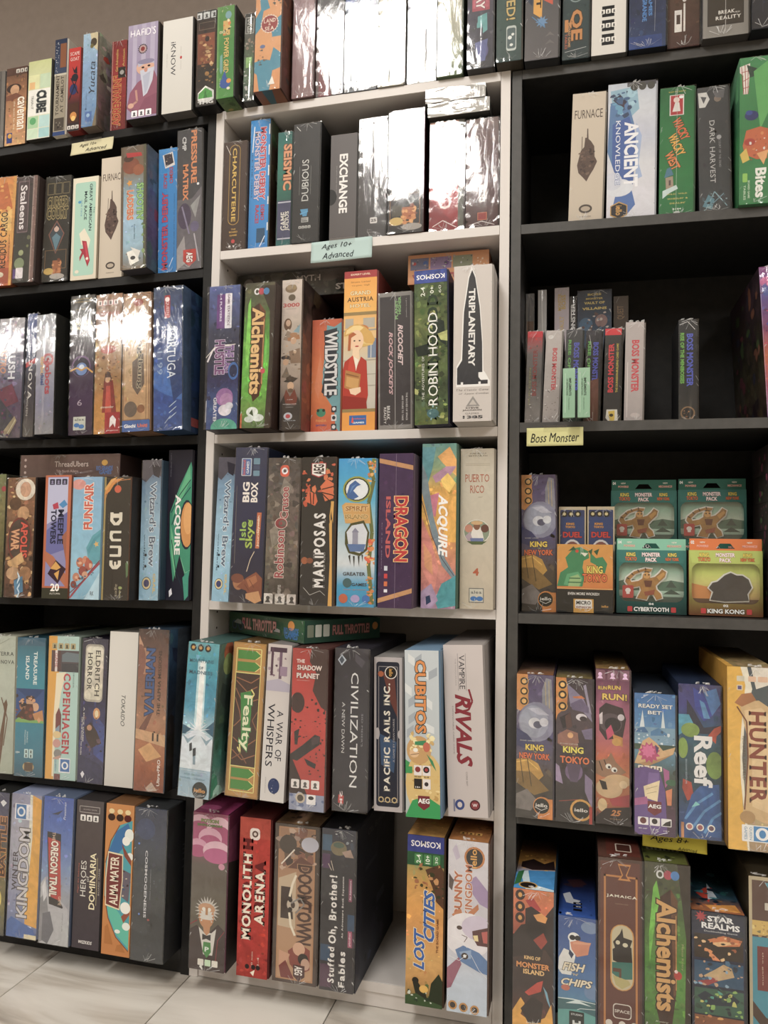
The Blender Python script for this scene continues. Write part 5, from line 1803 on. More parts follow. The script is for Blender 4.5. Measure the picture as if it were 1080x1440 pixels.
 'pacific': ('navy game box with ornate silver border and cream railway-style sideways title', '8c8884', 0, """
bg b8b0b0 bcb4b4 b8b0b0
Q .08 .03 .9 .97 .1 2c2e3a
R .14 .2 .86 .8 2a2e3c
P 6c3c34 .3 .1 .7 .06 .85 .4 .6 .3
P 3c5474 .2 .5 .8 .55 .7 .75 .25 .7
F .16 .06 .84 .94 .015 b0a8a8
E .12 .5 .08 .2 b8b0b0
E .9 .5 .06 .14 b8b0b0
T PACIFIC_RAILS_INC. .46 .52 .7 .23 e4dccc u s B
T A_GAME_BY_DEAN_MORRIS .7 .54 .28 .06 b4acac u
E .6 .1 .22 .22 e0d8d0
E .6 .1 .19 .19 26221f
T iello .6 .1 .05 .13 e0a848 d b
E .24 .11 .1 .1 b0603c
E .25 .925 .1 .1 c8b080
E .48 .925 .1 .1 c8b080
E .72 .925 .1 .1 c8b080
E .25 .925 .06 .06 2c2e3a
E .48 .925 .06 .06 2c2e3a
E .72 .925 .06 .06 2c2e3a"""),
 'cubitos': ('grey cube-pattern game box with orange block title and blond green-banded cartoon runner', '6c8ca8', 0, """
bg c4ccd0 c0c8cc bcc4c8 b8c0c0 b4bcb8
P d8dcdc .1 .02 .3 .05 .3 .1 .1 .07
P a4acb4 .3 .05 .5 .02 .5 .07 .3 .1
P d8dcdc .5 .1 .7 .13 .7 .18 .5 .15
P a4acb4 .7 .13 .95 .1 .95 .15 .7 .18
P d8dcdc 0 .2 .2 .23 .2 .28 0 .25
P a4acb4 .1 .3 .3 .27 .3 .32 .1 .35
P d8dcdc .6 .28 .8 .31 .8 .36 .6 .33
P a4acb4 .1 .4 .3 .37 .3 .42 .1 .45
P d8dcdc .55 .43 .85 .46 .85 .5 .55 .48
P a4acb4 .05 .48 .25 .45 .25 .5 .05 .53
T CUBITOS .46 .28 .44 .32 e08c44 d B o:3c4c48
P 3c9854 0 .66 .3 .7 .6 .78 1 .85 1 .9 .4 .84 0 .74
E .55 .8 .55 .9 d8b870
X 14 40 .15 .68 1 .92 .1 e8d090,c09850,d8b468
E .4 .6 .36 .4 c89c60
X 15 34 .18 .49 .8 .6 .09 ecd898,d0ac68,f0e4b0
P 3c8c5c .28 .55 .6 .54 .62 .57 .28 .57
E .62 .58 .1 .14 c86850
E .26 .62 .14 .12 e0b888
E .3 .6 .07 .06 f0ece0
L 5c3c28 .015 .15 .63 .4 .62
P 3c8c5c .62 .62 .8 .66 .9 .72 .76 .68
R 0 .7 .2 .74 3c9854
R .25 .69 .48 .75 e4dcd8
R .5 .69 .73 .75 e4dcd8
R .25 .77 .48 .83 2c2826
R .5 .77 .73 .83 e4dcd8
E .36 .715 .08 .08 8c3434
E .61 .715 .09 .09 2c2826
E .61 .715 .05 .05 a83c3c
E .61 .8 .06 .06 3c3434
T 14+ .36 .82 .14 .05 f0ece8 h b
T 30-60' .36 .758 .2 .04 3c3434 h b
T 2-4 .61 .758 .14 .04 3c3434 h b
P 2c9c54 0 .99 .2 .9 .6 .87 1 .92 1 1 0 1
P 7c2c34 .36 .87 .7 .87 .7 .93 .53 .955 .36 .93
T AEG .53 .9 .34 .14 f4f0ec h B o:3c2020"""),
 'vampire': ('leaning off-white game box with crimson brush title and two small round logos', 'a09894', 0, """
bg ccc2bf cac0bc c8bebb c4bab7
T VAMPIRE .46 .16 .2 .14 3c3a40 d s
L 6c686c .008 .36 .05 .36 .27
L 6c686c .008 .56 .05 .56 .27
T THE_MASQUERADE .3 .16 .16 .04 a49c9c d
T RIVALS .46 .5 .42 .4 8c2c38 d B i
L 8c2c38 .05 .62 .26 .7 .33 .6 .38 .25 .4
T EXPANDABLE_CARD_GAME .2 .5 .28 .035 8c8484 d
T CORE_SET .5 .78 .08 .04 8c8484 d
E .3 .93 .12 .13 3c4c84
E .3 .93 .06 .07 ccc2bf
R .14 .9 .18 .97 7c7c94
E .68 .93 .13 .13 4c2428
E .68 .93 .1 .1 8c3c40
T W .68 .93 .12 .08 f0e8e8 h b"""),
 'potion': ('olive-brown game box with pink clouds and white-bearded wizard in bow tie', '5c1c3c', 1, """
bg 8c3058 9c3c64 60544c 645c50 605848 5c5448 504640 m=.1
P b44c7c 0 .03 1 .02 1 .3 .8 .32 .4 .28 0 .28
E .2 .08 .36 .26 e0b0c4
E .2 .11 .34 .22 b44c7c
E .75 .1 .36 .32 e4b8c8
E .75 .14 .34 .26 b04878
E .5 .16 .34 .26 e0a8c0
E .5 .19 .32 .2 b85080
E .15 .22 .28 .2 dc9cb8
E .15 .25 .26 .16 b44c7c
E .7 .24 .4 .26 e4b8c8
E .7 .27 .38 .2 c0588c
E .85 .335 .09 .08 d490a8
T POTION .48 .052 .5 .09 8ca04c h B o:3c4c28
T EXPLOSION .48 .08 .7 .06 6c8840 h B o:3c4c28
S .48 .62 .36 22 .6 c8c4bc
E .46 .66 .22 .3 c88c5c
E .46 .61 .24 .14 c8956c
S .46 .66 .22 14 .7 d8d4cc
E .38 .615 .05 .05 e8e4d8
E .54 .615 .05 .05 e8e4d8
P b8804c .44 .6 .5 .6 .5 .65 .43 .65
P 3c2a28 0 .75 .2 .72 .35 .76 .45 .9 .55 .76 .8 .7 1 .74 1 1 0 1
P d8d4cc .25 .73 .4 .76 .62 .76 .75 .73 .66 .9 .4 .9
P c88c5c .34 .68 .6 .68 .56 .76 .48 .78 .4 .76
P 1c1818 .36 .77 .48 .78 .6 .77 .6 .81 .48 .8 .36 .81
L 8c2430 .03 0 .72 .2 .69
L 8c2430 .02 .98 .74 .8 .8 .75 .95
P 3c8c3c .4 .82 .6 .82 .62 .88 .5 .92 .38 .88
T P .5 .865 .12 .12 e0ece0 h B
Q .25 .93 .42 .97 .02 e4e0d4
Q .45 .93 .62 .97 .02 c8e4c0
Q .65 .93 .82 .97 .02 e4e0d4
P e8e8e0 .3 .98 .36 .95 .4 1"""),
 'monolith': ('red game box with cream serif sideways two-line title and square ring badge', '5c1c1c', 0, """
bg b43830 bc3c30 c03830 b4342c a83028 m=.35
R 0 0 1 .13 b84838
Q .33 .065 .66 .14 .1 ecdcd4
E .5 .102 .1 .1 6c5048
E .5 .102 .05 .05 ecdcd4
T MONOLITH .28 .5 .54 .3 ece0cc u s B o:6c1c1c
T ARENA .7 .5 .34 .32 ece0cc u s B o:6c1c1c
T 2-4 .7 .9 .06 .06 e4c8b8 u
T 30_min .5 .89 .1 .05 e4c8b8 u
E .35 .935 .07 .07 2c1c1c
E .55 .935 .07 .07 2c1c1c
E .7 .935 .07 .07 2c1c1c
P ece0cc .45 .97 .6 .95 .56 .99"""),
 'doomtown': ('brown sepia western game box with longhorn skull across big faded title', '38281f', 1, """
bg 4c3c32 4a3a30 4a3830
R .08 .02 .92 .98 b88458
R .11 .03 .89 .97 a87c5c c0946c
P c8b090 .1 .35 .5 .3 .5 .66 .1 .65
X 3 50 .1 .04 .9 .28 .14 6c5444,a88c7c,4c3a34,c8a890,8c5c4c
P 6c4438 .3 .28 .6 .2 .86 .24 .86 .28
E .8 .12 .2 .16 c8c8d8
E .3 .13 .2 .2 4c4038
L e8dccc .03 .15 .26 .45 .16
T DOOMTOWN .7 .5 .5 .34 4a2c22 d B o:b08460
P 3c2a24 .16 .4 .4 .4 .45 .6 .16 .6
L ece0c8 .05 .5 .32 .42 .38 .36 .46
L ece0c8 .05 .5 .7 .4 .64 .36 .56
E .44 .51 .14 .14 c8b8a4
E .44 .51 .05 .07 4c3c34
E .38 .48 .05 .05 2c201c
E .38 .54 .05 .05 2c201c
L 8c8884 .03 .4 .5 .6 .46 .7 .5 .5 .56
P 8c4034 .35 .8 .6 .74 .85 .78 .85 .9 .6 .94 .4 .88
E .6 .78 .14 .14 d8a888
E .7 .84 .12 .12 2c2420
P d09c7c .15 .8 .4 .82 .3 .9 .15 .92
E .75 .87 .1 .12 c8a088
P 7c2c28 .15 .9 .3 .86 .5 .97 .2 .97
P 4c2824 .48 .88 .74 .88 .74 .95 .6 .98 .48 .95
T AEG .6 .915 .055 .18 ece4dc d B"""),
 'stuffed': ('dark slate game box with bold white serif storybook title, four-tone side blocks', '26262c', 1, """
bg 34384c 2c2c34 2a2a30 2a282e 2c2a30 2e2a32 m=.2
R .02 .04 .3 .14 3c6484
R .02 .16 .25 .25 54345c
R .02 .72 .3 .82 2c4c6c
R .02 .84 .35 .98 54344c
R .8 .52 1 .62 2c4c6c
R .82 .63 1 .72 4c2c44
X 6 12 .4 .02 .9 .14 .07 c8ccd0,4c5458,8c949c
E .5 .12 .24 .2 7c7050
E .5 .1 .16 .08 4c6454
P a88c7c .6 .14 .85 .12 .95 .17 .7 .17
L c8b8a8 .02 .2 .22 .3 .26
L c8b8a8 .02 .28 .2 .36 .26
T Stuffed .34 .84 .22 .2 ece8e4 u s B
T Fables .66 .86 .22 .2 ece8e4 u s B
T Oh,_Brother! .38 .5 .42 .28 ece8e4 u s B
T An_Adventure_Book_Expansion .66 .48 .38 .07 e0dcd8 u s b
R .82 .3 .92 .44 8c4464
T An_Adventure .87 .37 .12 .05 f0e4e8 u
R .82 .62 .94 .72 a85070
T plaidhat .88 .67 .08 .06 f0e4e8 u"""),
 'lost': ('orange desert game box with blue band and blue diagonal hand-lettered title', '4c3824', 0, """
bg 3c5c3c 8c8c50 d09c4c dc9c48 d89850 dca85c c89450 4c5c34 m=.2
R 0 0 1 .1 3c448c
T KOSMOS .5 .05 .8 .16 f0ecf0 H b
R 0 .1 1 .18 2c5838
Q .2 .11 .42 .17 .02 48884c
Q .45 .11 .66 .17 .02 48884c
Q .7 .11 .9 .17 .02 48884c
T 2-4 .31 .14 .05 .12 e8f0e0 u b
T 10+ .56 .14 .05 .12 e8f0e0 u b
T 30 .8 .14 .04 .08 e8f0e0 u
P 5c3c28 .5 .2 .9 .16 1 .2 1 .42 .8 .38 .7 .3
X 9 34 .2 .17 1 .36 .08 a86c44,4c4828,c89058,3c3c20
T LOST .36 .67 .24 .3 3c64ac u B i o:ecd8b0
T CITIES .62 .47 .3 .3 3c64ac u B i o:ecd8b0
T THE_BOARD_GAME .85 .58 .2 .06 7c4c2c u b
P 2c2c20 .2 .87 .3 .84 .36 .87 .55 .92 .6 .96 .3 .95
E .27 .855 .09 .08 2c2820
E .5 .9 .12 .1 e0b050
P 2c3420 .7 .86 .9 .8 1 .84 1 1 .6 1
P 3c5430 0 .95 .3 .93 .6 .96 1 .98 1 1 0 1
X 7 12 .1 .92 .7 .98 .06 c8d0c0,2c3c2c"""),
 'bunny': ('white rabbit game box with copper storybook lettering and round black logo', '5c3c28', 1, """
bg d8d4d8 d8d4dc d0ccd4 d8d4dc c8d4e4 c4d4e4 m=.1
P a890b8 .45 .24 .7 .2 1 .28 1 .38 .8 .36 .6 .3
P c8bcd0 .1 .06 .2 .02 .3 .1 .2 .12
E .66 .095 .26 .27 c87c34
E .66 .095 .21 .22 1c1818
T iello .64 .1 .11 .16 e8a83c u b
P 5c4c48 .02 .2 .15 .24 .1 .3 .02 .28
T BUNNY .26 .31 .26 .2 c0683c u B o:f0e4d8
T KINGDOM .52 .29 .3 .18 c0683c u b o:f0e4d8
P c87c48 .1 .44 .3 .4 .36 .42 .2 .46
P c87c48 .5 .42 .76 .36 .78 .39 .6 .44
E .5 .55 .6 .55 ece8ec
E .75 .5 .4 .3 d4c8dc
P 5c2c2c .62 .52 1 .49 1 .6 .75 .6 .64 .56
P c85c54 .85 .52 1 .51 1 .58 .9 .58
P f0dc9c .64 .545 .76 .54 .78 .575 .68 .575
E .3 .51 .07 .05 4c342c
L 5c3430 .015 .36 .55 .5 .56 .42 .59
P 5c84b8 .2 .64 .4 .61 .8 .64 1 .68 1 .76 .8 .75 .3 .7
P 94b0d4 .3 .65 .6 .63 .6 .68 .4 .69
E .44 .67 .09 .08 3c2c28
E .44 .67 .04 .04 f0f0f0
P a05c74 0 .75 .3 .68 .36 .72 .1 .86 0 .87
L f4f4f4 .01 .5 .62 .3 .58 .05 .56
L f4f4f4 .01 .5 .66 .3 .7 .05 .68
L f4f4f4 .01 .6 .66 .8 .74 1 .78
E .15 .96 .11 .11 c88c3c
E .42 .965 .11 .11 c88c3c
E .7 .97 .11 .11 c88c3c
E .15 .96 .07 .07 2c201c
E .42 .965 .07 .07 2c201c
E .7 .97 .07 .07 2c201c"""),
 'ancient': ('white and blue watercolour game box with bold white sideways capitals', 'b4b8c4', 1, """
bg c8d0dc d4d8e0 c8ccdc d8dae0 dcdce4 d8d8e0 m=.1
P 94bcd0 .05 .05 .6 .03 .66 .2 .5 .25 .1 .2
P 5c84b4 .05 .14 .4 .12 .55 .3 .62 .55 .5 .75 .2 .7 0 .5
P 4868ac .1 .3 .45 .25 .6 .4 .55 .75 .3 .8 .1 .6
P a8bce0 .6 .3 .72 .4 .66 .6 .74 .7 .6 .72
P 5478b8 .2 .8 .5 .76 .6 .9 .4 .98 .1 .95
P 3c3c50 .1 .12 .25 .08 .4 .14 .3 .18
P 4c3c4c .2 .16 .34 .14 .35 .2 .24 .2
X 3 26 .08 .06 .6 .24 .1 6ca8c8,4c6c94,a8d0e0,3c4c6c
E .25 .77 .3 .2 dce0e8
E .12 .72 .2 .2 d0d4e0
T ANCIENT .5 .53 .48 .3 f4f4f8 d B
T KNOWLEDGE .22 .51 .47 .1 f0f2fa d o:5474b0
R .4 0 1 .03 4c4c54
E .55 .035 .08 .09 4c4c48
E .72 .035 .08 .09 4c4c48
E .9 .035 .08 .09 4c4c48
P c89c50 .08 .9 .26 .87 .44 .9 .44 .97 .26 1 .08 .97
P 2c2c34 .1 .905 .26 .88 .42 .905 .42 .965 .26 .99 .1 .965
T iello .26 .935 .07 .13 e0a848 d b"""),
 'wacky': ('green game box with three slanted orange words and little watchtower drawing', '1c5c34', 1, """
bg 1c6c3c 20783f 207c40 1c7440 m=.15
T SLIM_PICKENS .5 .035 .5 .04 c8b850 h b
R .28 .06 .7 .22 e4dcd8
R .31 .065 .67 .215 b83038
E .48 .1 .09 .09 e8d0c8
P e8e0dc .36 .19 .44 .12 .56 .12 .6 .19
E .62 .08 .07 .05 f0f0f0
T WACKY .62 .33 .74 .27 e0703c a-66 B o:3c2818
T WACKY .5 .45 .74 .27 e8b040 a-66 B o:3c2818
T WEST .38 .57 .6 .27 e08440 a-66 B o:3c2818
P a89480 .18 .7 .4 .69 .42 .78 .2 .79
P 4c7c94 .14 .7 .22 .63 .32 .62 .42 .68
R .28 .72 .34 .76 5c4c4c
P c8dcd8 .1 .8 .5 .76 .55 .79 .3 .82 .1 .86
T WILD,_WILD .52 .83 .6 .05 d8c868 h s b
T WHEELIN'_& .54 .865 .6 .05 d8c868 h s b
T DEALIN' .54 .9 .45 .05 d8c868 h s b
T 4104 .52 .945 .26 .05 e8ece0 h b
E .52 .98 .1 .08 c8ccc8
L c8dcc8 .008 .5 0 .5 1"""),
 'harvest': ('slate grey game box with pale serif title, white skull trim at left edge', '303034', 1, """
bg 44464a 404246 3e4044 3c4044 404448 m=.2
P d0d0cc .02 .04 .3 .04 .4 .1 .25 .16 .05 .16
P 54565a .1 .07 .3 .08 .2 .13
E .66 .1 .12 .12 8c7c70
P 6c6c70 .5 .04 .9 .03 .85 .1 .6 .09
T DARK_HARVEST .46 .52 .5 .17 c8c8c8 d s
T COURT_OF_THE_DEAD .7 .54 .22 .07 a0a0a4 d s
E .68 .41 .08 .08 a8a8ac
P 5c8c9c .1 .95 .3 .86 .5 .9 .4 .98
L 88b0bc .03 .2 .98 .5 .84 .9 .96
L 6c94a4 .03 .1 .9 .4 .94 .8 .86
X 3 14 .1 .84 .95 .98 .08 4c5c64,88a4ac,2c3438"""),
 'bites': ('green picnic game box with gingham cloth and white sideways word, right edge', '3c6c48', 1, """
bg 3c8c54 38884c 2c7c44 30844a 2c7c44 m=.1
P e4dcd4 0 .06 .3 .04 .25 .25 .1 .25 .1 .12 0 .1
L a83838 .02 .05 .06 .12 .25
L a83838 .02 .15 .05 .18 .25
L a83838 .02 .24 .05 .24 .25
L a83838 .02 .05 .1 .28 .09
L a83838 .02 .1 .16 .28 .14
L a83838 .02 .1 .21 .28 .2
P 2c4438 .2 .05 .5 .08 .6 .12 .3 .14
P 5cac5c .4 .1 .9 .02 1 .3 .6 .5 .5 .3
E .35 .4 .2 .16 30386c
E .28 .38 .1 .08 3c4c94
P c86438 .1 .6 .2 .5 .6 .48 .85 .5 .8 .7 .5 .7 .15 .66
E .3 .58 .16 .12 b03c30
P d8b848 .02 .66 .2 .62 .3 .7 .1 .72
P e8a868 .5 .66 .85 .64 .7 .74
X 3 14 .3 .52 .8 .7 .06 e0d8d0,a04c34,d88850
T Bites .62 .86 .2 .32 ecece4 d B
Q .1 .79 .24 .85 .03 8cc450
T BOARD_GAME .28 .9 .12 .06 c8e0c0 d b
T TABLES .16 .92 .1 .06 c8e0c0 d b"""),
 'bm1': ('slim grey game box with red cap and red pixel title, leftmost front row', '38383a', 1, """
bg c03038 6c6868 5c5a58 706c6a 84807c m=.2
R 0 0 1 .065 c8303c
T BOSS_MONSTER .55 .45 .5 .3 8c3434 u b
T DUNGEON .25 .6 .4 .12 8c8c4c u
X 3 24 .1 .5 .9 .98 .08 a8a4a0,4c4a48"""),
 'bm2': ('slim silver game box with pink-red title, second of small front row', '8c8884', 1, """
bg c0b8b4 b8b0ac b0a8a4 a8a09c m=.1
T BOSS_MONSTER .6 .42 .46 .3 c8444c d B
X 4 30 .05 .5 .95 .98 .08 e0dcd8,5c5854,8c8480
E .3 .07 .18 .14 d8d4d0"""),
 'bm3': ('slim dark box with blue and green title, behind left small green pack', '2c3434', 1, """
bg 4c4c50 3c4444 34403c 2c342c m=.2
T BOSS_MONSTER .66 .4 .52 .34 5860c0 d B
T RISE_OF_THE .25 .36 .5 .18 68a858 d B"""),
 'bm4': ('slim black box with blue title and brown artwork, behind right small green pack', '1c1c20', 1, """
bg 3c3c44 24262c 24262c 3c2c24 4c3828 m=.3
T BOSS_MONSTER .66 .36 .46 .36 5058b8 d B
T RISE_OF_THE .24 .36 .48 .2 60a850 d B
P 6c4438 .1 .56 .9 .52 .95 .98 .2 .98
L d8d4d0 .02 .2 .05 .4 .2"""),
 'bm5': ('slim black box with bright red cap and red title, gold crest below', '242424', 1, """
bg 3c3c3c 343436 303032
R 0 0 1 .07 d8303c
T BOSS_MONSTER .4 .42 .52 .34 d83840 u B
T THE_DUNGEON-BUILDING_CARD_GAME .78 .42 .52 .13 d0b83c u b
P d8d4c8 .2 .86 .85 .86 .9 .98 .4 1 .15 .95
P d8b83c .3 .88 .7 .87 .7 .98 .4 .98
E .5 .92 .12 .1 403828"""),
 'bm6': ('slim pinkish-white box with red title, right end of small front row', '8c8480', 1, """
bg bcb2b0 b8aeac b4aaa8 b0a6a4 m=.05
T BOSS_MONSTER .56 .44 .52 .42 d04450 d B
E .6 .93 .26 .14 c8bcb8
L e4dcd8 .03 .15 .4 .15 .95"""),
 'bm7': ('lone slim black box with blue and green title, standing apart', '242426', 1, """
bg 34363a 2a2c30 2a2c2e 343434 m=.2
T BOSS_MONSTER .62 .4 .52 .36 5460c4 d B
T RISE_OF_THE_MINIBOSSES .2 .38 .5 .22 70b848 d B
E .5 .92 .4 .4 8c6c4c
E .5 .92 .32 .32 2a2a2c
X 5 10 .2 .86 .8 .98 .06 c88c58,8c5c3c
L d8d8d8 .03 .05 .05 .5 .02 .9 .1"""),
 'purple': ("purple fantasy game box at the frame's right edge, dark cover facing left", '2c2428', 1, """
bg 8c3c84 5c4c94 84406c c86844 a84c70 6c4c84 m=.4
F .02 .01 .98 .99 .02 b0a0b8
E .4 .1 .4 .3 c85c94
E .3 .16 .2 .3 3c4c94
X 3 30 .05 .02 .95 .98 .16 c84c70,4c4ca0,e89050,5c2c5c"""),
 'ny': ('tall purple monster-city game box beside two tiny card boxes, fourth right shelf', '4c4454', 1, """
bg 54486c 5c5078 68607c 54507c 5c5468 54483c 403c38 3c3834 m=.35
P d89048 0 0 .3 0 .32 .2 .1 .26 0 .25
P 8c8c98 .7 .1 .8 .02 .95 .03 1 .25 .85 .3 .7 .2
L c8b070 .015 .78 .05 .82 .28
L c8b070 .015 .88 .04 .9 .28
E .55 .33 .5 .55 8c8ca4
E .48 .33 .4 .45 a0a4b8
P c0c0d0 .3 .24 .6 .23 .9 .28 .6 .28
E .5 .34 .17 .15 d4d4dc
E .58 .35 .12 .1 5c5c74
E .75 .33 .12 .12 d4d4dc
P 3c406c 0 .38 .3 .42 .5 .48 .2 .52 0 .5
P c8983c 0 .6 .3 .58 .6 .62 .75 .7 .6 .74 .2 .7 0 .72
P 8c6c34 0 .68 .4 .68 .7 .75 .9 .8 .5 .84 0 .76
L e8bc50 .03 0 .62 .3 .6 .6 .66
L 3c3424 .02 .1 .58 .2 .76
L 3c3424 .02 .3 .58 .42 .78
P 7c7470 0 .84 .3 .8 .6 .88 .4 .95 0 .94
E .2 .05 .13 .13 d8983c
E .2 .05 .105 .105 2c2420
E .2 .12 .13 .13 d8983c
E .2 .12 .105 .105 2c2420
E .2 .19 .13 .13 d8983c
E .2 .19 .105 .105 2c2420
E .2 .05 .065 .065 f0b860
E .2 .12 .065 .065 f0b860
E .2 .19 .065 .065 f0b860
P e08838 .6 1 .6 .9 .75 .86 1 .86 1 1
E .72 .91 .25 .25 d88838
E .7 .91 .21 .21 1c201c
T iello .7 .905 .32 .1 e4e0d8 h b
L e4e0d8 .015 .52 .92 .7 .94 .86 .92
T RICHARD_GARFIELD .3 .465 .4 .03 d8d4c8 h s
T KING .5 .51 .5 .17 f0d048 h B o:2c2018
T NEW_YORK .5 .57 .84 .17 e8703c h B o:2c2018
T OF .52 .54 .08 .04 c0c860 h s"""),
 'ny2': ('purple monster-city game box with yellow-orange title, leftmost of fifth right shelf', '3c3448', 1, """
bg 54486c 5c5078 68607c 54507c 5c5468 54483c 403c38 3c3834 m=.35
P d89048 0 0 .3 0 .32 .2 .1 .26 0 .25
P 8c8c98 .7 .1 .8 .02 .95 .03 1 .25 .85 .3 .7 .2
L c8b070 .015 .78 .05 .82 .28
L c8b070 .015 .88 .04 .9 .28
E .55 .33 .5 .55 8c8ca4
E .48 .33 .4 .45 a0a4b8
P c0c0d0 .3 .24 .6 .23 .9 .28 .6 .28
E .5 .34 .17 .15 d4d4dc
E .58 .35 .12 .1 5c5c74
E .75 .33 .12 .12 d4d4dc
P 3c406c 0 .38 .3 .42 .5 .48 .2 .52 0 .5
P c8983c 0 .6 .3 .58 .6 .62 .75 .7 .6 .74 .2 .7 0 .72
P 8c6c34 0 .68 .4 .68 .7 .75 .9 .8 .5 .84 0 .76
L e8bc50 .03 0 .62 .3 .6 .6 .66
L 3c3424 .02 .1 .58 .2 .76
L 3c3424 .02 .3 .58 .42 .78
P 7c7470 0 .84 .3 .8 .6 .88 .4 .95 0 .94
E .2 .05 .13 .13 d8983c
E .2 .05 .105 .105 2c2420
E .2 .12 .13 .13 d8983c
E .2 .12 .105 .105 2c2420
E .2 .19 .13 .13 d8983c
E .2 .19 .105 .105 2c2420
E .2 .05 .065 .065 f0b860
E .2 .12 .065 .065 f0b860
E .2 .19 .065 .065 f0b860
P e08838 .6 1 .6 .9 .75 .86 1 .86 1 1
E .72 .91 .25 .25 d88838
E .7 .91 .21 .21 1c201c
T iello .7 .905 .32 .1 e4e0d8 h b
L e4e0d8 .015 .52 .92 .7 .94 .86 .92
T RICHARD_GARFIELD .3 .465 .4 .03 d8d4c8 h s
T KING .5 .51 .5 .17 f0d048 h B o:2c2018
T NEW_YORK .5 .57 .84 .17 e8703c h B o:2c2018
T OF .52 .54 .08 .04 c0c860 h s"""),
 'tokyo': ('violet-black robot monster game box with yellow and orange Japanese-city title', '2c2428', 1, """
bg 40343c 4c4048 54444c 443840 403440 3c3438 343030 302c2c m=.35
P d88840 0 0 .28 0 .33 .1 .3 .2 .05 .26 0 .3
P 8c84a0 .3 .04 .5 .08 .75 .14 .95 .24 1 .3 .7 .22 .4 .2
P a098b0 .75 .05 .82 .04 .98 .25 .9 .22
P 6c6080 .4 .18 .7 .14 .9 .2 .9 .24 .45 .22
P c8743c .45 .13 .7 .12 .8 .14 .5 .14
E .7 .27 .15 .1 dcd4dc
E .75 .28 .1 .07 3c3038
P 241c24 .1 .28 .4 .24 .45 .32 .2 .36
P 5c3c38 .25 .27 .4 .24 .45 .34 .3 .36
P 9c6c5c .05 .4 .3 .36 .6 .38 .65 .48 .3 .5 .05 .46
E .4 .4 .08 .08 e8b078
P 7c7090 .7 .36 1 .34 1 .42 .8 .42
P 3c3040 .6 .45 1 .44 1 .58 .7 .56
E .5 .65 .24 .26 7c6488
P 5c4c64 .3 .6 .5 .56 .7 .6 .6 .72 .4 .72
P a08cac 0 .6 .1 .62 .2 .74 0 .72
P 8c7c9c .8 .66 1 .7 1 .9 .8 .78
L a84438 .015 .1 .86 .6 .84
E .18 .05 .14 .14 d8983c
E .18 .05 .115 .115 2c2420
E .18 .12 .14 .14 d8983c
E .18 .12 .115 .115 2c2420
E .18 .2 .14 .14 d8983c
E .18 .2 .115 .115 2c2420
E .18 .05 .065 .065 f0b860
E .18 .12 .065 .065 f0b860
E .18 .2 .065 .065 f0b860
E .7 .91 .3 .3 d8a040
E .7 .91 .24 .24 1c201c
T iello .7 .91 .36 .1 e4e0d8 h b
R .92 .88 1 1 b83028
T RICHARD_GARFIELD .36 .46 .5 .03 d8d4c8 h s i
T KING .48 .5 .56 .18 f0e04c h B o:2c1c1c
T TOKYO .52 .57 .8 .2 e8783c h B o:2c1c1c
T OF .5 .53 .08 .04 e8c860 h s"""),
 'run': ('magenta and orange cat-thief game box with yellow triple-word heading', '4c2c34', 1, """
bg 5c3448 8c4c6c c46c8c d07080 d8704c d88450 c06840 6c3c30 m=.2
I .5 .04 .22 8c5c70 3
T RUN .2 .125 .26 .11 f0c84c h B o:2c1c20
T RUN .55 .12 .38 .13 f0c84c h B o:2c1c20
T RUN! .56 .18 .74 .2 f4cc54 h B o:2c1c20
P 3c2c30 .1 .26 .3 .22 .8 .25 .9 .32 .8 .44 .3 .46 .1 .4
E .45 .35 .34 .3 5c4c54
E .5 .36 .24 .22 241c24
P e0d4d8 .1 .3 .2 .28 .2 .36 .12 .36
P d84c74 .3 .4 .45 .36 .55 .42 .35 .46
E .75 .31 .1 .1 e0d8dc
P d89444 .5 .42 .8 .44 .8 .5 .55 .48
E .62 .47 .14 .12 e0a84c
P a87c5c 0 .6 .35 .58 .45 .54 .6 .6 .9 .66 .6 .7 .2 .7 0 .68
L 3c2824 .03 .1 .6 .2 .66
L 3c2824 .03 .25 .59 .32 .63
E .38 .63 .09 .08 f0ece0
E .55 .65 .09 .08 f0ece0
E .4 .635 .04 .04 2c2020
E .57 .655 .04 .04 2c2020
E .65 .72 .4 .2 e0b884
E .4 .77 .4 .3 dcb888
P 2c201c .1 .72 .3 .73 .35 .78 .2 .78
E .82 .74 .12 .12 f0d0a0
P b83c44 .4 .84 1 .8 1 .88 .5 .88
E .2 .88 .14 .2 e8c890
P 2c2020 0 .96 .3 .9 1 .88 1 1 0 1
T 25 .6 .925 .32 .18 d8883c h B i
T anniversary .6 .965 .36 .03 d8a060 h"""),
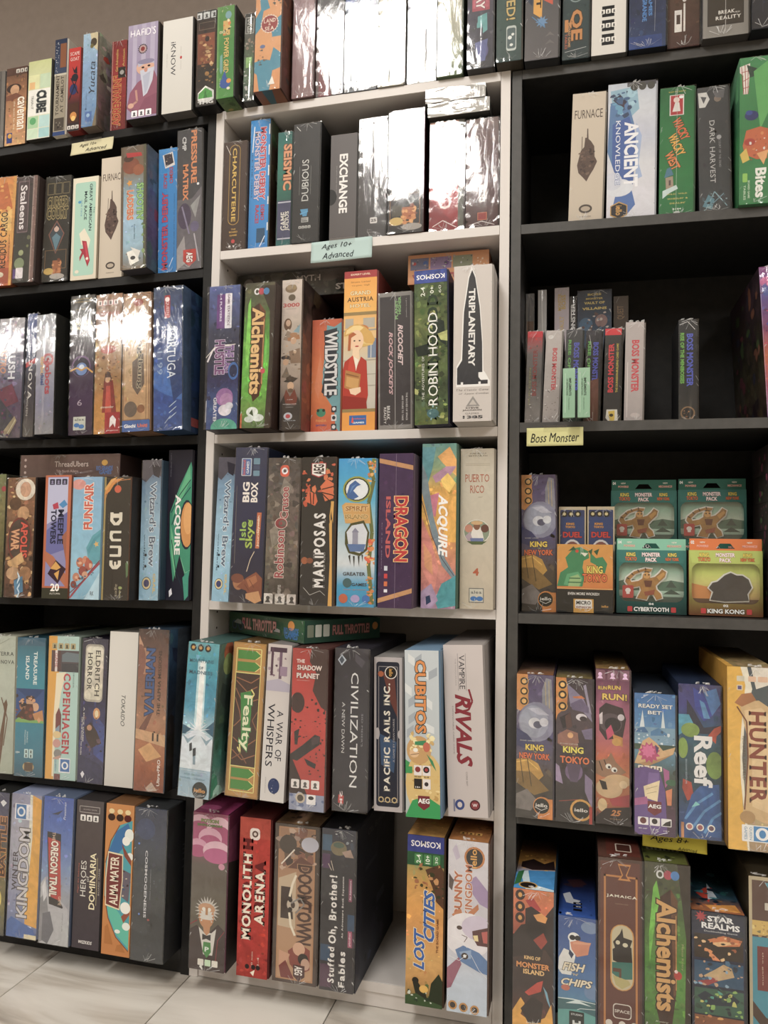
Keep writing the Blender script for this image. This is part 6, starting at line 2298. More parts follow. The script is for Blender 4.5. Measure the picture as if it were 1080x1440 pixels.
 'ready': ('blue racetrack game box of woman in wide straw hat with pink flower', '2c3440', 1, """
bg 3c74b0 4480b8 5c94c0 5c8ca4 4c5c54 4c4444 54384c 4c3850 m=.2
T READY_SET .52 .09 .84 .1 f0f0ec h b o:28405c
T BET .5 .135 .34 .09 f0f0ec h b o:28405c
P d8e4e8 .12 .26 .2 .12 .26 .26
P d8e4e8 .65 .26 .7 .11 .76 .26
R 0 .24 1 .36 7ca4bc
P 4c84b0 .4 .27 .6 .24 .85 .29 .4 .3
P 3c70a0 0 .26 .25 .24 .35 .28 0 .28
X 4 24 0 .27 1 .36 .05 d8e4e8,3c5c74,8cb0c8
R 0 .36 1 .4 3c5444
P d8b07c 0 .5 .2 .34 .36 .31 .55 .35 .7 .4 1 .37 .95 .42 .6 .47 .3 .51
P b88c5c .1 .5 .6 .46 .95 .42 .6 .48 .3 .52
S .36 .42 .28 12 .7 c04878
S .34 .41 .18 9 .7 e070a0
P 4c3c6c .5 .36 .6 .38 .55 .43
P c89474 .2 .52 .55 .51 .5 .55 .3 .56
I .38 .53 .09 f0e4d0 4
P 6c5090 0 .54 .25 .52 .6 .54 .75 .68 .8 .98 .1 1 0 .98
P 8468a8 .35 .56 .6 .56 .6 .7 .3 .7
P ecd8ac .22 .66 .62 .61 .56 .76 .26 .74
L a8946c .012 .28 .68 .56 .65
L a8946c .012 .3 .71 .54 .69
P b06094 .7 .52 .85 .54 .85 .62 .75 .66
P b06094 0 .75 .3 .73 .35 .78 0 .8
P e08858 .76 .68 .92 .66 .9 .78 .8 .78
E .9 .62 .14 .08 3c6c4c
P 7c2c34 .32 .76 .66 .76 .66 .83 .49 .86 .32 .83
T AEG .49 .795 .32 .1 f4f0ec h B o:3c2020
Q .08 .875 .34 .93 .02 ece8e8
Q .37 .875 .62 .93 .02 ece8e8
Q .65 .875 .9 .93 .02 ece8e8
E .21 .9 .08 .08 6c3434
E .49 .9 .07 .07 2c2424
P 2c2424 .67 .925 .76 .9 .88 .885 .88 .925
T 45-60' .2 .955 .22 .03 e8e4e4 h b
T 2-9 .5 .957 .14 .03 e8e4e4 h b
T 10+ .78 .96 .14 .03 e8e4e4 h b"""),
 'reef': ('deep blue coral game box with large rounded white sideways word', '202c44', 1, """
bg 3c3c74 44448c 2c5c84 2c5868 2c4c54 2c4c64 2c4c80 34548c m=.4
P 3c4ca8 .35 .02 .6 .06 .8 .2 .6 .24 .4 .16
P 4c80c0 .6 .05 .9 .02 1 .12 .8 .2
P 5c9cd0 .5 .1 .62 .12 .75 .22 .6 .22
P 2c3048 .2 .1 .35 .16 .6 .28 1 .26 1 .32 .5 .32 .2 .2
P 54acc8 0 .2 .25 .2 .36 .26 .1 .32 0 .34
E .28 .3 .22 .18 8cac4c
E .85 .52 .2 .34 7ca044
E .1 .42 .12 .26 8cb048
P c8543c .7 .33 .85 .28 1 .26 1 .3 .9 .33 .88 .38 .8 .36
P b84838 .1 .62 .3 .64 .36 .74 .2 .76 .08 .68
L b84838 .05 .2 .7 .36 .72
P 3464a8 .3 .72 .5 .66 .95 .64 1 .98 .5 .98 .1 .9
L 5c9cd4 .06 .15 .88 .4 .78 .8 .7
L 5c9cd4 .06 .3 .94 .6 .82 .98 .74
L 5c9cd4 .06 .6 .96 .8 .86 1 .82
P 8ce0e0 .3 .8 .4 .76 .5 .78
T Reef .58 .5 .33 .44 f4f4f4 d B
T SECOND_EDITION .18 .57 .16 .04 b0c8d8 d
E .25 .925 .09 .09 ecece8
E .5 .925 .09 .09 ecece8
E .76 .925 .09 .09 ecece8
E .25 .925 .06 .06 c87c74
E .5 .925 .06 .06 a85c60
E .76 .925 .06 .06 6c4c5c
R .05 .9 .12 1 c88858"""),
 'hunter': ('yellow treasure game box with parchment banner and long brown title, right edge', 'c8942c', 1, """
bg 48545c 4c585c 5c646c 6c6c68 8c8c7c c0a878 a88c68 m=.2
R 0 0 .3 1 eab430
P f0e8d0 .28 0 .42 0 .52 .12 .36 .3 .3 .5 .36 .75 .44 1 .4 1 .26 .6 .26 .4
P eab430 0 0 .28 0 .38 .1 .3 .3 .24 .5 .3 .75 .4 1 0 1
P e8e0d0 .5 0 1 0 1 .08 .6 .12
Q .2 .05 .36 .08 .02 d8d0b8
Q .44 .05 .6 .08 .02 e8c0a0
Q .64 .05 .84 .08 .02 e8c0a0
Q .2 .1 .32 .13 .02 e8d8b8
R .22 .105 .3 .125 5c4c84
P d8b47c .25 .2 .65 .18 1 .24 1 .86 .7 .84 .3 .8 .4 .6 .42 .4 .3 .26
P e4c490 .35 .24 .7 .22 .95 .28 .95 .8 .5 .76 .5 .5
P b0703c .15 .2 .3 .15 .5 .14 .6 .18 .3 .22
L 7c4424 .03 .2 .22 .4 .3 .42 .5 .34 .78
T HUNTER .62 .49 .5 .36 8c3c24 d s B
T RICHARD_GARFIELD .34 .5 .24 .06 5c4428 d s
T TREASURE .92 .5 .3 .14 7c3424 d b
E .4 .82 .16 .14 b89058
Q .28 .86 .9 .95 .02 f0f0ec
R .52 .865 .88 .945 3c8cc8
E .7 .905 .14 .14 f0f0f0
E .7 .905 .07 .09 3c8cc8
T QUEEN .46 .905 .07 .06 5c94bc d
T GAMES .36 .905 .07 .06 5c94bc d"""),
 'island': ('orange volcano-monster game box with fiery cream title, bottom of right unit', '2c4c64', 1, """
bg d87c48 d87448 a8543c 4c342c 3c2c28 3c2a28 54342c 8c5430 m=.25
P b83838 .3 .08 .5 .06 .7 .14 .5 .16
P 302422 .3 .14 .45 .12 .8 .18 1 .1 1 .5 .8 .42 .5 .44 .3 .36
P 302422 0 .34 .2 .26 .45 .24 .8 .34 .7 .5 .3 .48 0 .5
P e8a050 .5 .18 .7 .16 .85 .19 .8 .23 .6 .22
P 241a1a .3 .3 .45 .2 .7 .24 .85 .26 .8 .36 .5 .38
P a03c2c .5 .36 .75 .3 .85 .36 .7 .42
E .17 .045 .12 .13 3c2420
E .17 .13 .12 .13 3c2420
E .17 .21 .12 .13 3c2420
E .17 .045 .05 .06 e8a84c
E .17 .13 .05 .06 e8a84c
E .17 .21 .05 .06 e8a84c
T KING_OF .48 .49 .4 .09 ecc078 h B o:3c1c14
T MONSTER .5 .545 .82 .14 e8984c h B o:3c1c14
T ISLAND .52 .59 .52 .12 ecc078 h B o:3c1c14
P c84434 .3 .74 .6 .66 .75 .64 .7 .72 .4 .76
P 7cb0c8 .75 .68 .85 .72 .95 .84 .85 .78
P e8a838 0 .88 .2 .78 .3 .82 .2 .9 .5 .95 .8 .9 .95 .8 1 .95 1 1 0 1
P 302422 .2 .86 .5 .76 .75 .8 .7 .94 .4 .96
T iello .5 .95 .3 .06 e4dccc h"""),
 'fish': ('blue sky game box with a pelican carrying its large orange bill', '1c2c4c', 1, """
bg 3c5c9c 3c60a0 4468a4 4874ac 4c7cb0 548cb0 58949c 4c9498 m=.15
E .85 .08 .24 .16 7c94b8
E .9 .62 .2 .2 6c8cb4
P e0e0dc .02 .36 .15 .28 .35 .3 .45 .36 .35 .5 .1 .5 0 .46
P ecece8 .3 .2 .42 .15 .55 .17 .5 .24 .45 .36 .32 .34
E .42 .18 .16 .14 ecece8
E .38 .18 .08 .07 1c1c20
E .52 .18 .08 .07 1c1c20
P d88c6c .32 .22 .5 .2 .88 .21 .84 .24 .8 .31 .5 .34 .36 .28
P e0a07c .4 .215 .88 .205 .84 .225 .4 .235
P 2c3c5c .3 .28 .42 .32 .36 .36 .28 .32
T FISH .42 .43 .62 .22 e8dcc0 h B i o:2c3038
T 'N' .46 .49 .16 .06 d8ccb0 h b o:2c3038
T CHIPS .5 .56 .84 .2 e8dcc0 h B i o:2c3038
E .2 .61 .12 .08 c87058
R 0 .7 1 1 3c6c74
P d8e8e8 0 .7 .4 .695 1 .71 1 .715 .4 .705 0 .708
P d8e8e8 .2 .74 .5 .7 .55 .705 .9 .74 .6 .73
L d8e8e8 .015 .4 .8 .6 .77 1 .76
P 5ca4a0 0 .8 .5 .78 1 .82 1 1 0 1
Q .3 .8 .7 .98 .02 1c2424
T STUDIO .5 .825 .3 .05 d8dcdc h b
T H .5 .9 .22 .16 d8dcdc h B"""),
 'jamaica': ('brown and gold pirate game box with ghost ship in a long arched window', '2c2420', 1, """
bg 4c3024 54342c 54342c 503028 4c2c24
R .05 .02 .95 .98 643428
F .13 .095 .9 .925 .045 c07c38
Q .28 .36 .82 .72 .27 d09440
Q .31 .365 .79 .715 .25 c8bc98
P 241c18 .5 .41 .55 .38 .58 .43 .78 .44 .7 .5 .55 .47 .4 .5 .34 .46
P 241c18 .33 .5 .5 .47 .76 .48 .78 .56 .6 .58 .34 .56
E .62 .47 .06 .05 d8d0b0
E .45 .46 .05 .05 d8d0b0
P 2c7468 .32 .57 .78 .56 .78 .65 .5 .66 .32 .63
P b8ac6c .34 .64 .7 .66 .74 .68 .55 .71 .4 .69
R .34 .6 .52 .62 5c3824
R .48 .6 .53 .65 5c3824
P c88438 .45 .03 .75 .03 .66 .09 .75 .12 .45 .12 .54 .09
P 643428 .48 .04 .72 .04 .63 .09 .68 .11 .52 .11 .57 .09
T JAMAICA .54 .21 .7 .08 ece4d0 h s B
T a_pirate_race .54 .25 .3 .02 c8a880 h
Q .34 .79 .76 .87 .08 d8d0c4
Q .36 .795 .74 .865 .07 583028
T SPACE .55 .83 .34 .07 d8d0c4 h b
E .25 .9 .08 .08 d8d0c4
E .55 .9 .08 .08 d8d0c4
E .82 .9 .08 .08 d8d0c4"""),
 'star': ('navy starship game box with white heading and stacked fiery battle pictures', '141c2c', 1, """
bg 1c2438 242c48 202840 1c2438 1c2030 m=.3
S .18 .04 .12 9 .5 b83840
T STAR .55 .05 .5 .11 f0f0f0 h B
T REALMS .55 .1 .72 .12 f0f0f0 h B
T Deckbuilding_Game .55 .14 .62 .04 d8d8d8 h
R .05 .16 .97 .33 34281f
P d87c40 .3 .2 .6 .16 .95 .18 .9 .22 .5 .24
P f0c080 .35 .22 .6 .2 .9 .2 .5 .24
P e8945c .3 .27 .42 .3 .55 .34 .4 .34
X 3 26 .05 .17 .97 .33 .06 e89858,2c2420,a85c34,f0c88c
R .05 .35 .97 .52 2c5474
P c8a878 .2 .46 .45 .4 .6 .36 .75 .38 .8 .44 .5 .48
P a83c3c .1 .5 .4 .46 .5 .48 .3 .52
X 4 30 .05 .35 .97 .52 .06 8cb0c8,2c3848,c8a07c,4c7494
R .05 .54 .97 .72 34604c
P 1c2c3c .1 .6 .25 .56 .5 .6 .7 .55 .9 .6 .8 .64 .3 .66
X 5 34 .05 .54 .97 .72 .07 8cb858,2c4c3c,48a090,1c2c34,c8c860
R .05 .73 .97 .95 8c5430
X 6 30 .05 .73 .97 .95 .07 e8a858,5c3424,c87c48"""),
 'teal': ('cream-bordered turquoise game box with striped red panel, bottom right corner', '3c3424', 1, """
bg c0b08c bcac88
R .1 .02 1 .98 5c3f34
P 4c9cb4 .5 .03 1 .03 1 .1 .7 .08
R .1 .24 1 .32 d8b454
X 3 20 .1 .24 1 .34 .08 e8d078,b89048,8c7c4c
R .1 .33 1 1 3c94a8
Q .5 .14 .9 .18 .02 c8c0b0
R .25 .38 .6 .62 7c3430
T TRAJAN .75 .5 .26 .3 e8b860 d B o:4c1c14
T the_game .42 .5 .18 .05 e0c8b0 d
P 4c3424 .1 .68 .5 .76 1 .8 1 .86 .4 .82 .1 .76"""),
}
FACES = {  # top prints fade darker to the back: shelf shade put into their colours
 'robot': {'right': """
bg 22221f 1e1e1c m=.2
P d8d4c8 .3 .35 .62 .3 .64 .58 .32 .62
T LO .4 .4 .16 .05 2c2c2c h B
T BOX .44 .48 .2 .04 2c2c2c h
T two .5 .88 .3 .02 a8a8a4 h"""},
 'tortuga': {'right': """
bg 243c60 2c4c78 24406c 203454 m=.4
R 0 0 .1 1 3c5474
T TORTUGA .6 .3 .5 .1 a8bcd0 h
R .1 .9 .5 .96 a04848"""},
 'dune': {'right': """
bg 7c4830 5c3c2c 3c2c28 54402c 6c3c34 m=.4
R 0 0 .25 1 2a2420
E .7 .7 .16 .12 3c7c54"""},
 'valerian': {'right': """bg 3c5c7c 2c3c54 3c3430 2c2420 m=.4
R .1 0 .35 1 4c5460"""},
 'shootin': {'right': """bg 5c6470 4c5c78 5c4c70 3c4c54 m=.35
X 3 20 .1 .3 .9 .9 .06 7c3c54,3c5c84,6c6c8c"""},
 'atlantis': {'right': """
bg a8a094 8c8078 6c5c5c 5c4c44 m=.5
X 3 26 .1 .1 .9 .9 .09 c8b8a8,4c3c3c,8c6c5c,b04438"""},
 'stuffed': {'right': """
bg 24242a 26262c 2c2c34 3c3f4a m=.2
R .2 .3 .5 .33 3c3c44
R .5 .6 .7 .66 4c4c58
T Oh,_Brother! .5 .1 .5 .05 5c5858 h"""},
 'madness': {'right': """
bg 5c7c70 4c5c54 3c4c44 345c50 4c8c80 a0b8b4 m=.4
E .12 .06 .07 .07 a85c3c
E .12 .14 .07 .07 8ca060
T MO .5 .8 .4 .1 3c5450 h"""},
 'west3000': {'right': """bg 3c302c 4c3c34 6c4838 8c4c34 7c4034 m=.4
X 3 24 .2 .3 .9 .6 .05 2c2420,5c4034"""},  # orange lower tones: the neighbouring spine's reflection painted into the colour
 'derby2': {'right': """bg 4c5c44 5c4c3c 3c2c24 4c3c34 m=.5
X 3 30 .1 .05 .9 .95 .06 c8c8b8,2c2420,6c7c4c"""},
 'powergrid': {'right': """bg 3c3a38 34322f m=.5
X 4 30 0 0 1 1 .06 6c6458,28241f,8c8478""", 'bot': """bg 4c6c3c 6c5c34 m=.4
X 4 12 .1 .1 .9 .9 .2 8c7c44,3c5430"""},
 'tmg': {'bot': """bg 1c1a1a 2a2624
I .4 .2 .18 a8a8a4 3"""},
 'landsea': {'right': """bg 7c5040 6c4438 5c3c34 m=.3
X 2 16 .1 .1 .9 .9 .08 8c6048,4c4440""", 'bot': """
bg 7c4c34 6c4430
P 3c5c64 .3 0 .7 0 .5 .3 .9 .5 .8 1 .4 .8
E .35 .4 .3 .3 8c4c30"""},
 'hafids': {'bot': """bg 3c3834 4c443c m=.3
T Sand .6 .2 .5 .2 8c8078 h i"""},
 'potion': {'top': """bg 3c1428 a0346c m=.2
E .3 .9 .3 .2 c85890""", 'right': """bg 7c2c50 3c3430 302824 2c2422 m=.3
P 8c4464 0 .1 .3 .05 .5 .2 .2 .35 0 .3"""},
 'doomtown': {'top': """bg 2a2018 3c2c22 8c6c4c m=.5"""},
 'lost': {'top': """bg 3c2c1c 6c4828 a87434 c89444 m=.4"""},
 'bunny': {'top': """bg 3c2814 6c4420 a86c34 m=.3
I .5 .88 .12 e0a850 3"""},
 'island': {'top': """
bg 2c1c14 6c4420 e0a040 3c8cc4 3c94d0 m=.25
P 2c1c1c .1 .5 .4 .42 .7 .5 .95 .42 1 .6 .4 .64 .1 .6
P 3c8cc8 .3 .66 1 .62 1 1 .3 1
P c8dce4 .1 .7 .3 .66 .4 .9 1 .97 1 1 .3 1
P 2c6c3c .05 .7 .2 .66 .15 .9 0 .95
E .35 .93 .24 .2 c89840
E .35 .93 .2 .16 241c18"""},
 'fish': {'top': """
bg 0c0c18 1c1c34 1c2c5c 2c4c94 3058a8 m=.2
P c8ccd4 .1 .6 .3 .55 .4 .68 .6 .7 .5 .78 .2 .76
E .4 .4 .3 .12 3c2c3c
P 4c2c34 .2 .3 .6 .25 .8 .35 .4 .45
R .4 .74 .64 .78 14141c
R .4 .8 .64 .84 14141c
R .4 .86 .64 .9 14141c
I .54 .76 .04 e0e0e4 2
I .54 .82 .04 e0e0e4 2"""},
 'jamaica': {'top': """bg 1c1410 3c2a20 54342a m=.2
R .2 .7 .98 .96 5c2c22
Q .42 .78 .8 .9 .04 c8b8a8
Q .45 .79 .77 .89 .04 4c2820"""},
 'alch3': {'top': """bg 14180c 2c3018 545a24 m=.4
I .5 .8 .12 a8a888 4"""},
 'star': {'top': """
bg 080c10 102024 1c3c44 2c4c5c a86434 m=.4
P c8402c .2 .7 .5 .55 .6 .6 .4 .85
P e0983c .3 .9 .9 .85 .95 .97 .4 .98
P c8d0dc .4 .8 .5 .5 .6 .75
X 3 20 .1 .3 .9 .9 .12 2c6c6c,1c2c3c,4c94a0"""},
 'ny2': {'top': """bg 1c1814 3c3028 6c5448 8c5c34 m=.4"""},
 'tokyo': {'top': """bg 14100f 241f1c 4c443c 7c6c3c m=.4"""},
 'run': {'top': """bg 2c2018 5c4824 8c6c3c m=.5"""},
 'hunter': {'top': """bg 5c4424 6c5834 8c7850 m=.5
P c89430 0 0 .1 0 .14 1 0 1""", 'left': """bg c8942c a87820 8c6420 m=.15"""},
 'purple': {'left': """bg 34242c 2c2024 2c281c 3c3424 2c1c20 m=.5
X 3 30 .05 .05 .95 .95 .08 5c2c34,3c4c2c,6c4434,2c2c3c"""},
 'bites': {'left': """bg 6ca880 3c7c54 3c8450 2c6c40 m=.2"""},
 'cosmo': {'right': """
bg 1c1e20 242628 1e2022 m=.2
L 5c6064 .008 .2 .14 .8 .12
L 4c5054 .008 .2 .3 .8 .3
L 4c5054 .008 .2 .33 .8 .33
L 4c5054 .008 .2 .36 .8 .36
L 4c5054 .008 .2 .4 .8 .4
L 4c5054 .008 .2 .45 .8 .45
Q .3 .72 .6 .78 .01 3c3430"""},
 'dubious': {'right': """bg 1c1c1c 161616 141414"""},
 'iknow': {'bot': """bg 5c5854 4c4844"""},  # white box's underside greyed: its shade is in the colour
}
# ---------------------------------------------------------------- the shop room
def struct(o): o['kind'] = 'structure'; return o
FY = -6.2; WY = 0.30
floor_m, nt, b, N, L = nodes('marble_tile')
tc = N.new('ShaderNodeTexCoord'); oi = N.new('ShaderNodeObjectInfo')
mu = N.new('ShaderNodeMath'); mu.operation = 'MULTIPLY'; mu.inputs[1].default_value = 9.0
av = N.new('ShaderNodeVectorMath'); av.operation = 'ADD'
L.new(oi.outputs['Random'], mu.inputs[0]); L.new(tc.outputs['Object'], av.inputs[0]); L.new(mu.outputs[0], av.inputs[1])
mp = N.new('ShaderNodeMapping'); mp.inputs['Rotation'].default_value = (0, 0, -0.62); mp.inputs['Scale'].default_value = (0.55, 2.6, 1)
L.new(av.outputs[0], mp.inputs[0])
nz = N.new('ShaderNodeTexNoise'); nz.inputs['Scale'].default_value = 4.2; nz.inputs['Detail'].default_value = 8; nz.inputs['Distortion'].default_value = 1.1
L.new(mp.outputs[0], nz.inputs['Vector'])
cr = N.new('ShaderNodeValToRGB'); L.new(nz.outputs['Fac'], cr.inputs[0])
E_ = cr.color_ramp.elements; E_[0].position = 0.30; E_[0].color = (*lin('8f8478'), 1); E_[1].position = 0.62; E_[1].color = (*lin('d3cdc2'), 1)
e = cr.color_ramp.elements.new(0.42); e.color = (*lin('b9b0a3'), 1); e = cr.color_ramp.elements.new(0.5); e.color = (*lin('c9c2b7'), 1)
L.new(cr.outputs[0], b.inputs['Base Color']); b.inputs['Roughness'].default_value = 0.34; b.inputs['Specular IOR Level'].default_value = 0.45
GROUT = flat('dark_grout', '3c352e', 0.9, 0.1)
fl = struct(boxobj('floor', -5.2, FY, -0.12, 5.2, WY, -0.006, GROUT, None, 0))
tiles = {}
for ix in range(-3, 6):                       # the tiles in and around the frame, one by one
    for iy in range(0, 4):
        x0 = ix * 0.295 + 0.0015; y1 = 0.07 - iy * 0.60
        bm = bmesh.new(); add_box(bm, 0.0009, 0.0009, -0.006, 0.2941, 0.5991, 0, 0.0008)
        if 't' not in tiles: tiles['t'] = mesh_of(bm, 'floor_tile'); tiles['t'].materials.append(floor_m)
        else: bm.free()
        o = bpy.data.objects.new('floor_tile', tiles['t']); COL.objects.link(o); o.parent = fl; o.location = (x0, y1 - 0.60, 0)
bm = bmesh.new()                              # the rest of the shop floor, joined
for ix in range(-17, 17):
    for iy in range(-1, 11):
        if -3 <= ix < 6 and 0 <= iy < 4: continue
        x0 = ix * 0.295 + 0.0015; y1 = 0.07 - iy * 0.60
        add_box(bm, x0 + 0.0009, max(y1 - 0.5991, FY), -0.006, x0 + 0.2941, min(y1 - 0.0009, WY), 0)
o = link('distant_tiles', mesh_of(bm, 'distant_tiles'), floor_m, fl); o['kind'] = 'stuff'
struct(boxobj('wall_back', -5.2, WY, 0, 5.2, WY + 0.1, 2.75, WALLM, None, 0))
struct(boxobj('wall_left', -5.3, FY, 0, -5.2, WY, 2.75, ROOMWALL, None, 0))
struct(boxobj('wall_right', 5.2, FY, 0, 5.3, WY, 2.75, ROOMWALL, None, 0))
struct(boxobj('wall_front', -5.3, FY - 0.1, 0, 5.3, FY, 2.75, ROOMWALL, None, 0))
struct(boxobj('ceiling', -5.3, FY - 0.1, 2.75, 5.3, WY + 0.1, 2.85, CEILM, None, 0))

# ---------------------------------------------------------------- the three bookcases
Z = {'S1':1.7039,'S2':1.4097,'S3':1.0346,'S4':.7037,'S5':.352,'S6':.0274,'L1':1.697,'L2':1.3736,'L3':1.0328,'L4':.6995,'L5':.3299,'L6':.0274,
     'R1':1.6978,'R2':1.4037,'R3':1.0404,'R4':.7019,'R5':.3523,'R6':.0274}
SL = {'S1':0,'S2':.0014,'S3':.0044,'S4':.0032,'S5':0,'S6':0,'L1':.0154,'L2':.0103,'L3':.0012,'L4':.0084,'L5':-.0035,'L6':0,'R1':-.0128,'R2':-.0153,'R3':-.0046,'R4':.01,'R5':0,'R6':0}
XM = {'S': .3, 'L': -.2, 'R': .85}; TH = .018
def shelf_z(sh, x): return Z[sh] + TH + SL[sh] * (x - XM[sh[0]])
def bookcase(key, x0, x1, label, wood, edge, name='bookcase'):
    r = empty(name, label, 'bookcase', (x0, 0, 0)); W = x1 - x0; D = 0.28
    ztl, ztr = shelf_z(key+'1', x0), shelf_z(key+'1', x1)
    for nm, a, zt in (('side_panel', 0, ztl), ('side_panel', W - TH, ztr)):
        pn = boxobj(nm, a, 0.0012, 0, a + TH, D, zt, wood, r)
        eb = boxobj('edge_band', a + 0.0003, 0, 0.0005, a + TH - 0.0003, 0.0014, zt - 0.0005, edge, pn, 0)
    for i in range(1, 7):
        sh = key + str(i); bm = bmesh.new(); e0 = bmesh.new()
        y0 = 0.0015
        add_box(bm, TH + .0003, y0, 0, W - TH - .0003, D - 0.005, TH, 0.0005); add_box(e0, TH + .0003, 0, 0.0003, W - TH - .0003, y0 + .0002, TH - 0.0003)
        for v in list(bm.verts) + list(e0.verts): v.co.z += shelf_z(sh, x0 + v.co.x) - TH
        bd = link('top_board' if i == 1 else ('bottom_board' if i == 6 else 'shelf_board'), mesh_of(bm, 'shelf_board'), wood, r)
        link('edge_band', mesh_of(e0, 'edge_band'), edge, bd)
    boxobj('back_panel', TH + .0003, D - 0.0045, 0.002, W - TH - .0003, D, min(ztl, ztr) - 0.002, wood, r, 0)
    boxobj('plinth', TH + .0003, 0.003, 0.001, W - TH - .0003, 0.018, 0.0268, edge, r)
    bm = bmesh.new()                           # rows of shelf-pin holes inside both panels
    for xx, s in ((TH, 1), (W - TH, -1)):
        for yy in (0.035, 0.235):
            for k in range(50):
                zz = 0.12 + k * 0.032
                if zz > 1.66: break
                vs = [bm.verts.new((xx + s * 0.0004, yy + 0.0025 * math.cos(t), zz + 0.0025 * math.sin(t))) for t in [i * math.pi / 4 for i in range(8)]]
                bm.faces.new(vs if s > 0 else vs[::-1])
    o = link('pin_hole', mesh_of(bm, 'pin_hole'), HOLE, r); o['kind'] = 'stuff'
    return r
bookcase('S', 0.0, 0.6, 'white laminate bookcase standing between the two black bookcases', WHITEWOOD, WHITEWOOD)
bookcase('L', -0.6005, -0.0005, 'black bookcase on the left of the white bookcase', BLACKWOOD, BLACKWOOD)
bookcase('R', 0.6029, 1.2029, 'black bookcase with grey front edges right of the white bookcase', BLACKWOOD, BLACKEDGE)

# ---------------------------------------------------------------- the game boxes
GROUP = {'L1':"games on top of the left black bookcase",'S1':"games on top of the white bookcase",'R1':"games on top of the right black bookcase"}
for k, n in (('L', 'left black bookcase'), ('S', 'white bookcase'), ('R', 'right black bookcase')):
    for i, o_ in ((2, 'highest'), (3, 'second'), (4, 'third'), (5, 'fourth'), (6, 'bottom')): GROUP[k+str(i)] = f'games on the {o_} shelf of the {n}'
def make_box(i, id):
    sh, xc, w, h, p, tilt, d = BOX[id]; label, side, wrap, art = SPEC[id]
    th = math.radians(tilt); rel = th + SL[sh]
    z = shelf_z(sh, xc) + abs(math.sin(rel)) * w / 2 + 0.0003
    nm = 'card_game_box' if id.startswith('bm') else 'board_game_box'
    # origin at the bottom centre of the front face; children are shifted by half the width
    r = empty(nm, label, 'board game', (xc, -p, z), (0, th, 0), GROUP[sh])
    fl = 0
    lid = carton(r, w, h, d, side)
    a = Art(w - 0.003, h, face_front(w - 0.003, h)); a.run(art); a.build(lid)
    for key, spec in FACES.get(id, {}).items():
        pl = {'top': (w-0.003, d, face_top(w-0.003, d, h)), 'bot': (w-0.003, d, face_bottom(w-0.003, d)), 'right': (d, h, face_right(w, d, h)), 'left': (d, h, face_left(d, h))}[key]
        a = Art(pl[0], pl[1], pl[2]); a.run(spec); a.build(lid, 'cover_artwork', 'cover_lettering')
    if wrap:
        fm = link('shrink_film', film_mesh(w, h, i), FILM, r)
        link('film_gather', gather_mesh(w, h, i), CREASE, fm)
    for c in r.children: c.location.x = -w / 2
    return r
for i, id in enumerate(BOX): make_box(i, id)
r = 0
def plain_box(name, label, group, loc, w, h, d, side, art, rotz=0.0, tilt=0.0, faces=None, wrap=1, seed=0, cat='board game'):
    r = empty(name, label, cat, loc, (0, tilt, rotz), group)
    lid = carton(r, w, h, d, side)
    a = Art(w, h, face_front(w, h)); a.run(art); a.build(lid)
    for key, spec in (faces or {}).items():
        pl = {'top': (w, d, face_top(w, d, h)), 'right': (d, h, face_right(w, d, h)), 'left': (d, h, face_left(d, h))}[key]
        a = Art(pl[0], pl[1], pl[2]); a.run(spec); a.build(lid, 'cover_artwork', 'cover_lettering')
    if wrap:
        fm = link('shrink_film', film_mesh(w, h, seed), FILM, r)
        link('film_gather', gather_mesh(w, h, seed, False), CREASE, fm)
    return r
# lying flat on other games
g = 'games lying flat on top of others'
plain_box('board_game_box', 'flat mauve-brown box lying across the games on the fourth left shelf', g, (-0.4371, 0.0, 0.9685), 0.243, 0.048, 0.22, '54403c', """
bg 6c504c 644844 5c4440 m=.15
T ThreadUbers .52 .42 .34 .05 c8b4ac h b o:3c2824
T Tilly_North_Adams .48 .75 .22 .03 c8b0a8 h
E .05 .22 .012 .012 c8b0a8
E .05 .5 .012 .012 c8b0a8
E .05 .78 .012 .012 c8b0a8
E .85 .38 .03 .025 e0a838
T RIO_GRANDE .85 .62 .16 .04 4c78b8 h B
T GAMES .86 .8 .12 .035 4c78b8 h B""", seed=201)
HT = """
bg 2c5c3c 2f5f40 2a543a
T FULL_THROTTLE! .42 .47 .46 .085 e4a8a0 h B o:7c3838
E .08 .6 .035 .035 3c5c84
E .17 .62 .035 .035 3c5c84
E .08 .6 .025 .025 2c4438
E .17 .62 .025 .025 2c4438
P b0b8b8 .07 .5 .12 .3 .17 .34 .18 .55
P c84c70 .19 .4 .23 .34 .23 .55
E .63 .72 .025 .025 38543c
E .7 .74 .025 .025 38543c
P b8b4b4 .62 .66 .66 .5 .7 .56 .7 .68
E .84 .3 .04 .035 e8983c
T RIO_GRANDE .84 .55 .18 .05 3c7cc0 h B
T GAMES .84 .75 .16 .05 3c7cc0 h B"""
plain_box('board_game_box', 'flat green motorcycle box lying askew on the white bookcase games', g, (0.0215, 0.0858, 0.6523), 0.262, 0.041, 0.185, '2c4c38', HT, rotz=math.radians(-33), seed=202,
  faces={'right': """
bg 26483a 284a3c
Q .03 .2 .11 .75 .01 7c8470
Q .13 .2 .21 .75 .01 c8ccc0
Q .23 .2 .31 .75 .01 c8ccc0
T FULL_THROTTLE! .6 .48 .5 .1 b87c74 h B o:5c2c2c
E .93 .4 .04 .04 c8883c"""})
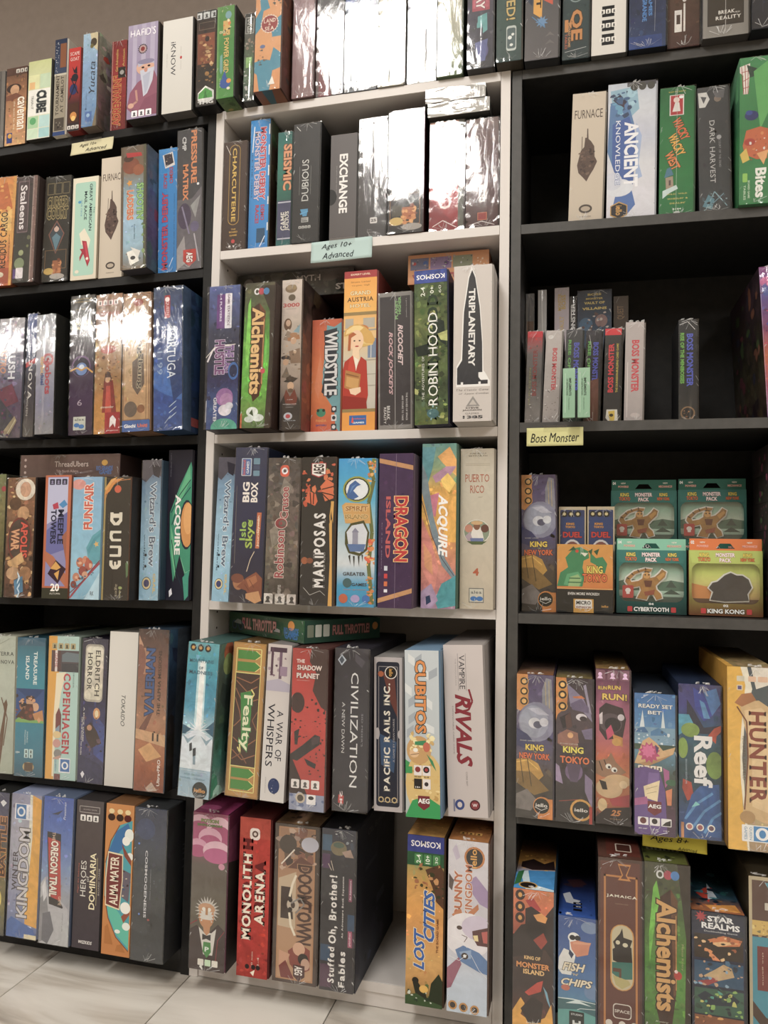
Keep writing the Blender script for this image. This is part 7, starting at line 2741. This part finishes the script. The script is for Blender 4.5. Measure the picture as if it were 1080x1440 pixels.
plain_box('board_game_box', 'flat dark fantasy box laid behind the potion game, white letters at its end', g, (0.022, 0.075, 1.3487), 0.258, 0.054, 0.17, '2c2624', """
bg 4c4440 40382f 342e2a 3a3c3c m=.4
T MYTH .62 .3 .2 .05 c8c0b8 h b
T ST .9 .7 .1 .05 e0dcd8 h B
E .1 .5 .05 .07 8c8478
X 4 30 .1 .1 .8 .9 .02 6c6458,2c2420,5c6058
P 6ca8b8 .93 .5 .98 .3 1 .6 .97 .9
""", seed=203)
plain_box('board_game_box', 'flat orange box with comic panels lying on the green forest game', g, (0.4, 0.045, 1.345), 0.158, 0.058, 0.18, 'a86840', """
bg d89058 dc9860 d88c54
R .03 .12 .26 .52 6c6c8c
R .28 .12 .54 .52 8c70a0
R .56 .12 .8 .52 8c9478
E .08 .3 .025 .02 c83c44
E .22 .3 .03 .03 3c64b0
E .48 .34 .03 .03 6c3c8c
X 3 30 .03 .12 .8 .52 .02 c8c8cc,4c4c5c,a89c94
T VITICULTURE .42 .78 .72 .07 c83c38 h B o:3c3c6c
X 5 12 .84 .1 .98 .6 .02 f0d8c0,e8b890""", seed=204)
for q, (z, x0, ww) in enumerate(((1.6478, 0.445, 0.117), (1.6758, 0.440, 0.114))):
    plain_box('card_game_box', ('flat white-glaring card box, lower of the two lying under the top board', 'flat white-glaring card box, upper of the two lying under the top board')[q],
      'flat card boxes under the top board', (x0, -0.004 - 0.0*q, z), ww, 0.0262, 0.12, '3c3c38', "bg a8a49c b4b0a8\nL 5c5854 .006 0 .45 1 .48\nT ••• .4 .5 .1 .02 8c8880 h".replace('•', 'o'), seed=210+q)
# second row behind the small pixel-title boxes
g = 'small games standing at the back of the second right shelf'
for q, (x, w_, h_, lab, side, art) in enumerate((
    (0.6225, .0165, .279, 'narrow grey box standing at the back left, dull brown print', '3c3c3e', "bg 6c6c70 5c5c60 6c5c54 m=.2\nR .1 .2 .9 .35 6c4c3c\nT QUEST .5 .28 .1 .4 3c2c24 u"),
    (0.646, .0165, .285, 'narrow silver-white glaring box standing at the back', '6c6c70', "bg c0c0c4 d0d0d0 c4c4c8 b0b0b4 m=.1\nL f0f0f0 .1 .4 0 .6 .4"),
    (0.678, .0275, .287, 'lilac-white back-row box with gold sideways writing', '8c848c', "bg c0b4bc b8acb4 b4a8b0 m=.05\nT BOSS .62 .1 .1 .3 c8a850 u B\nT MONSTER .35 .1 .12 .26 c8a850 u B\nT VAULT .5 .25 .1 .3 d0b060 u b"),
    (0.7065, .0135, .268, 'thin black back-row box with white writing beside the blue villain box', '1c1c1c', "bg 2c2c30 2c2c30\nT BOSS_MONSTER .5 .25 .4 .6 d8d8d8 u B"))):
    plain_box('card_game_box', lab, g, (x, 0.128, shelf_z('R3', x) + .0015), w_, h_, .1, side, art, seed=220+q)
plain_box('card_game_box', 'dark blue back-row box facing front with gold pixel heading', g, (0.7215, 0.128, shelf_z('R3', .72) + .0015), .064, .278, .03, '2c2c30', """
bg 1c2c44 24405c 2c3c50 24242c m=.3
T BOSS .5 .03 .4 .07 c8b050 h B
T MONSTER .5 .06 .5 .06 c8b050 h B
T VAULT_OF .5 .09 .6 .08 d8c060 h B
T VILLAINS .5 .13 .72 .08 d8c060 h B
E .25 .24 .2 .2 3c6484
E .7 .22 .18 .2 8c6c6c
X 5 24 .1 .16 .95 .3 .07 c8b8b0,5c3c3c,3c6c94""", seed=226)
plain_box('card_game_box', 'dark brown box standing at the back beside the blue villain box', g, (0.7895, 0.135, shelf_z('R3', .79) + .0015), .027, .265, .1, '241c18', """
bg 3c2c24 342820
T QUEST .5 .12 .1 .5 8c6c4c u""", seed=227)
for q, x in enumerate((0.6975, 0.7225)):
    plain_box('card_game_box', ('small pale green card pack leaning before the blue-titled boxes, left of the pair', 'small pale green card pack before the blue-titled boxes, right of the pair')[q], 'small green card packs',
      (x, -0.034, shelf_z('R3', x) + .0006), .0205, .0865, .0095, '6c8c74', """
bg 9cc8a8 94c0a0 90bc9c
T IMPLEMENTS .6 .38 .36 .2 2c3c34 d B
T OF_DESTRUCTION .36 .38 .34 .14 2c3c34 d b
T MINI_EXPANSION .5 .72 .24 .12 5c7c68 d
L d8f0dc .03 .2 .1 .2 .9""", seed=230+q)
# right bookcase, third shelf: two duel packs, micro expansion box, blister packs, stack
zR4 = lambda x: shelf_z('R4', x) + 0.0018
for q, (x, w_) in enumerate(((0.6895, .0485), (0.7405, .048))):
    plain_box('card_game_box', ('small navy duel card box with red title, left of the pair above the green monster', 'small navy duel card box with red title, right of the pair above the green monster')[q], 'small duel card boxes',
      (x, 0.072, zR4(x)), w_, .192, .09, 'c8b898', """
bg c8b898 c0ac8c
Q .05 .03 .95 .99 .04 2c3c6c
R .08 .1 .92 .97 2c4478
E .2 .07 .12 .12 24241f
E .45 .07 .12 .12 24241f
E .7 .07 .12 .12 24241f
E .2 .07 .06 .06 d8c890
E .45 .07 .06 .06 d8c890
E .7 .07 .06 .06 d8c890
T KING .42 .165 .3 .09 e8a03c h B o:2c2418
T TOKYO .42 .195 .36 .08 e8a03c h B o:2c2418
T DUEL .5 .27 .7 .22 d83838 h B o:4c1818
E .5 .44 .36 .5 e0dcd8
E .5 .45 .32 .46 8c5048
E .45 .42 .14 .1 5c3030""", seed=240+q, cat='card game')
plain_box('expansion_box', 'small orange box with green horned reptile above a black lower half', None, (0.6875, 0.037, zR4(.7)), .0965, .122, .03, '2c2824', """
bg d8983c e09840 d87c34 d06c30 m=.1
P 3c8c5c 0 .62 .06 .42 .2 .34 .15 .2 .3 .06 .42 .04 .56 .1 .58 .2 .48 .24 .46 .34 .5 .46 .46 .62
P 5cac78 .12 .6 .18 .44 .38 .4 .46 .5 .42 .62
P 9cc080 .2 .62 .24 .48 .38 .44 .44 .52 .4 .62
L 2c6c44 .02 .22 .5 .42 .5
L 2c6c44 .02 .2 .56 .44 .56
P 3c8c5c .6 .12 .7 .2 .82 .18 .9 .28 .86 .42 .76 .4 .7 .3 .6 .26
P 2c5c3c .56 .1 .64 .06 .62 .16
P 2c5c3c .66 .1 .76 .06 .72 .16
P f0ecd8 .42 .12 .56 .13 .5 .18
E .36 .1 .03 .03 d84830
P 2c5c3c .2 .1 .3 .03 .34 .08
T KING .68 .37 .28 .14 f0d850 h B o:2c2018
T TOKYO .68 .49 .44 .15 e87038 h B o:2c2018
L f0c878 .01 0 .65 1 .65
R 0 .66 1 1 242422
T EVEN_MORE_WICKED! .48 .725 .56 .05 ece8e0 h b
R .3 .8 .66 1 d8a03c
Q .33 .81 .63 .94 .02 ece8e0
T MICRO .48 .855 .26 .07 242422 h B
T EXPANSION .48 .92 .26 .04 8c3c24 h B
E .86 .9 .08 .07 34342f
T iello .86 .9 .12 .04 e8a840 h b""", seed=243, cat='expansion pack')
def pack(label, loc, cols, head, art_fig, title, num, seed):
    """Window-front pack: tray, printed frame with a rounded opening, header card with a hanging slot, backing art, cut-out figure, clear pane."""
    W, H, D, HH = .117, .112, .045, .132
    r = empty('expansion_pack', label, 'expansion pack', loc, (0, 0, 0), 'window-front monster packs')
    c0, c1 = cols
    bm = bmesh.new()
    add_box(bm, 0, D-.001, 0, W, D, H); add_box(bm, 0, .001, 0, .0008, D, H); add_box(bm, W-.0008, .001, 0, W, D, H)
    add_box(bm, 0, .001, 0, W, D, .0008); add_box(bm, 0, .001, H-.0008, W, D, H)
    me = mesh_of(bm, 'pack_tray'); paint(me, lin(c1)); link('pack_tray', me, PRINT, r)
    # front frame with opening
    ox0, ox1, oz0, oz1 = .0045, W-.0045, .021, .090; out = []; inn = []; n = 8
    def ring(x0, x1, z0, z1, rr):
        P = []
        for cx, cz, t0 in ((x1-rr, z1-rr, 0), (x0+rr, z1-rr, 90), (x0+rr, z0+rr, 180), (x1-rr, z0+rr, 270)):
            for k in range(6): t = math.radians(t0 + k*18); P.append((cx + rr*math.cos(t), cz + rr*math.sin(t)))
        return P
    inn = ring(ox0, ox1, oz0, oz1, .014); out = ring(0, W, 0, H, .0005); m = len(inn)
    V = []; F = []
    for y in (0, .0009): V += [(x, y, z) for x, z in out] + [(x, y, z) for x, z in inn]
    for k in range(m):
        k2 = (k+1) % m; F += [(k, k+m, k2+m, k2), (k+2*m, k2+2*m, k2+3*m, k+3*m), (k+m, k+3*m, k2+3*m, k2+m), (k, k2, k2+2*m, k+2*m)]
    me = bpy.data.meshes.new('front_frame'); me.from_pydata(V, [], F); me.update()
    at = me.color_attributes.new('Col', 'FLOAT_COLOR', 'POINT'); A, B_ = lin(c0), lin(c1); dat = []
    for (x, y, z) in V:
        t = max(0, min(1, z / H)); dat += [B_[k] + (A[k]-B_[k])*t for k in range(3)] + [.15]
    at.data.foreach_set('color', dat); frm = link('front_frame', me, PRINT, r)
    # header card with trapezoid slot
    z0, z1 = H - .001, HH; P = [(W*.37, z0+.004), (W*.63, z0+.004), (W*.57, z0+.013), (W*.43, z0+.013)]
    Q = [(0.001, z0), (W-.001, z0), (W-.001, z1), (.001, z1)]; V = []; F = []
    for y in (0, .0008): V += [(x, y, z) for x, z in Q] + [(x, y, z) for x, z in P]
    for k in range(4):
        k2 = (k+1) % 4; F += [(k, k2, k2+4, k+4), (k+8, k+12, k2+12, k2+8), (k, k+8, k2+8, k2), (k+4, k2+4, k2+12, k+12)]
    me = bpy.data.meshes.new('header_card'); me.from_pydata(V, [], F); me.update(); paint(me, lin(head)); hd = link('header_card', me, PRINT, r)
    a = Art(W, HH - z0, face_front(W, HH-z0, 0, z0)); a.m = 0
    a.run(f"""
T {num} .05 .3 .05 .05 f0f0ec h B
T NEW .19 .3 .07 .025 f0e8d8 h b
T POWERS! .19 .6 .16 .035 f0b0a0 h B
T NEW .83 .3 .07 .025 f0e8d8 h b
T MECHANICS! .83 .6 .2 .035 f0b0a0 h B"""); a.build(hd)
    a = Art(W, H, face_front(W, H))
    a.run(f"""
P {c0} .0 .0 1 .0 .96 .2 .04 .2
T KING .21 .07 .13 .06 f0d850 h B o:2c2018
T TOKYO .21 .14 .17 .06 e87840 h B o:2c2018
T MONSTER .5 .07 .26 .06 f4e8e8 h B o:a85850
T PACK .5 .15 .16 .06 f4e8e8 h B o:a85850
T KING .8 .07 .12 .055 f0d850 h B o:2c2018
T NEW_YORK .8 .14 .19 .05 e87840 h B o:2c2018
T {num} .5 .845 .07 .035 e8e8e4 h B
T {title} .5 .93 .5 .065 f0f0ec h B o:20302c
Q .16 .89 .23 .97 .01 c84040
Q .78 .89 .85 .97 .01 c84040"""); a.build(frm)
    a = Art(ox1-ox0+.006, oz1-oz0+.006, face_front(ox1-ox0+.006, oz1-oz0+.006, ox0-.003, oz0-.003, 0.010)); a.run(art_fig[0]); a.build(r, 'window_backing')
    # cut-out figure standing proud of the backing
    for layer, (grow, col, y) in enumerate(((1.0, 'f4f4ec', .0065), (.9, art_fig[1], .0050))):
        pts = art_fig[2]; cx = sum(p[0] for p in pts)/len(pts); cz = sum(p[1] for p in pts)/len(pts)
        bm = bmesh.new(); vs = []
        L_ = len(pts)
        def off(k, dd):
            (x0_, y0_), (x1_, y1_), (x2_, y2_) = pts[k-1], pts[k], pts[(k+1) % L_]
            tx, ty = x2_-x0_, y2_-y0_; l = math.hypot(tx, ty) or 1; return (x1_ + ty/l*dd, y1_ - tx/l*dd)
        q = [off(k, 0.022 if layer == 0 else 0) for k in range(L_)]
        fr = [bm.verts.new((W*x, y, H*z)) for x, z in q]; f = bm.faces.new(fr)
        ex = bmesh.ops.extrude_face_region(bm, geom=[f]); 
        for v in ex['geom']:
            if isinstance(v, bmesh.types.BMVert): v.co.y += .001
        bmesh.ops.recalc_face_normals(bm, faces=bm.faces)
        me = mesh_of(bm, 'cutout_figure'); paint(me, lin(col), .0 if layer == 0 else .35); link('cutout_figure' if layer else 'cutout_border', me, PRINT, r)
    if art_fig[3]:
        a = Art(W, H, face_front(W, H, 0, 0, .0047)); a.run(art_fig[3]); a.build(r, 'figure_print')
    bm = bmesh.new(); add_box(bm, ox0-.002, .0012, oz0-.002, ox1+.002, .0016, oz1+.002); link('clear_window', mesh_of(bm, 'clear_window'), PLASTIC, r)
    return r
TIG = ("""
bg 5c9484 a4d0b8 dcf0dc b0d4c0 54806c m=.15
P 54806c 0 .5 .2 .42 .5 .55 .8 .45 1 .5 1 .7 0 .7
P 3c5850 .72 .62 .8 .45 .88 .62
P 3c5850 .68 .78 .8 .66 .94 .78
R 0 .84 1 1 3c5c54""", 'b8843c',
 [(.3,.24),(.36,.36),(.34,.43),(.22,.4),(.17,.44),(.13,.5),(.15,.56),(.26,.66),(.42,.71),(.52,.7),(.5,.66),(.4,.67),(.28,.62),(.2,.53),(.22,.49),(.32,.51),(.38,.55),(.39,.62),(.44,.66),(.49,.62),(.49,.56),(.56,.58),(.62,.64),(.66,.7),(.72,.66),(.7,.58),(.62,.5),(.57,.44),(.58,.38),(.64,.32),(.66,.25),(.58,.22),(.54,.3),(.5,.33),(.46,.28),(.44,.22)][::-1],
 """
L 2c2420 .014 .15 .44 .19 .46
L 2c2420 .014 .22 .37 .25 .4
L 2c2420 .014 .31 .31 .33 .35
L 2c2420 .014 .42 .28 .43 .32
E .44 .4 .05 .05 e0a85c
E .42 .39 .012 .012 2c2018
E .47 .39 .012 .012 2c2018
P 6c3424 .4 .48 .52 .48 .5 .58 .42 .58
P a04c34 .4 .66 .56 .62 .54 .7 .42 .72
P d8a04c .58 .42 .68 .34 .7 .38 .62 .48
Q .09 .56 .25 .76 .02 c03838
E .17 .64 .04 .035 f0e8e0
Q .145 .66 .195 .7 .01 f0e8e0""")
KNG = ("""
bg c4d45c d4e468 e0dc74 d0b45c 90583c m=.15
P e09040 0 .5 .3 .6 .35 1 0 1
R 0 .86 1 1 5c3c28""", '3c3c40',
 [(.3,.24),(.34,.36),(.28,.42),(.33,.5),(.4,.52),(.5,.62),(.58,.66),(.66,.62),(.74,.62),(.82,.56),(.86,.44),(.8,.34),(.82,.24),(.5,.22)][::-1], None)
zl = zR4(.85)
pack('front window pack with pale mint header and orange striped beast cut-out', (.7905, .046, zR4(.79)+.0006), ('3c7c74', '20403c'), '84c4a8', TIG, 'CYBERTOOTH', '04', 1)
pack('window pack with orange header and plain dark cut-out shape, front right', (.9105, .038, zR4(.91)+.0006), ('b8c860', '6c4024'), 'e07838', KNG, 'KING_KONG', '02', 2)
pack('striped beast pack hidden behind the front pack, carrying the upper left one', (.7845, .122, zR4(.78)+.0006), ('3c7c74', '20403c'), '2c6c5c', TIG, 'CYBERTOOTH', '04', 3)
pack('striped beast pack hidden behind the orange-header pack, carrying the upper right one', (.9035, .122, zR4(.9)+.0006), ('3c7c74', '20403c'), '2c6c5c', TIG, 'CYBERTOOTH', '04', 4)
pack('raised window pack at the back left with dark teal header', (.7845, .1235, zR4(.78)+.0006+.1128), ('3c7c74', '20403c'), '2c6c5c', TIG, 'CYBERTOOTH', '04', 5)
pack('raised window pack at the back right with dark teal header', (.9035, .1235, zR4(.9)+.0006+.1128), ('3c7c74', '20403c'), '2c6c5c', TIG, 'CYBERTOOTH', '04', 6)
sc = ['8c3c2c', '6c3c54', 'c8783c', 'd88c44', '5c4c7c', 'c8b070']
names = ['dark red box at the bottom of the right-edge stack', 'plum box second from bottom in the right-edge stack', 'orange box third from bottom in the right-edge stack',
         'light orange box fourth from bottom in the right-edge stack', 'violet box next to the top of the right-edge stack', 'tan box on top of the right-edge stack']
for q in range(6):
    plain_box('card_game_box', names[q], 'stack of small boxes at the right edge', (1.036, 0.005 + .002*(q % 2), zR4(1.1) + q*.0488), .11, .0482, .14, ['2c2420', '34242c', '3c2c24', '3c3024', '2c2834', '3c3428'][q], f"""
bg {sc[q]} {sc[q]} m=.35
E .06 .3 .05 .05 2c2420
E .06 .3 .03 .03 e0b060
E .06 .75 .05 .05 2c2420
E .06 .75 .03 .03 e0b060
T KING .5 .5 .5 .14 f0d850 h B o:2c2018""", seed=260+q, faces={'left': f"bg 241f1e 2a2422 m=.4\nX {q} 10 .3 .1 .95 .9 .06 4c6c3c,6c2c4c,3c3c34,7c3c54"})

# ---------------------------------------------------------------- handwritten paper notes taped to shelf edges
INK = flat('pen_ink', '23232b', 0.7, 0.1)
def note(label, x, z, w, h, colr, lines, curl, seed, yoff=0.0, roll=0.0, tape=True):
    r = empty('shelf_label', label, 'label', (x, -0.0012 + yoff, z), (0, roll, 0), 'handwritten shelf notes')
    nx, nzz = 16, 6; V = []; F = []
    bend = lambda u, v: -0.0008 - curl * (v ** 2) * (1.0) - 0.0012 * math.sin(3.2 * u + seed) ** 2 * v
    for j in range(nzz + 1):
        for i in range(nx + 1):
            u, v = i/nx, j/nzz; V.append((u*w, bend(u, v), -v*h))
    for j in range(nzz):
        for i in range(nx): q = j*(nx+1)+i; F.append((q, q+nx+1, q+nx+2, q+1))
    me = bpy.data.meshes.new('paper'); me.from_pydata(V, [], F); me.update(); me.polygons.foreach_set('use_smooth', [True]*len(F))
    me.materials.append(flat('note_paper', colr, 0.75, 0.2))
    o = link('paper', me, None, r); sm = o.modifiers.new('thickness', 'SOLIDIFY'); sm.thickness = 0.0002
    V2 = []; F2 = []
    for txt, u, v, Lf, Hf in lines:
        vs, fs = glyphs(txt, 'i', 0.0); x0 = min(p[0] for p in vs); x1 = max(p[0] for p in vs); y0 = min(p[1] for p in vs); y1 = max(p[1] for p in vs)
        b_ = len(V2); rd = random.Random(seed)
        for px, py in vs:
            U = u + ((px-x0)/(x1-x0) - .5) * Lf; Vv = v - ((py-y0)/(y1-y0) - .5) * Hf + 0.02*math.sin(px*2.1)
            V2.append((U*w, bend(U, min(1, max(0, Vv))) - 0.00045, -Vv*h))
        F2 += [tuple(k + b_ for k in f) for f in fs]
    me = bpy.data.meshes.new('handwriting'); me.from_pydata(V2, [], F2); me.update(); link('handwriting', me, INK, r)
    if tape:
        bm = bmesh.new(); add_box(bm, w*.3, -0.0012, -h*.25, w*.72, -0.0009, 0.004); link('clear_tape', mesh_of(bm, 'clear_tape'), PLASTIC, r)
    return r
note('cream paper note with scribbled age level under the light blue map-like game', -.3405, 1.694, .103, .030, 'd8cfa4', [('Ages_10+', .4, .3, .4, .3), ('Advanced', .6, .68, .5, .3)], .004, 1, -.003, math.radians(-2))
note('pale blue crumpled paper note reading Ages 10+ Advanced on the white shelf edge', .2150, 1.4265, .124, .043, 'b4ccc8', [('Ages_10+', .42, .28, .5, .3), ('Advanced', .45, .7, .52, .3)], .003, 2, 0, math.radians(-1), tape=True)
note('pale yellow paper note taped to the right black shelf edge above the tall purple game', .6342, 1.0485, .098, .033, 'd8d490', [('Boss_Monster', .5, .55, .86, .5)], .002, 3)
note('bright yellow paper note below the racetrack and coral games', .8300, .3665, .100, .024, 'd0c020', [('Ages_8+', .42, .45, .6, .45), ('Advanced', .7, .88, .3, .2)], .006, 4, -.0045, math.radians(2), tape=False)
